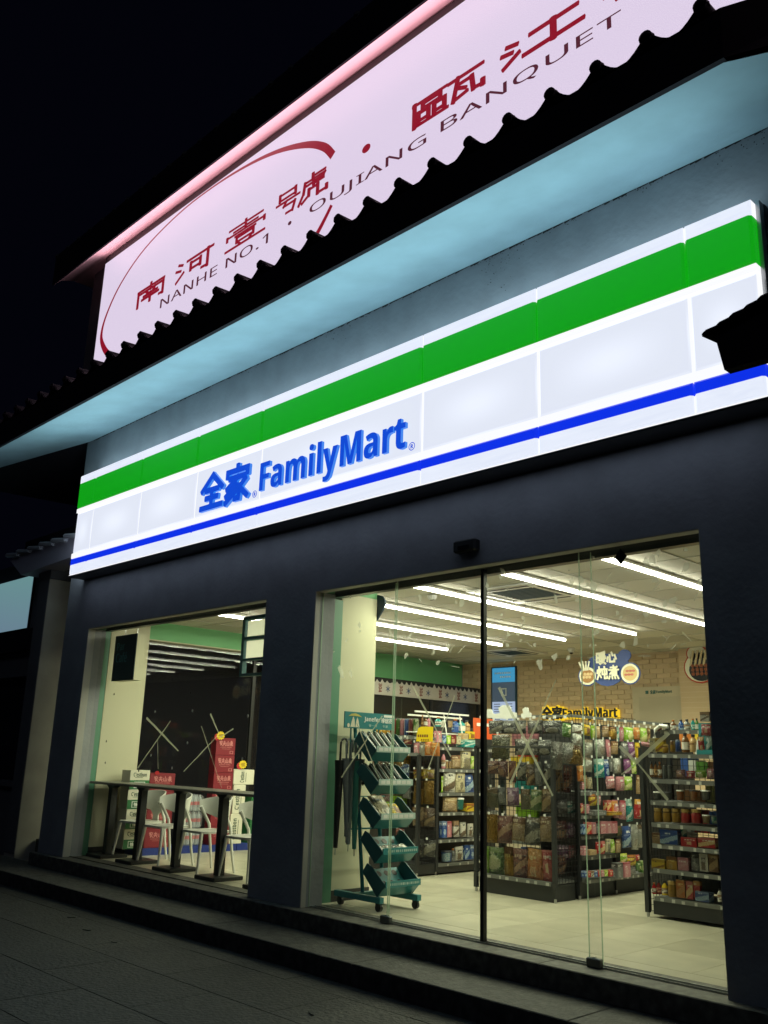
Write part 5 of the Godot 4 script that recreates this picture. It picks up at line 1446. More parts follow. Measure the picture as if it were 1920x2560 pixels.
func glazing():
	pane("window_pane", "large fixed pane of the left window beside the counter", -8.684, -4.786, 0.302, 3.174, -0.10, "window", false)
	pane("fixed_glass", "narrow fixed glass panel at the left jamb in front of the umbrella stand", -3.984, -2.96, 0.302, 3.174, -0.10)
	pane("glass_door", "left sliding glass door leaf before the umbrella stand", -3.02, -2.00, 0.315, 3.174, -0.145, "glass door", true)
	pane("glass_door", "right sliding glass door leaf before the middle rack", -1.975, -0.95, 0.315, 3.174, -0.145, "glass door", true)
	pane("fixed_glass", "fixed glass panel at the right jamb in front of the right rack", -1.02, -0.006, 0.302, 3.174, -0.10)
	var s := thing("door_seal", "black vertical rubber seal where the two glass door leaves meet", "door seal", Vector3(-1.9875, 0.31, -0.145))
	add("seal", boxes([[-0.017, -0.004, 0.0, 2.86, -0.02, 0.02], [0.004, 0.017, 0.0, 2.86, -0.02, 0.02]]), mats["black_metal"], s)
	add("magnet", boxes([[-0.004, 0.004, 0.0, 2.86, -0.012, 0.012]]), mats["rack_metal"], s)
	var n := 0
	for x in [-2.99, -0.985]:
		var c := thing("glass_clamp", ["steel clamp under the glass edge by the umbrella stand", "steel clamp under the glass edge in front of the right rack"][n], "clamp", Vector3(x, 0.30, -0.10))
		var b := Build.new()
		b.soft(Vector3(0, 0.03, 0), Vector3(0.11, 0.06, 0.045), 0.006)
		add("body", b, mat("clamp_steel", lin(0.16, 0.17, 0.165), 0.35, 0.7), c)
		add("screw", boxes([[-0.012, 0.012, 0.06, 0.066, -0.008, 0.008]]), mats["steel"], c)
		n += 1
	var tr := thing("door_track", "thin steel floor track along the foot of the glass front", "track", Vector3(-2.0, 0.30, -0.122))
	add("rail", boxes([[-1.98, 1.99, 0.001, 0.012, -0.055, -0.045], [-1.98, 1.99, 0.001, 0.012, 0.008, 0.014]]), mats["steel"], tr)
	add("groove", boxes([[-1.98, 1.99, 0.0005, 0.002, -0.045, 0.008]]), mats["grime"], tr)
	var wt := thing("window_track", "thin dark groove along the foot of the left window", "track", Vector3(-6.735, 0.30, -0.10))
	add("groove", boxes([[-1.95, 1.95, 0.0005, 0.006, -0.012, 0.012]]), mats["grime"], wt)
	cross("tape cross on the left window over the stacked water boxes", -0.096, [[-7.13, 2.0, -6.37, 1.63, 0.035, 0.022], [-6.59, 1.96, -7.22, 1.42, 0.012, 0.02], [-6.83, 1.75, -6.76, 1.42, 0.012, 0.01]], -6.8, 1.75)
	cross("tape cross on the left window near the tall red boxes", -0.096, [[-5.79, 2.03, -5.59, 1.81, 0.03, 0.012], [-5.59, 1.78, -5.34, 1.87, 0.014, 0.02], [-5.62, 1.80, -6.22, 1.41, 0.014, 0.014], [-5.94, 1.9, -5.47, 1.27, 0.012, 0.008]], -5.7, 1.75)
	cross("big tape cross in front of the middle rack", -0.141, [[-1.83, 2.19, -1.33, 1.39, 0.032, 0.022], [-1.28, 2.23, -1.72, 1.46, 0.014, 0.026]], -1.55, 1.8)
	cross("forked tape strips in front of the right rack", -0.096, [[-0.35, 1.84, -0.60, 1.65, 0.034, 0.034], [-0.73, 1.75, -0.60, 1.64, 0.026, 0.03], [-0.60, 1.645, -0.38, 1.41, 0.008, 0.028], [-0.6, 1.64, -0.72, 1.56, 0.018, 0.01]], -0.55, 1.65)
	cross("tape cross on glass over the yellow shelf sign", -0.141, [[-2.78, 2.23, -2.33, 1.65, 0.02, 0.016], [-2.29, 2.14, -2.58, 1.54, 0.01, 0.014]], -2.5, 1.9)
	cross("tape cross on the glass in front of the umbrellas", -0.096, [[-3.43, 1.92, -3.12, 1.45, 0.014, 0.012], [-3.10, 1.98, -3.61, 1.44, 0.012, 0.018]], -3.3, 1.7)
	# marks left on the glass
	var res := Build.new()
	for k in 80:
		var on_left := k % 4 == 3
		var cx := rng.randf_range(-1.95, -0.05) if not on_left else rng.randf_range(-3.9, -2.05)
		var cy := rng.randf_range(2.35, 3.12)
		var zz := -0.139 if cx < -1.02 and cx > -2.9 else -0.094
		var pts := PackedVector2Array()
		var m := rng.randi_range(7, 12)
		var st := rng.randf_range(0.4, 2.2)
		var tilt := rng.randf_range(-0.8, 0.8)
		var sz := rng.randf_range(0.008, 0.034)
		for i in m:
			var a := TAU * i / m
			pts.append(Vector2(cos(a) * sz * rng.randf_range(0.4, 1.2), sin(a) * sz * st * rng.randf_range(0.4, 1.2)).rotated(tilt) + Vector2(cx, cy))
		for i in m:
			res.tri(Vector3(cx, cy, zz), Vector3(pts[(i + 1) % m].x, pts[(i + 1) % m].y, zz), Vector3(pts[i].x, pts[i].y, zz))
	for k in 60:
		var cx := rng.randf_range(-2.9, -0.05)
		var cy := rng.randf_range(2.35, 3.0)
		var zz := -0.1385 if cx < -1.02 else -0.0935
		var a := rng.randf_range(-0.9, 1.4)
		var l := rng.randf_range(0.02, 0.10)
		var d := Vector2(cos(a), sin(a)) * l
		var w := rng.randf_range(0.0015, 0.004)
		var nn := d.normalized().orthogonal() * w
		res.quad(Vector3(cx - nn.x, cy - nn.y, zz), Vector3(cx + nn.x, cy + nn.y, zz), Vector3(cx + nn.x + d.x, cy + nn.y + d.y, zz), Vector3(cx - nn.x + d.x, cy - nn.y + d.y, zz))
	var ro := add("glue_marks", res, mats["residue"])
	stuff(ro)
	tag(ro, "pale smears of dried glue over the upper glass of the doors", "glue marks")
	# small square stickers
	var st := [[-7.98, 2.30], [-7.20, 2.28], [-8.02, 1.46], [-7.19, 1.39], [-6.22, 2.27], [-8.05, 1.72]]
	var stl := ["black diamond sticker on the window level with the cafe sign foot", "black diamond sticker right of the pale pier on the window", "black diamond sticker low on the pale pier", "black diamond sticker just over the water boxes", "black diamond sticker high on the dark glass", "black diamond sticker halfway up the pale pier"]
	for k in 6:
		sticker(stl[k], st[k][0], st[k][1], -0.096, 0.014, mats["grime"])
	sticker("large black diamond sticker at the top of the right glass panel", -0.66, 3.09, -0.095, 0.05, mats["grime"])
	sticker("black square sticker on the glass before the second tray", -3.32, 1.40, -0.095, 0.02, mats["grime"])
	var wq := [[-6.95, 2.07], [-6.15, 2.07], [-6.2, 1.72], [-6.95, 1.57], [-6.47, 1.44], [-5.1, 2.0], [-5.15, 1.57]]
	var wl := ["white square sticker above the left tape cross", "white square sticker between the two tape crosses, upper one", "white square sticker between the two tape crosses, middle one", "white square sticker under the left tape cross", "white square sticker low beside the right tape cross", "white square sticker near the right window edge, upper", "white square sticker near the right window edge, lower"]
	for k in 7:
		sticker(wl[k], wq[k][0], wq[k][1], -0.096, 0.014, mats["tag_white"])

func sticker(label: String, x: float, y: float, z: float, s: float, m: Material):
	var b := Build.new()
	b.prism(PackedVector2Array([Vector2(-s, 0), Vector2(0, s * 1.25), Vector2(s, 0), Vector2(0, -s * 1.25)]), 0.0, 0.001)
	var o := add("sticker", b, m)
	o.position = Vector3(x, y, z)
	tag(o, label, "sticker", "small stickers on the glass")

# ------------------------------------------------------------------ the counter by the window, the chairs, the hanging boards
func cafe_corner():
	var T := thing("window_counter", "long dark counter table on square posts along the left window", "table", Vector3(-6.7, 0.30, -0.48))
	var tb := Build.new()
	tb.soft(Vector3(0, 0.905, 0.02), Vector3(3.92, 0.03, 0.44), 0.006)
	add("tabletop", tb, mat("table_grey", lin(0.13, 0.125, 0.11), 0.35), T)
	for x in [-1.75, -1.0, -0.14, 0.74, 1.62]:
		add("leg", boxes([[x - 0.042, x + 0.042, 0.04, 0.86, -0.042, 0.042]]), mats["black_metal"], T)
		var f := Build.new()
		f.soft(Vector3(x, 0.02, 0), Vector3(0.38, 0.04, 0.38), 0.006)
		add("foot_plate", f, mats["black_metal"], T)
		var br := Build.new()
		br.prism(PackedVector2Array([Vector2(x - 0.045, 0.84), Vector2(x - 0.13, 0.888), Vector2(x + 0.13, 0.888), Vector2(x + 0.045, 0.84)]), -0.04, 0.04)
		add("bracket", br, mats["black_metal"], T)
	var C := make_chair()
	var cl := ["white plastic chair nearest the pale pier at the window counter", "second white plastic chair from the pale pier, at the window counter", "third white plastic chair from the pale pier, before the bottle packs", "white plastic chair partly cut off by the right edge of the left window"]
	var cx := [-8.12, -7.38, -6.58, -5.72]
	var cz := [-0.74, -0.66, -0.70, -0.70]
	var ct := [0.12, 0.02, -0.05, 0.1]
	for i in 4:
		var o: Node3D = C if i == 0 else C.duplicate()
		if i:
			o.name = numbered("chair")
			add_child(o)
		o.position = Vector3(cx[i], 0.30, cz[i])
		o.rotation.y = ct[i]
		tag(o, cl[i], "chair", "white chairs at the window counter")
	# cafe board on two wires
	var B := thing("cafe_board", "thick dark navy hanging board with faint cafe lettering at the left window", "hanging sign", Vector3(-8.25, 2.50, -0.34))
	add("board", boxes([[-0.29, 0.28, 0.0, 0.60, -0.12, 0.0]]), mats["cream_wall"], B)
	add("face", boxes([[-0.29, 0.28, 0.0, 0.60, 0.001, 0.008]]), mat("cafe_navy", lin(0.008, 0.035, 0.05), 0.5), B)
	var fi := mat("faint_ink", lin(0.06, 0.22, 0.27), 0.6)
	letters("Par", -0.22, -0.02, 0.40, 0.50, 0.009, 0.002, fi, B, regular)
	letters("Café", -0.22, 0.06, 0.24, 0.37, 0.009, 0.002, fi, B, regular)
	add("wire", boxes([[-0.16, -0.154, 0.60, 0.89, -0.06, -0.054], [0.16, 0.166, 0.60, 0.89, -0.06, -0.054]]), mats["steel"], B)
	# framed hanging board at the right of the window
	var H := thing("hanging_frame", "teal framed hanging board with pale panels in the top right of the left window", "hanging sign", Vector3(-5.30, 2.44, -0.32))
	add("frame", boxes([[-0.28, 0.28, 0.62, 0.66, -0.03, 0.03], [-0.28, 0.28, 0.0, 0.03, -0.03, 0.03], [-0.28, -0.235, 0.03, 0.62, -0.03, 0.03], [0.235, 0.28, 0.03, 0.62, -0.03, 0.03], [-0.235, 0.235, 0.40, 0.43, -0.03, 0.03], [-0.235, 0.235, 0.17, 0.19, -0.03, 0.03]]), mats["teal_dark"], H)
	var pp := mat("paper_panel", lin(0.75, 0.72, 0.58), 0.7)
	pp.backlight_enabled = true
	pp.backlight = Color(1, 1, 0.95)
	for q in [[0.44, 0.61], [0.20, 0.39]]:
		var pb := Build.new()
		pb.quad(Vector3(-0.22, q[0], 0), Vector3(-0.22, q[1], 0), Vector3(0.22, q[1], 0), Vector3(0.22, q[0], 0))
		add("pale_panel", pb, pp, H)
	add("wire", boxes([[-0.2, -0.196, 0.66, 0.95, -0.002, 0.002], [0.2, 0.204, 0.66, 0.95, -0.002, 0.002]]), mats["steel"], H)

func make_chair() -> Node3D:
	var C := thing("chair", "white plastic chair", "chair")
	var W := mat("chair_white", lin(0.66, 0.66, 0.62), 0.4)
	# seat, a rounded slab
	var b := Build.new()
	var sp := PackedVector2Array()
	for i in 24:
		var a := TAU * i / 24
		sp.append(Vector2(signf(cos(a)) * pow(absf(cos(a)), 0.5) * 0.235, signf(sin(a)) * pow(absf(sin(a)), 0.5) * 0.225))
	b.prism(sp, 0.43, 0.455, Transform3D(Basis(Vector3.RIGHT, -PI / 2), Vector3.ZERO))
	add("seat", b, W, C)
	# wrap-round back: a curved band, wide at the top, on a narrow stalk
	var bk := Build.new()
	bk.smooth(1)
	var K := 18
	var rows := []
	for i in K + 1:
		var t := float(i) / K
		var a := lerpf(-1.3, 1.3, t)
		var x := sin(a) * 0.285
		var z := -cos(a) * 0.25 + 0.02
		var side := absf(2.0 * t - 1.0)
		var top := 0.83 - 0.06 * pow(side, 2.0)
		var low := 0.565 + 0.10 * pow(side, 1.6)
		rows.append([Vector3(x, low, z * 0.96), Vector3(x * 1.03, (low + top) / 2, z), Vector3(x * 1.06, top, z * 1.1)])
	for i in K:
		for j in 2:
			bk.quad(rows[i][j], rows[i][j + 1], rows[i + 1][j + 1], rows[i + 1][j])
			var o := Vector3(0, 0, -0.014)
			bk.quad(rows[i + 1][j] + o, rows[i + 1][j + 1] + o, rows[i][j + 1] + o, rows[i][j] + o)
	bk.smooth(-1)
	for i in K:
		var o := Vector3(0, 0, -0.014)
		bk.quad(rows[i][2], rows[i][2] + o, rows[i + 1][2] + o, rows[i + 1][2])
		bk.quad(rows[i][0] + o, rows[i][0], rows[i + 1][0], rows[i + 1][0] + o)
	add("backrest", bk, W, C)
	var stk := Build.new()
	stk.prism(PackedVector2Array([Vector2(-0.06, 0.43), Vector2(-0.05, 0.52), Vector2(-0.13, 0.60), Vector2(0.13, 0.60), Vector2(0.05, 0.52), Vector2(0.06, 0.43)]), -0.228, -0.212)
	add("back_stalk", stk, W, C)
	for s in [-1, 1]:
		var f := Build.new()
		f.tube([Vector3(s * 0.19, 0.44, 0.18), Vector3(s * 0.215, 0.2, 0.205), Vector3(s * 0.235, 0.0, 0.23)], 0.022, 8, 0.013)
		add("leg", f, W, C)
		f = Build.new()
		f.tube([Vector3(s * 0.255, 0.70, -0.05), Vector3(s * 0.235, 0.5, -0.17), Vector3(s * 0.235, 0.2, -0.215), Vector3(s * 0.25, 0.0, -0.25)], 0.022, 8, 0.013)
		add("leg", f, W, C)
	return C

# ------------------------------------------------------------------ the stacks of water
func carton(called: String, label: String, at: Vector3, s: Vector3, kind: int, group: String):
	var o := thing(called, label, "carton", at, 0.0, group)
	var w := s.z / 2
	var b := Build.new()
	b.soft(Vector3(0, s.y / 2, 0), Vector3(s.x, s.y - 0.003, s.z), 0.004)
	var body = [mat("carton_white", lin(0.66, 0.63, 0.52), 0.6), mat("carton_red", lin(0.20, 0.010, 0.022), 0.5), mats["carton_white"] if mats.has("carton_white") else null, mat("carton_green", lin(0.02, 0.14, 0.045), 0.5)][kind]
	add("box", b, body, o)
	var fr := Node3D.new()
	fr.name = "front_print"
	o.add_child(fr)
	fr.position = Vector3(s.x / 2, 0, 0)
	fr.rotation.y = PI / 2
	if kind == 0:
		add("green_band", boxes([[-w + 0.002, w - 0.002, 0.003, s.y * 0.48, 0.0, 0.002]]), mats["carton_green"], fr)
		add("label_rim", boxes([[-w * 0.55, w * 0.55, s.y * 0.08, s.y * 0.40, 0.002, 0.004]]), mats["ink_white"], fr)
		add("label_field", boxes([[-w * 0.48, w * 0.48, s.y * 0.11, s.y * 0.37, 0.004, 0.006]]), mats["carton_green"], fr)
		glyphs("怡宝", -w * 0.35, w * 0.35, s.y * 0.15, s.y * 0.33, 0.006, 0.002, 0.009, mats["ink_white"], fr)
		letters("C'estbon", -w * 0.66, w * 0.66, s.y * 0.66, s.y * 0.88, 0.0, 0.002, mat("print_green", lin(0.01, 0.05, 0.03), 0.6), fr, bold)
		add("small_print", boxes([[-w * 0.5, w * 0.3, s.y * 0.61, s.y * 0.63, 0.0, 0.002]]), mats["print_green"], fr)
	elif kind == 1:
		var pk := mat("print_rose", lin(0.55, 0.20, 0.20), 0.6)
		glyphs("农夫山泉", -w * 0.72, w * 0.75, s.y * 0.54, s.y * 0.84, 0.0, 0.002, 0.010, pk, fr)
		letters("NONGFU SPRING", -w * 0.55, w * 0.6, s.y * 0.43, s.y * 0.50, 0.0, 0.002, pk, fr, regular)
		add("small_print", boxes([[-w * 0.4, w * 0.5, s.y * 0.36, s.y * 0.375, 0.0, 0.002], [w * 0.45, w * 0.8, s.y * 0.10, s.y * 0.12, 0.0, 0.002], [w * 0.45, w * 0.8, s.y * 0.24, s.y * 0.26, 0.0, 0.002], [w * 0.45, w * 0.5, s.y * 0.12, s.y * 0.24, 0.0, 0.002], [w * 0.75, w * 0.8, s.y * 0.12, s.y * 0.24, 0.0, 0.002]]), pk, fr)
	elif kind == 2:
		var l := letters("C'estbon", -s.y * 0.35, s.y * 0.35, -0.035, 0.04, 0.0, 0.002, mats["print_green"], fr, bold)
		l.transform = Transform3D(Basis(Vector3.BACK, PI / 2), Vector3(-0.03, s.y * 0.5, 0)) * l.transform
		add("small_print", boxes([[0.03, 0.037, s.y * 0.2, s.y * 0.8, 0.0, 0.002]]), mats["print_green"], fr)
	else:
		add("label_rim", boxes([[-w * 0.6, w * 0.6, s.y * 0.3, s.y * 0.7, 0.0, 0.002]]), mats["ink_white"], fr)
		add("label_field", boxes([[-w * 0.52, w * 0.52, s.y * 0.35, s.y * 0.65, 0.002, 0.004]]), mats["carton_green"], fr)

func water_stacks():
	mat("carton_white", lin(0.66, 0.63, 0.52), 0.6)
	var nth := ["lowest", "second", "third", "fourth", "fifth", "topmost"]
	var X := -8.53
	var pal := thing("pallet", "low blue plastic pallet under the water cartons by the dark glass", "pallet", Vector3(X, 0.30, -1.85))
	for k in 6:
		add("deck_board", boxes([[-0.18, 0.185, 0.0, 0.09, -0.88 + 0.31 * k + 0.005, -0.88 + 0.31 * (k + 1) - 0.005]]), mat("pallet_blue", lin(0.012, 0.03, 0.20), 0.5), pal)
	for k in 4:
		carton("water_carton", "white and green water carton, %s in the stack beside the pale pier" % ["lowest", "second from the floor", "third from the floor", "topmost"][k], Vector3(X + 0.07, 0.39 + 0.245 * k, -0.785 - 0.006 * (k % 2)), Vector3(0.22, 0.245, 0.29), 0, "white and green water cartons")
	for k in 4:
		carton("water_carton", "dark red water carton, %s in the low red stack" % ["lowest", "second from the floor", "third from the floor", "topmost"][k], Vector3(X, 0.39 + 0.236 * k, -1.135), Vector3(0.36, 0.236, 0.385), 1, "dark red water cartons")
	for k in 6:
		carton("water_carton", "dark red water carton, %s in the tall red stack" % (["lowest", "second from the floor", "third from the floor", "fourth from the floor", "fifth from the floor", "topmost"][k]), Vector3(X + 0.11, 0.39 + 0.24 * k, -2.115), Vector3(0.14, 0.24, 0.33), 1, "dark red water cartons")
	for k in 2:
		carton("water_carton", "tall cream carton with upright lettering, %s beside the tall red stack" % ["lower", "upper"][k], Vector3(X, 0.39 + 0.40 * k, -2.39 - 0.02 * k), Vector3(0.36, 0.40, 0.21), 2, "cream upright water cartons")
	carton("water_carton", "pale carton with upright print on top of the cream cartons", Vector3(X, 1.19, -2.47), Vector3(0.36, 0.21, 0.36), 2, "")
	for k in 2:
		carton("water_carton", "green water carton, %s behind the cut off chair" % ["lower", "upper"][k], Vector3(X, 0.30 + 0.36 * k, -2.78), Vector3(0.36, 0.36, 0.3), 3, "green water cartons")
	# shrink-wrapped bottles
	var bm := Build.new()
	bm.lathe([Vector2(0.0, 0.0), Vector2(0.03, 0.0), Vector2(0.033, 0.02), Vector2(0.031, 0.10), Vector2(0.033, 0.14), Vector2(0.026, 0.17), Vector2(0.012, 0.195), Vector2(0.012, 0.215), Vector2(0.0, 0.215)], 10)
	var bottle := bm.mesh()
	var cm := Build.new()
	cm.lathe([Vector2(0.034, 0.08), Vector2(0.0345, 0.125)], 10)
	var lab := cm.mesh()
	var pm := mat("water_plastic", Color(0.78, 0.82, 0.84, 0.45), 0.3)
	pm.transparency = BaseMaterial3D.TRANSPARENCY_ALPHA
	for k in 3:
		var o := thing("bottle_pack", "clear wrapped pack of water bottles with red labels, %s of its pile" % ["lowest", "middle one", "topmost"][k], "bottle pack", Vector3(X + 0.03, 0.39 + 0.222 * k, -1.70), 0.0, "wrapped packs of water bottles")
		for i in 3:
			for j in 4:
				if i < 2 and k < 2 and j > 0 and j < 3:
					continue
				var q := put("bottle", bottle, pm, o)
				q.position = Vector3(-0.1 + 0.075 * i, 0.002, -0.112 + 0.075 * j)
				var l := put("label", lab, mat("label_red", lin(0.42, 0.03, 0.05), 0.4), q)
		var wr := Build.new()
		wr.soft(Vector3(-0.025, 0.109, 0), Vector3(0.245, 0.214, 0.318), 0.02)
		var wm := mat("shrink_wrap", Color(0.9, 0.9, 0.92, 0.13), 0.12)
		wm.transparency = BaseMaterial3D.TRANSPARENCY_ALPHA
		add("wrap", wr, wm, o)
	# round yellow offer tags
	var n := 0
	for q in [[1.86, -2.0], [1.47, -2.42], [1.34, -1.03]]:
		var o := thing("offer_tag", ["yellow starburst offer tag on top of the tall red cartons", "yellow starburst offer tag on top of the cream cartons", "small red offer tag on top of the low red stack"][n], "price tag", Vector3(-8.33, q[0], q[1]), PI / 2 - 0.4)
		var p := PackedVector2Array()
		for i in 24:
			var a := TAU * i / 24
			p.append(Vector2(cos(a), sin(a)) * (0.062 if i % 2 else 0.05))
		var b := Build.new()
		b.prism(p, 0.003, 0.006)
		if n < 2:
			flat("red_corner", [blob(-0.045, -0.02, 0.045, 0.05, 10)], 0.0, 0.002, mat("tag_red", lin(0.50, 0.02, 0.03), 0.5), o)
			add("star", b, mat("tag_yellow", lin(0.80, 0.58, 0.02), 0.5), o)
			add("print", boxes([[-0.025, 0.03, 0.012, 0.02, 0.006, 0.008], [-0.03, 0.025, -0.004, 0.004, 0.006, 0.008], [-0.02, 0.03, -0.024, -0.014, 0.006, 0.008]]), mat("tag_print", lin(0.25, 0.12, 0.01), 0.6), o)
		else:
			flat("red_corner", [blob(0, 0, 0.03, 0.025, 10)], 0.0, 0.002, mats["tag_red"], o)
			b.any = false
		n += 1

# ------------------------------------------------------------------ teal umbrella stand
func umbrella_stand():
	var S := thing("umbrella_stand", "teal metal display stand on casters with five tilted trays of folded umbrellas", "display stand", Vector3(-3.75, 0.30, -0.655), PI / 2)
	var M = mats["teal"]
	# in the stand's own axes: x along the trays (away from the glass), z out of the trays
	for x in [-0.11, 0.15]:
		var b := Build.new()
		b.tube([Vector3(x, 0.10, 0.0), Vector3(x, 1.62, -0.19)], 0.024, 4)
		add("post", b, M, S)
	for q in [[-0.225, -0.24, 0.37], [0.195, -0.14, 0.43]]:
		add("base_bar", boxes([[q[0] - 0.025, q[0] + 0.025, 0.075, 0.125, q[1], q[2]]]), M, S)
	add("base_bar", boxes([[-0.198, 0.168, 0.076, 0.124, -0.03, 0.02]]), M, S)
	add("cross_bar", boxes([[-0.24, 0.42, 0.66, 0.675, -0.12, -0.10]]), M, S)
	add("cross_bar", boxes([[-0.24, 0.24, 0.955, 0.965, -0.12, -0.10]]), M, S)
	for q in [[-0.21, -0.19], [-0.21, 0.32], [0.20, 0.38]]:
		var c := Build.new()
		c.tube([Vector3(q[0] - 0.016, 0.036, q[1]), Vector3(q[0] + 0.016, 0.036, q[1])], 0.035, 12)
		var o := add("caster", c, mats["black_metal"], S)
		add("fork", boxes([[q[0] - 0.025, q[0] - 0.018, 0.03, 0.075, q[1] - 0.02, q[1] + 0.02], [q[0] + 0.018, q[0] + 0.025, 0.03, 0.075, q[1] - 0.02, q[1] + 0.02], [q[0] - 0.025, q[0] + 0.025, 0.068, 0.0745, q[1] - 0.02, q[1] + 0.02]]), mats["rack_metal"], o)
	var ty := [0.25, 0.525, 0.82, 1.12, 1.415]
	for k in 5:
		var t := Node3D.new()
		t.name = "tray" if k == 0 else "tray_%03d" % k
		S.add_child(t)
		t.position = Vector3(0.0, ty[k], 0.41 - 0.042 * k)
		var b := Build.new()
		b.quad(Vector3(-0.22, -0.12, -0.10), Vector3(-0.22, 0.08, -0.31), Vector3(0.22, 0.08, -0.31), Vector3(0.22, -0.12, -0.10))
		b.quad(Vector3(0.22, -0.126, -0.106), Vector3(0.22, 0.074, -0.316), Vector3(-0.22, 0.074, -0.316), Vector3(-0.22, -0.126, -0.106))
		add("bottom", b, M, t)
		b = Build.new()
		b.quad(Vector3(-0.22, -0.122, -0.098), Vector3(-0.22, -0.04, -0.004), Vector3(0.22, -0.04, -0.004), Vector3(0.22, -0.122, -0.098))
		b.quad(Vector3(0.22, -0.118, -0.104), Vector3(0.22, -0.036, -0.010), Vector3(-0.22, -0.036, -0.010), Vector3(-0.22, -0.118, -0.104))
		add("front_wall", b, M, t)
		add("price_rail", boxes([[-0.225, 0.225, -0.042, 0.012, -0.004, 0.006]]), M if k < 2 else mats["rail_pale"], t)
		var pr := Build.new()
		if k < 2:
			for q in 15:
				pr.boxr(-0.17 + 0.026 * q, -0.17 + 0.026 * q + rng.randf_range(0.008, 0.02), -0.026, -0.006, 0.006, 0.008)
			add("rail_print", pr, mats["rail_pale"], t)
		else:
			for q in 6:
				pr.boxr(-0.20 + 0.068 * q, -0.145 + 0.068 * q, -0.03, 0.0, 0.006, 0.008)
			add("price_tag", pr, mats["tag_white"], t)
		for s in [-0.226, 0.226]:
			var sp := Build.new()
			sp.prism(PackedVector2Array([Vector2(0.006, -0.02), Vector2(-0.10, -0.128), Vector2(-0.30, 0.065), Vector2(-0.24, 0.145), Vector2(-0.19, 0.13)]), -0.004, 0.004, Transform3D(Basis(Vector3.UP, -PI / 2), Vector3(s, 0, 0)))
			add("side_plate", sp, mats["teal_dark"] if s > 0 or k > 1 else mats["teal_dark"], t)
		if k < 2:
			var h := Build.new()
			for row in (2 if k == 0 else 1):
				for q in 4:
					var c0 := Vector3(-0.15 + 0.1 * q, 0.04 - 0.075 * row, -0.268 + 0.0787 * row)
					var nn := Vector3(0, 0.724, 0.69)
					h.tube([c0 + nn * 0.001, c0 + nn * 0.003], 0.030, 14)
			add("hole", h, mats["black_metal"] if k else mats["rack_metal"], t)
	# header sign
	var H := thing("header_sign", "teal header board with white lettering and a family under a yellow parasol", "sign", Vector3(-3.85, 1.89, -0.66), PI / 2)
	add("board", boxes([[-0.335, 0.345, 0.0, 0.155, -0.012, 0.0]]), M, H)
	add("stick", boxes([[-0.25, -0.235, -0.45, 0.0, -0.012, -0.004], [0.12, 0.135, -0.40, 0.0, -0.012, -0.004]]), mats["teal_dark"], H)
	letters("Janefer", -0.08, 0.14, 0.062, 0.118, 0.0, 0.002, mats["ink_white"], H, bold)
	glyphs("珍妮花", 0.15, 0.31, 0.065, 0.115, 0.0, 0.002, 0.006, mats["ink_white"], H)
	glyphs("新一代", -0.02, 0.10, 0.022, 0.048, 0.0, 0.002, 0.003, mats["rail_pale"], H, "lettering", 0.2)
	glyphs("专家", 0.17, 0.25, 0.022, 0.048, 0.0, 0.002, 0.003, mats["rail_pale"], H, "lettering", 0.2)
	add("white_bar", boxes([[0.19, 0.335, 0.122, 0.146, 0.0, 0.002]]), mats["ink_white"], H)
	flat("parasol", [PackedVector2Array([Vector2(-0.29, 0.112), Vector2(-0.25, 0.135), Vector2(-0.20, 0.142), Vector2(-0.15, 0.13), Vector2(-0.11, 0.108), Vector2(-0.15, 0.115), Vector2(-0.20, 0.117), Vector2(-0.25, 0.117)])], 0.001, 0.003, mat("parasol_yellow", lin(0.55, 0.48, 0.12), 0.6), H)
	flat("figures", [PackedVector2Array([Vector2(-0.26, 0.012), Vector2(-0.24, 0.08), Vector2(-0.225, 0.112), Vector2(-0.208, 0.08), Vector2(-0.20, 0.012)]), PackedVector2Array([Vector2(-0.196, 0.012), Vector2(-0.182, 0.08), Vector2(-0.17, 0.105), Vector2(-0.155, 0.07), Vector2(-0.14, 0.012)]), blob(-0.285, 0.026, 0.016, 0.02, 8)], 0.001, 0.0025, mat("figure_cream", lin(0.70, 0.66, 0.52), 0.6), H)
	# long umbrellas hung by their crooks at the near end
	var um := Build.new()
	um.tube([Vector3(0, -0.92, 0), Vector3(0, -0.62, 0), Vector3(0, -0.30, 0), Vector3(0, -0.16, 0)], 0.020, 9, 0.050)
	var shaft := um.mesh()
	um = Build.new()
	var pts := [Vector3(0, -0.17, 0), Vector3(0, -0.05, 0)]
	for i in 9:
		var a := PI * i / 8.0
		pts.append(Vector3(0.055 - cos(a) * 0.055, sin(a) * 0.055 - 0.02, 0))
	pts.append(Vector3(0.11, -0.10, 0))
	um.tube(pts, 0.010, 8)
	var crook := um.mesh()
	um = Build.new()
	um.tube([Vector3(0, -0.98, 0), Vector3(0, -0.92, 0)], 0.005, 6)
	var tip := um.mesh()
	var shade := [lin(0.02, 0.02, 0.022), lin(0.22, 0.24, 0.24), lin(0.10, 0.12, 0.13), lin(0.34, 0.37, 0.35), lin(0.08, 0.34, 0.27), lin(0.12, 0.13, 0.135)]
	var ul := ["black folded umbrella hanging furthest left on the teal stand", "second folded umbrella from the left with a pale crook", "third folded umbrella from the left with a grey cover", "fourth folded umbrella from the left with a dull grey cover", "green folded umbrella hanging next to the trays of the stand", "dark folded umbrella hung behind the green one"]
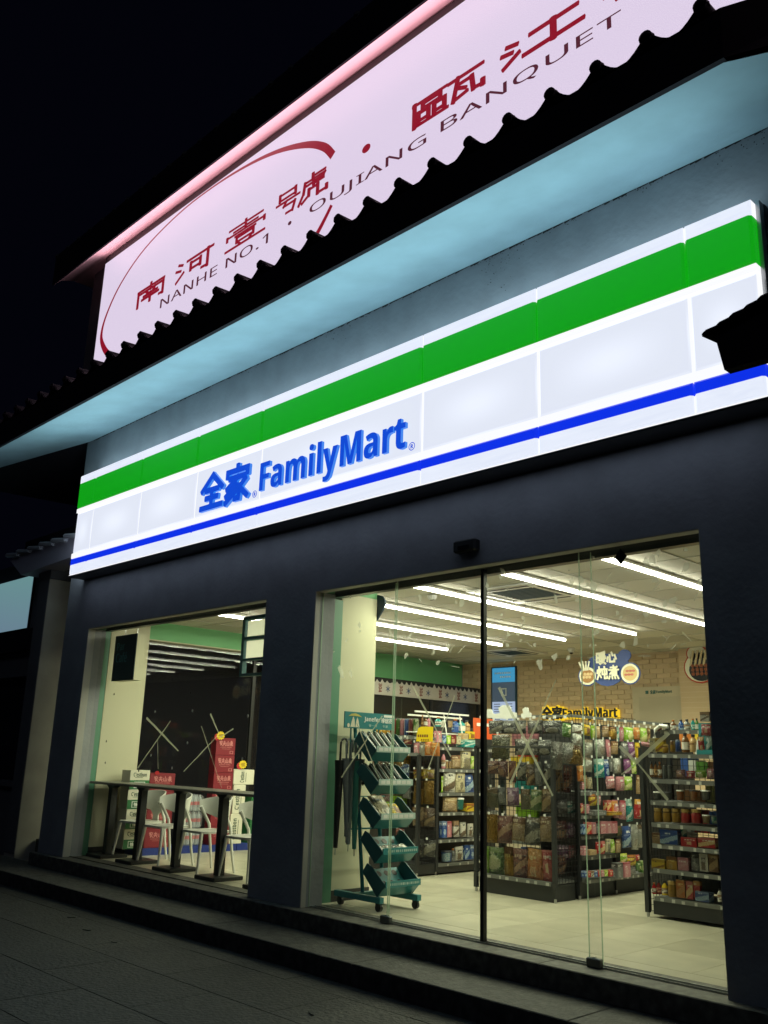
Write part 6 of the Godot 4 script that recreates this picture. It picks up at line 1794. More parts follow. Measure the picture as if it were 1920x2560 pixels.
	for k in 6:
		var o := thing("umbrella", ul[k], "umbrella", Vector3(-3.90 + 0.03 * (k % 3), 1.755, -0.335 - 0.042 * k), PI / 2 + 0.25 - 0.1 * k, "folded umbrellas hanging on the teal stand")
		o.rotation.x = rng.randf_range(-0.05, 0.07)
		o.rotation.z = rng.randf_range(-0.05, 0.05)
		o.scale = Vector3(1.0, 1.0, 1.0) * rng.randf_range(0.92, 1.05)
		put("canopy", shaft, mat("umbrella_%d" % k, shade[k], 0.35), o)
		put("crook", crook, mats["black_metal"] if k == 0 else mat("crook_grey", lin(0.28, 0.30, 0.30), 0.3), o)
		put("ferrule", tip, mats["steel"], o)
	# folded umbrellas and packets lying in the trays
	var roll := Build.new()
	roll.soft(Vector3.ZERO, Vector3(0.062, 0.27, 0.055), 0.02)
	var rm := roll.mesh()
	var rim := Build.new()
	rim.tube([Vector3(-0.031, -0.13, 0.026), Vector3(-0.031, 0.10, 0.026), Vector3(-0.01, 0.135, 0.02), Vector3(0.02, 0.135, 0.01)], 0.004, 6)
	var rimm := rim.mesh()
	var word := ["first", "second", "third", "fourth", "fifth"]
	var ST := S.transform
	for k in [4, 3]:
		for i in 5:
			var o := thing("folded_umbrella", "dark folded umbrella with pale piping, %s from the left in the %s" % [word[i], "topmost tray" if k == 4 else "second highest tray"], "umbrella", Vector3.ZERO, 0.0, "folded umbrellas in the trays")
			o.transform = ST * Transform3D(Basis(Vector3.RIGHT, -0.80) * Basis(Vector3.BACK, 0.06), Vector3(-0.17 + 0.085 * i, ty[k] + 0.045, 0.41 - 0.042 * k - 0.165))
			put("cover", rm, mat("roll_%d" % (i % 3), [lin(0.06, 0.065, 0.05), lin(0.035, 0.04, 0.04), lin(0.10, 0.10, 0.075)][i % 3], 0.35), o)
			put("piping", rimm, mats["rail_pale"], o)
	var big := ["large pale folded rain cape packet lying in the middle tray", "yellow packet lying in the middle tray", "black packet at the near end of the middle tray"]
	for i in 3:
		var o := put("rain_cape", pouch_mesh(i), foil(["cream", "yellow", "black"][i], [2, 1, 2][i]))
		o.transform = ST * Transform3D(Basis(Vector3.RIGHT, -0.80) * Basis.from_scale(Vector3([0.2, 0.14, 0.10][i], [0.30, 0.20, 0.24][i], 0.06)), Vector3([-0.03, 0.12, -0.17][i], ty[2] - 0.06, 0.41 - 0.084 - 0.075))
		tag(o, big[i], "packet")
	for i in 4:
		var o := put("glossy_packet", pouch_mesh(i + 2), foil(["silver", "silver", "black", "silver"][i], i))
		o.transform = ST * Transform3D(Basis(Vector3.RIGHT, -0.80) * Basis.from_scale(Vector3(0.12, 0.12, 0.08)), Vector3(-0.15 + 0.1 * i, ty[1] - 0.07, 0.41 - 0.042 - 0.07))
		tag(o, "%s small glossy packet from the left in the fourth tray of the teal stand" % word[i], "packet", "glossy packets in the fourth tray")

# ------------------------------------------------------------------ printed packets
const INK := {
	"black": [[0.012, 0.013, 0.014], [0.16, 0.13, 0.08], [0.55, 0.55, 0.5]],
	"olive": [[0.10, 0.10, 0.035], [0.16, 0.10, 0.04], [0.05, 0.06, 0.03]],
	"darkred": [[0.16, 0.022, 0.022], [0.35, 0.16, 0.08], [0.5, 0.36, 0.25]],
	"brown": [[0.13, 0.06, 0.022], [0.30, 0.17, 0.06], [0.45, 0.35, 0.22]],
	"gold": [[0.45, 0.25, 0.03], [0.18, 0.08, 0.02], [0.62, 0.5, 0.2]],
	"green": [[0.06, 0.16, 0.025], [0.30, 0.34, 0.12], [0.6, 0.6, 0.42]],
	"lime": [[0.26, 0.50, 0.03], [0.55, 0.62, 0.10], [0.65, 0.65, 0.5]],
	"orange": [[0.55, 0.17, 0.03], [0.35, 0.08, 0.02], [0.68, 0.5, 0.25]],
	"red": [[0.45, 0.02, 0.025], [0.62, 0.32, 0.06], [0.7, 0.6, 0.5]],
	"pink": [[0.55, 0.22, 0.26], [0.40, 0.08, 0.10], [0.72, 0.62, 0.6]],
	"purple": [[0.18, 0.05, 0.17], [0.45, 0.30, 0.42], [0.65, 0.5, 0.6]],
	"white": [[0.62, 0.60, 0.54], [0.30, 0.18, 0.10], [0.06, 0.06, 0.06]],
	"cream": [[0.60, 0.53, 0.34], [0.45, 0.38, 0.2], [0.1, 0.1, 0.1]],
	"blue": [[0.03, 0.08, 0.28], [0.10, 0.25, 0.45], [0.6, 0.62, 0.65]],
	"teal": [[0.02, 0.25, 0.24], [0.30, 0.45, 0.40], [0.6, 0.65, 0.6]],
	"grey": [[0.16, 0.17, 0.17], [0.08, 0.08, 0.08], [0.45, 0.45, 0.45]],
	"yellow": [[0.68, 0.48, 0.03], [0.40, 0.14, 0.03], [0.12, 0.06, 0.02]],
	"silver": [[0.48, 0.50, 0.46], [0.25, 0.20, 0.14], [0.70, 0.70, 0.68]],
	"tan": [[0.40, 0.26, 0.12], [0.22, 0.11, 0.05], [0.55, 0.45, 0.3]],
}

func pack(key: String, n: int, shade_dim := 1.0) -> StandardMaterial3D:
	if shade_dim < 1.0:
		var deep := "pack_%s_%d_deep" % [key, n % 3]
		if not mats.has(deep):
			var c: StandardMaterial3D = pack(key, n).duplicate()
			c.albedo_color = lin(shade_dim, shade_dim, shade_dim)  # darker copy of the print, shade put into the colour
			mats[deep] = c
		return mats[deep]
	var id := "pack_%s_%d" % [key, n % 3]
	if mats.has(id):
		return mats[id]
	var r := RandomNumberGenerator.new()
	r.seed = hash(id)
	var c: Array = INK[key]
	var A := lin(c[0][0], c[0][1], c[0][2])
	var B := lin(c[1][0], c[1][1], c[1][2])
	var C := lin(minf(c[2][0] * 1.25, 0.8), minf(c[2][1] * 1.25, 0.8), minf(c[2][2] * 1.25, 0.78))
	var im := Image.create(48, 64, false, Image.FORMAT_RGB8)
	im.fill(A)
	var top := r.randi_range(3, 22)
	var band := B if r.randf() < 0.6 else A.lerp(C, 0.4)
	if r.randf() < 0.75:
		im.fill_rect(Rect2i(0, 0, 48, top), band)
	# a picture of what is inside, in a shape of its own
	var cx := r.randf_range(16, 32)
	var cy := r.randf_range(34, 48)
	var rad := r.randf_range(9, 18)
	var squash := r.randf_range(0.7, 1.5)
	var n1 := FastNoiseLite.new()
	n1.seed = r.randi()
	n1.frequency = 0.13
	var shape := r.randi() % 3
	for y in range(0, 64):
		for x in range(0, 48):
			var d := Vector2((x - cx) * squash, y - cy).length()
			if shape == 1:
				d = maxf(absf(x - cx) * squash, absf(y - cy)) + 2.0
			elif shape == 2:
				d = absf((x - cx) * 0.6 + (y - cy)) + 3.0
			d += 4.0 * n1.get_noise_2d(x, y)
			if d < rad:
				var v := 0.5 + 0.9 * n1.get_noise_2d(x * 2.3 + 50.0, y * 2.3)
				im.set_pixel(x, y, B.lerp(C, clampf(v, 0.0, 0.8)))
			elif d < rad + 1.6 and shape != 2:
				im.set_pixel(x, y, C.lerp(A, 0.2))
	# lettering blocks, none of them readable
	var ty := r.randi_range(6, 18)
	var tx := r.randi_range(4, 14)
	for k in r.randi_range(2, 4):
		var w := r.randi_range(4, 8)
		im.fill_rect(Rect2i(tx, ty, w, r.randi_range(5, 9)), C)
		tx += w + 2
	for k in r.randi_range(1, 3):
		im.fill_rect(Rect2i(r.randi_range(4, 14), ty + 11 + 3 * k, r.randi_range(8, 26), 1), C.lerp(A, 0.3))
	im.fill_rect(Rect2i(r.randi_range(3, 20), 56, r.randi_range(8, 22), 2), C.lerp(A, 0.35))
	im.fill_rect(Rect2i(0, 62, 48, 2), A.lerp(C, 0.25))
	for y in 64:
		for x in 48:
			var c0 := im.get_pixel(x, y)
			im.set_pixel(x, y, c0 * (0.93 + 0.14 * r.randf()))
	im.resize(96, 128, Image.INTERPOLATE_BILINEAR)
	var m := mat(id, Color(1, 1, 1), 0.33)
	m.albedo_texture = ImageTexture.create_from_image(im)
	m.texture_repeat = false
	return m

func foil(key: String, n: int, shade_dim := 1.0) -> StandardMaterial3D:
	var id := "foil_%s_%d_%d" % [key, n % 3, int(shade_dim * 10)]
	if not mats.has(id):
		var c: StandardMaterial3D = pack(key, n, shade_dim).duplicate()
		c.roughness = 0.2
		c.metallic_specular = 0.8
		c.normal_enabled = true
		c.normal_texture = crinkle
		c.normal_scale = 2.0
		if key == "silver" or key == "gold":
			c.metallic = 0.6
		mats[id] = c
	return mats[id]

var pouches := {}
func pouch_mesh(v: int) -> ArrayMesh:
	v = v % 5
	if pouches.has(v):
		return pouches[v]
	var r := FastNoiseLite.new()
	r.seed = 40 + v
	r.frequency = 0.9
	var b := Build.new()
	b.smooth(1)
	var NX := 7
	var NY := 9
	for s in [1.0, -1.0]:
		for i in NX:
			for j in NY:
				var q := []
				for d in [[0, 0], [0, 1], [1, 1], [1, 0]]:
					var u := float(i + d[0]) / NX
					var t := float(j + d[1]) / NY
					var puff := pow(sin(PI * clampf(u, 0.0, 1.0)), 0.6) * pow(sin(PI * clampf(t * 0.94 + 0.02, 0.0, 1.0)), 0.55)
					var rim := 0.0 if (u < 0.01 or u > 0.99 or t < 0.01 or t > 0.99) else 1.0
					var w := 1.0 - 0.05 * sin(PI * t) * (1.0 if v % 2 else 0.3)
					var z: float = s * (0.5 * puff + rim * 0.22 * r.get_noise_2d(u * 3.0 + s * 7.0, t * 4.0) * puff)
					q.append([Vector3((u - 0.5) * w, t, z), u, 1.0 - t])
				var o := [0, 1, 2, 3] if s > 0 else [3, 2, 1, 0]
				for k in [0, 1, 2, 0, 2, 3]:
					b.st.set_uv(Vector2(q[o[k]][1], q[o[k]][2]))
					b.st.add_vertex(q[o[k]][0])
	pouches[v] = b.mesh()
	return pouches[v]

# ------------------------------------------------------------------ racks
func mesh_grid(b: Build, along_x: bool, at: float, a0: float, a1: float, y0: float, y1: float, step := 0.055, r := 0.0022):
	var n := int((a1 - a0) / step)
	for i in n + 1:
		var t := lerpf(a0, a1, float(i) / n)
		if along_x:
			b.boxr(t - r, t + r, y0, y1, at - r, at + r)
		else:
			b.boxr(at - r, at + r, y0, y1, t - r, t + r)
	n = int((y1 - y0) / step)
	for i in n + 1:
		var y := lerpf(y0, y1, float(i) / n)
		if along_x:
			b.boxr(a0, a1, y - r, y + r, at + r, at + 3 * r)
		else:
			b.boxr(at + r, at + 3 * r, y - r, y + r, a0, a1)

func post(x: float, z: float, y1: float, R: Node3D, y0 := 0.34):
	add("post", boxes([[x - 0.02, x + 0.02, y0 - 0.3, y1 - 0.3, z - 0.02, z + 0.02]]), mats["rack_metal"], R)
	var f := Build.new()
	f.tube([Vector3(x, 0.0, z), Vector3(x, y0 - 0.3, z)], 0.014, 8)
	add("foot", f, mats["steel"], R)

# a board with its price rail and tags along the front edge
func board(R: Node3D, x0: float, x1: float, y: float, z0: float, z1: float, to_x: bool, tags := true):
	add("shelf", boxes([[x0, x1, y - 0.025, y, z0, z1]]), mats["shelf_grey"], R)
	var tg := Build.new()
	if to_x:
		add("price_rail", boxes([[x1 + 0.001, x1 + 0.012, y - 0.034, y + 0.004, z0, z1]]), mats["rail"], R)
		var n := int((z1 - z0) / 0.11)
		for i in n:
			var z := z0 + (i + 0.5 + rng.randf_range(-0.2, 0.2)) * (z1 - z0) / n
			var hw := rng.randf_range(0.010, 0.021)
			if rng.randf() < 0.8:
				tg.boxr(x1 + 0.012, x1 + 0.0135, y - 0.032, y - rng.randf_range(0.0, 0.008), z - hw, z + hw)
	else:
		add("price_rail", boxes([[x0, x1, y - 0.034, y + 0.004, z1 + 0.001, z1 + 0.012]]), mats["rail"] if tags else mats["shelf_grey"], R)
		var n := int((x1 - x0) / 0.11)
		for i in n:
			var x := x0 + (i + 0.5 + rng.randf_range(-0.2, 0.2)) * (x1 - x0) / n
			var hw := rng.randf_range(0.010, 0.021)
			if rng.randf() < 0.8:
				tg.boxr(x - hw, x + hw, y - 0.032, y - rng.randf_range(0.0, 0.008), z1 + 0.012, z1 + 0.0135)
	add("price_tags", tg, mat("tag_dull", lin(0.46, 0.46, 0.43), 0.5), R)

func racks():
	# middle rack: wire end towards the door, boards along the aisle
	var M := thing("shelf_rack", "dark middle shelf rack with hanging pouches on its wire end", "shelf rack", Vector3(0, 0.30, 0))
	M.position = Vector3(-3.33, 0.30, -3.6)
	var off := Vector3(3.33, 0, 3.6)
	var wrapm := func(list: Array, off: Vector3) -> Array:
		var o := []
		for q in list:
			o.append([q[0] + off.x, q[1] + off.x, q[2], q[3], q[4] + off.z, q[5] + off.z])
		return o
	add("plinth", boxes(wrapm.call([[-3.80, -2.86, 0.0, 0.155, -2.66, -2.285], [-3.80, -2.86, 0.0, 0.165, -6.2, -2.72]], off)), mats["rack_metal"], M)
	for q in [[-3.84, -2.28], [-2.835, -2.28], [-2.835, -2.70], [-3.84, -2.70], [-2.86, -3.42], [-2.86, -4.02]]:
		post(q[0] + off.x, q[1] + off.z, 1.78 if q[1] > -2.5 else 1.64, M)
	add("top_bar", boxes(wrapm.call([[-3.84, -2.82, 1.465, 1.485, -2.30, -2.26]], off)), mats["rack_metal"], M)
	add("back_panel", boxes(wrapm.call([[-3.34, -3.32, 0.165, 1.78, -6.2, -2.74]], off)), mats["rack_metal"], M)
	var g := Build.new()
	mesh_grid(g, true, -2.68 + off.z, -3.82 + off.x, -2.85 + off.x, 0.2, 1.76)
	mesh_grid(g, false, -2.838 + off.x, -2.68 + off.z, -2.30 + off.z, 0.17, 1.34, 0.05)
	mesh_grid(g, false, -3.838 + off.x, -2.68 + off.z, -2.30 + off.z, 0.17, 1.45, 0.05)
	mesh_grid(g, false, -2.95 + off.x, -4.1 + off.z, -2.75 + off.z, 1.0, 1.85, 0.06)
	stuff(add("wire_mesh", g, mats["wire"], M))
	add("top_rail", boxes(wrapm.call([[-3.86, -2.86, 1.80, 1.825, -2.66, -2.64], [-2.88, -2.855, 1.80, 1.83, -6.0, -2.66]], off)), mats["rail"], M)
	board(M, -3.80 + off.x, -2.87 + off.x, 0.185, -2.66 + off.z, -2.27 + off.z, false)
	var hk := []
	for y in [1.42, 1.13, 0.86, 0.66]:
		hk.append([-3.80, -2.86, y, y + 0.012, -2.50, -2.49])
	add("hook_bar", boxes(wrapm.call(hk, off)), mats["wire"], M)
	for y in [1.04, 0.808, 0.608, 0.407]:
		board(M, -3.25 + off.x, -2.815 + off.x, y, -3.40 + off.z, -2.72 + off.z, true)
	board(M, -3.25 + off.x, -2.775 + off.x, 0.19, -4.02 + off.z, -2.72 + off.z, true)
	# top tags and the row of white card shapes
	var tg := Build.new()
	for k in 7:
		tg.boxr(-3.74 + off.x + 0.135 * k, -3.70 + off.x + 0.135 * k, 1.785, 1.815, -2.62 + off.z, -2.618 + off.z)
	for k in 11:
		tg.boxr(-2.85 + off.x, -2.848 + off.x, 1.79, 1.82, -5.0 + off.z + 0.21 * k, -4.95 + off.z + 0.21 * k)
	add("price_tags", tg, mats["tag_white"], M)
	var n := 0
	for q in [[-4.03, -3.86, 2.10, 2.20, 0.2], [-3.86, -3.56, 2.09, 2.24, 0.1], [-3.50, -3.36, 2.10, 2.21, 0.3]]:
		var cl := ["white cut out card shape at the left on top of the middle rack", "widest white cut out card shape on top of the middle rack", "narrow white cut out card shape at the right on top of the middle rack"]
		var c := Build.new()
		var cx: float = (q[0] + q[1]) / 2
		var hw: float = (q[1] - q[0]) / 2
		var hh: float = q[3] - q[2]
		c.prism(PackedVector2Array([Vector2(-hw, 0), Vector2(-hw, hh * 0.35), Vector2(-hw * 0.6, hh * 0.42), Vector2(-hw * 0.75, hh * 0.8), Vector2(-hw * 0.3, hh), Vector2(hw * 0.35, hh * 0.95), Vector2(hw * 0.55, hh * 0.5), Vector2(hw, hh * 0.4), Vector2(hw, 0)]), 0.0, 0.004)
		var o := add("card_shape", c, mats["white_plastic"])
		o.position = Vector3(cx, q[2], -2.64)
		tag(o, cl[n], "display card")
		n += 1
	# right rack
	var R := thing("shelf_rack", "dark right shelf rack with boxes, jars and bottles on its boards", "shelf rack", Vector3(-1.2, 0.30, -2.7))
	off = Vector3(1.2, 0, 2.7)
	add("plinth", boxes(wrapm.call([[-1.82, -0.55, 0.03, 0.145, -3.2, -2.36]], off)), mats["rack_metal"], R)
	for q in [[-1.875, -2.36], [-1.84, -2.82], [-0.55, -2.82]]:
		post(q[0] + off.x, q[1] + off.z, 1.79, R)
	g = Build.new()
	mesh_grid(g, true, -2.84 + off.z, -1.82 + off.x, -0.55 + off.x, 0.2, 1.45)
	mesh_grid(g, false, -1.858 + off.x, -2.80 + off.z, -2.39 + off.z, 0.05, 1.45, 0.05)
	stuff(add("wire_mesh", g, mats["wire"], R))
	add("back_panel", boxes(wrapm.call([[-1.80, -0.5, 0.2, 0.62, -2.90, -2.87], [-1.55, -0.5, 1.43, 1.74, -2.90, -2.87]], off)), mats["rack_metal"], R)
	for y in [0.18, 0.42, 0.632, 0.815, 1.01, 1.205, 1.435]:
		board(R, -1.80 + off.x, -0.55 + off.x, y, -2.82 + off.z, -2.365 + off.z, false, y != 0.632)
	# white arch and riser, teal display
	var aw := Build.new()
	aw.tube([Vector3(-1.765 + off.x, 1.44, -2.42 + off.z), Vector3(-1.765 + off.x, 1.58, -2.42 + off.z), Vector3(-1.75 + off.x, 1.66, -2.42 + off.z), Vector3(-1.70 + off.x, 1.695, -2.42 + off.z), Vector3(-1.62 + off.x, 1.685, -2.42 + off.z)], 0.018, 8)
	aw.tube([Vector3(-1.33 + off.x, 1.44, -2.39 + off.z), Vector3(-1.315 + off.x, 1.56, -2.41 + off.z), Vector3(-1.28 + off.x, 1.66, -2.44 + off.z), Vector3(-1.22 + off.x, 1.70, -2.46 + off.z)], 0.016, 8)
	add("arch", aw, mats["white_plastic"], R)
	board(R, -1.72 + off.x, -0.6 + off.x, 1.655, -2.60 + off.z, -2.46 + off.z, false)
	add("display_side", boxes(wrapm.call([[-1.32, -0.6, 1.436, 1.48, -2.42, -2.37], [-1.32, -0.6, 1.48, 1.72, -2.44, -2.435]], off)), mats["teal"], R)
	# left rack
	var L := thing("shelf_rack", "dark left shelf rack with toiletries on boards along the aisle", "shelf rack", Vector3(-5.45, 0.30, -3.4))
	off = Vector3(5.45, 0, 3.4)
	add("plinth", boxes(wrapm.call([[-5.92, -4.96, 0.02, 0.13, -2.88, -2.56], [-5.92, -4.96, 0.02, 0.115, -4.6, -2.91]], off)), mats["rack_metal"], L)
	for q in [[-5.90, -2.56], [-4.97, -2.56], [-4.97, -2.88], [-4.97, -4.2]]:
		post(q[0] + off.x, q[1] + off.z, 1.67, L)
	add("back_panel", boxes(wrapm.call([[-5.46, -5.44, 0.115, 1.75, -4.6, -2.92], [-5.9, -4.98, 0.13, 0.5, -2.90, -2.885]], off)), mats["rack_metal"], L)
	g = Build.new()
	mesh_grid(g, false, -4.962 + off.x, -2.86 + off.z, -2.58 + off.z, 0.14, 1.36, 0.045)
	mesh_grid(g, true, -2.87 + off.z, -5.88 + off.x, -4.98 + off.x, 0.2, 1.7)
	stuff(add("wire_mesh", g, mats["wire"], L))
	for y in [0.125, 0.392, 0.702, 0.93, 1.211, 1.472]:
		board(L, -5.38 + off.x, -4.955 + off.x, y, -4.2 + off.z, -2.90 + off.z, true)
	board(L, -5.9 + off.x, -4.98 + off.x, 1.585, -2.86 + off.z, -2.56 + off.z, false)
	board(L, -5.9 + off.x, -4.98 + off.x, 1.39, -2.86 + off.z, -2.56 + off.z, false, false)
	add("hook_bar", boxes(wrapm.call([[-5.9, -4.97, 1.16, 1.172, -2.66, -2.65], [-5.9, -4.97, 0.93, 0.942, -2.66, -2.65], [-5.9, -4.97, 0.70, 0.712, -2.66, -2.65]], off)), mats["steel"], L)
	# white riser with slanted frames on the left rack
	var W := thing("display_riser", "white wire riser with slanted side frames on top of the left rack", "display riser", Vector3(-5.05, 1.775, -3.2))
	add("rail", boxes([[0.0, 0.02, 0.40, 0.42, -0.35, 0.65], [-0.12, -0.10, 0.36, 0.38, -0.35, 0.65], [-0.14, 0.02, 0.16, 0.172, -0.35, 0.65]]), mats["white_plastic"], W)
	for z in [-0.62, -0.2, 0.1]:
		var fr := Build.new()
		fr.tube([Vector3(0.07, 0.0, z), Vector3(0.0, 0.42, z + 0.02)], 0.008, 6)
		add("side_frame", fr, mats["white_plastic"], W)
	add("pink_field", boxes([[-0.02, -0.015, 0.02, 0.15, -0.1, 0.1]]), mat("field_mauve", lin(0.30, 0.16, 0.19), 0.6), W)
	var O := thing("shelf_header", "orange red slanted header board behind the white riser of the left rack", "sign", Vector3(-5.0, 1.78, -3.72))
	add("board", boxes([[-0.02, 0.0, 0.12, 0.38, -0.28, 0.10]]), mat("header_orange", lin(0.62, 0.10, 0.025), 0.5), O)
	add("print", boxes([[0.0, 0.003, 0.28, 0.32, -0.2, 0.05]]), mats["tag_white"], O)
	add("side", boxes([[-0.01, 0.10, 0.0, 0.25, -0.30, -0.288]]), mats["header_orange"], O)
	# yellow shelf sign
	var Y := thing("shelf_sign", "yellow shelf sign with rounded top left corner over the candy bags", "sign", Vector3(-4.80, 1.825, -2.47))
	flat("board", [PackedVector2Array([Vector2(-0.135, 0.0), Vector2(0.13, 0.0), Vector2(0.135, 0.17), Vector2(-0.06, 0.172), Vector2(-0.10, 0.155), Vector2(-0.12, 0.11)])], 0.0, 0.006, mat("shelf_yellow", lin(0.78, 0.55, 0.005), 0.5), Y)
	var pr := Build.new()
	for k in 5:
		pr.boxr(-0.11 + 0.036 * k, -0.084 + 0.036 * k, 0.05, 0.08, 0.006, 0.008)
	for k in 4:
		pr.boxr(-0.05 + 0.034 * k, -0.03 + 0.034 * k, 0.008, 0.028, 0.006, 0.008)
	add("print", pr, mat("print_brown", lin(0.20, 0.08, 0.01), 0.6), Y)

# goods on the hidden sides of the racks, seen only as glimpses through the wire
func hidden_goods():
	var b := Build.new()
	var pal := INK.keys()
	for q in [[-3.80, -3.42, -5.6, -2.85, 0], [-1.80, -0.55, -3.25, -2.92, 1], [-5.90, -5.50, -4.5, -2.95, 0]]:
		for lev in 6:
			var y := 0.5 + 0.26 * lev
			var t: float = q[2] if q[4] == 0 else q[0]
			var end: float = q[3] if q[4] == 0 else q[1]
			while t < end:
				var w := rng.randf_range(0.06, 0.14)
				var h := rng.randf_range(0.12, 0.22)
				var c: Array = INK[pal[rng.randi() % pal.size()]][0]
				b.st.set_color(Color(c[0], c[1], c[2]))
				if q[4] == 0:
					b.boxr(q[0] + 0.05, q[1] - 0.05, y, y + h, t, t + w - 0.008)
				else:
					b.boxr(t, t + w - 0.008, y, y + h, q[2] + 0.05, q[3] - 0.05)
				t += w
	var m := mat("mixed_goods", Color(1, 1, 1), 0.45)
	m.vertex_color_use_as_albedo = true
	var o := add("packed_goods", b, m)
	stuff(o)
	tag(o, "mixed goods glimpsed through the wire backs of the racks", "goods")

func goods():
	hidden_goods()
	var can := Build.new()
	can.lathe([Vector2(0.0, 0.0), Vector2(0.42, 0.0), Vector2(0.5, 0.06), Vector2(0.5, 0.90), Vector2(0.40, 0.985)], 14)
	var can_m := can.mesh()
	can = Build.new()
	can.lathe([Vector2(0.40, 0.985), Vector2(0.41, 1.0), Vector2(0.36, 0.985), Vector2(0.0, 0.98)], 14)
	var lid_m := can.mesh()
	var bt := Build.new()
	bt.lathe([Vector2(0.0, 0.0), Vector2(0.48, 0.0), Vector2(0.5, 0.04), Vector2(0.5, 0.58), Vector2(0.40, 0.70), Vector2(0.22, 0.80), Vector2(0.2, 0.88)], 14)
	var bottle_m := bt.mesh()
	bt = Build.new()
	bt.lathe([Vector2(0.23, 0.865), Vector2(0.25, 0.88), Vector2(0.25, 0.98), Vector2(0.22, 1.0), Vector2(0.0, 1.0)], 12)
	var cap_m := bt.mesh()
	bt = Build.new()
	bt.lathe([Vector2(0.508, 0.14), Vector2(0.508, 0.52)], 14)
	var band_m := bt.mesh()
	var jr := Build.new()
	jr.lathe([Vector2(0.0, 0.0), Vector2(0.46, 0.0), Vector2(0.5, 0.06), Vector2(0.5, 0.62), Vector2(0.42, 0.74), Vector2(0.42, 0.78)], 14)
	var jar_m := jr.mesh()
	jr = Build.new()
	jr.lathe([Vector2(0.44, 0.77), Vector2(0.48, 0.80), Vector2(0.48, 0.97), Vector2(0.45, 1.0), Vector2(0.0, 1.0)], 14)
	var jlid_m := jr.mesh()
	var tb := Build.new()
	tb.lathe([Vector2(0.0, 0.0), Vector2(0.40, 0.0), Vector2(0.48, 0.85), Vector2(0.5, 0.86)], 14)
	var tub_m := tb.mesh()
	tb = Build.new()
	tb.lathe([Vector2(0.52, 0.86), Vector2(0.52, 0.97), Vector2(0.46, 1.0), Vector2(0.0, 1.0)], 14)
	var tlid_m := tb.mesh()
	var bx := Build.new()
	bx.box(Vector3(0, 0.5, 0), Vector3(1, 1, 1))
	var box_m := bx.mesh()
	var tg0 := Build.new()
	tg0.box(Vector3(0, 0.5, 0), Vector3(1, 1, 1))
	var tag_m := tg0.mesh()
	var n := 0
	for r in PRODUCTS:
		var kind: String = r[1]
		var lab: String = r[3]
		var shade_dim := 0.36 if lab.contains("middle rack") or lab.contains("right rack") or lab.contains("left rack end") else 1.0  # packets on these racks coloured darker in place of shade
		var m := pack(r[2], n, shade_dim)
		var o: MeshInstance3D
		var w: float = r[10]
		var h: float = r[11]
		var d := w
		match kind:
			"pouch":
				o = put(r[0], pouch_mesh(n), foil(r[2], n, shade_dim))
				w *= 1.12 if lab.contains("middle rack") else 1.06
				h *= 1.05
				o.cast_shadow = GeometryInstance3D.SHADOW_CASTING_SETTING_ON
				d = minf(0.075, w * 0.42)
			"box":
				o = put(r[0], box_m, m)
				d = clampf(w * 0.6, 0.04, 0.16)
			"can":
				o = put(r[0], can_m, m)
				put("lid", lid_m, mats["steel"], o)
			"chips":
				o = put(r[0], can_m, m)
				put("lid", lid_m, mats["cloudy_plastic"], o)
			"bottle":
				o = put(r[0], bottle_m, mat("bottle_" + r[2], lin(INK[r[2]][0][0], INK[r[2]][0][1], INK[r[2]][0][2]), 0.15))
				put("cap", cap_m, mats["ink_dark"] if n % 3 else mat("cap_orange", lin(0.40, 0.13, 0.02), 0.4), o)
				put("label_band", band_m, pack("white" if n % 2 else r[2], n), o)
			"jar":
				o = put(r[0], jar_m, m)
				put("lid", jlid_m, mat("lid_gold", lin(0.35, 0.24, 0.08), 0.35, 0.4), o)
			"tub":
				o = put(r[0], tub_m, m)
				put("lid", tlid_m, mats["ink_dark"] if n % 2 else mats["white_plastic"], o)
		o.scale = Vector3(w, h, d)
		o.position = Vector3(r[7], r[8], r[9])
		o.rotation.y = (PI / 2 if r[6] == 1 else 0.0) + rng.randf_range(-0.09, 0.09)
		if kind == "pouch":
			o.rotation.x = rng.randf_range(-0.08, 0.06)
			o.rotation.z = rng.randf_range(-0.05, 0.05)
		if kind == "pouch" and lab.contains("row"):
			var ht := put("hang_tag", tag_m, mats["tag_white"], o)
			ht.scale = Vector3(0.026 / w, 0.024 / h, 0.003 / d)
			ht.position = Vector3(rng.randf_range(-0.1, 0.1), 1.0, 0.7)
		tag(o, r[3], r[4], r[5])
		n += 1

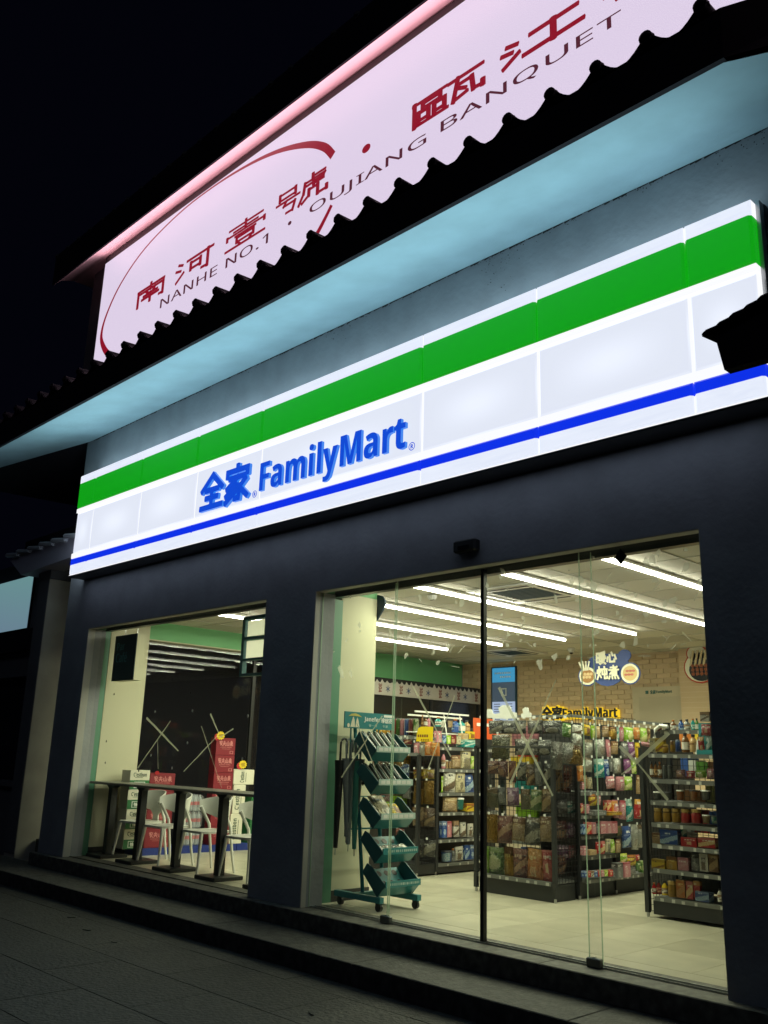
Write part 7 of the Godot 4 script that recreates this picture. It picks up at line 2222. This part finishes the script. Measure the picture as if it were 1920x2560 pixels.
# ------------------------------------------------------------------ small things on the facade
func small_outside():
	var s := thing("door_sensor", "small dark box shaped door sensor above the glass doors", "sensor", Vector3(-2.02, 3.29, 0.0))
	var b := Build.new()
	b.soft(Vector3(0, 0.05, 0.042), Vector3(0.24, 0.10, 0.08), 0.012)
	add("housing", b, mats["black_metal"], s)
	add("lens", boxes([[-0.06, 0.06, 0.015, 0.05, 0.082, 0.086]]), mat("lens_dark", lin(0.01, 0.01, 0.012), 0.1), s)
	# leaf shaped hanging sign behind the pier
	var lf := thing("leaf_sign", "dark blue leaf shaped hanging sign half hidden by the inner pier", "hanging sign", Vector3(-4.09, 3.05, -0.97))
	flat("leaf", [PackedVector2Array([Vector2(-0.16, -0.02), Vector2(-0.17, 0.18), Vector2(-0.10, 0.24), Vector2(-0.02, 0.245), Vector2(0.05, 0.225), Vector2(0.098, 0.18), Vector2(0.105, 0.14), Vector2(0.06, 0.06), Vector2(-0.02, -0.03), Vector2(-0.08, -0.06)])], 0.0, 0.02, mat("leaf_blue", lin(0.015, 0.035, 0.06), 0.5), lf)
	add("wire", boxes([[-0.05, -0.047, 0.24, 0.35, 0.008, 0.011]]), mats["steel"], lf)
	# mould under the eaves
	var mo := Build.new()
	for q in [[-3.85, 0.16, 14], [-1.65, 0.34, 40], [-5.3, 0.05, 8], [-2.7, 0.05, 8], [-0.2, 0.05, 12], [0.55, 0.12, 16], [-6.6, 0.06, 8], [-4.6, 0.03, 10], [-1.0, 0.04, 10], [-3.2, 0.03, 8]]:
		for k in int(q[2]) * 2:
			var x: float = q[0] + rng.randfn(0.0, 0.16)
			var y: float = 5.975 - absf(rng.randfn(0.0, q[1] * 0.5))
			var r := rng.randf_range(0.0015, 0.006)
			var c := Vector3(x, y, 0.0015 + 0.00005 * k)
			var p := []
			for i in 6:
				var a := TAU * i / 6
				p.append(c + Vector3(cos(a) * r * rng.randf_range(0.5, 1.3), sin(a) * r * rng.randf_range(0.5, 1.5), 0))
			for i in 6:
				mo.tri(c, p[(i + 1) % 6], p[i])
	for k in 240:
		var x := -9.2 + 10.8 * k / 240.0 + rng.randf_range(-0.02, 0.02)
		var y := 5.976
		var hgt := rng.randf_range(0.004, 0.02)
		mo.quad(Vector3(x, y - hgt, 0.0016), Vector3(x, y, 0.0016), Vector3(x + 0.05, y, 0.0016), Vector3(x + 0.05, y - hgt * 0.6, 0.0016))
	var o := add("mould_stains", mo, mats["grime"])
	stuff(o)
	tag(o, "dark mould speckles on the plaster under the eaves", "mould")
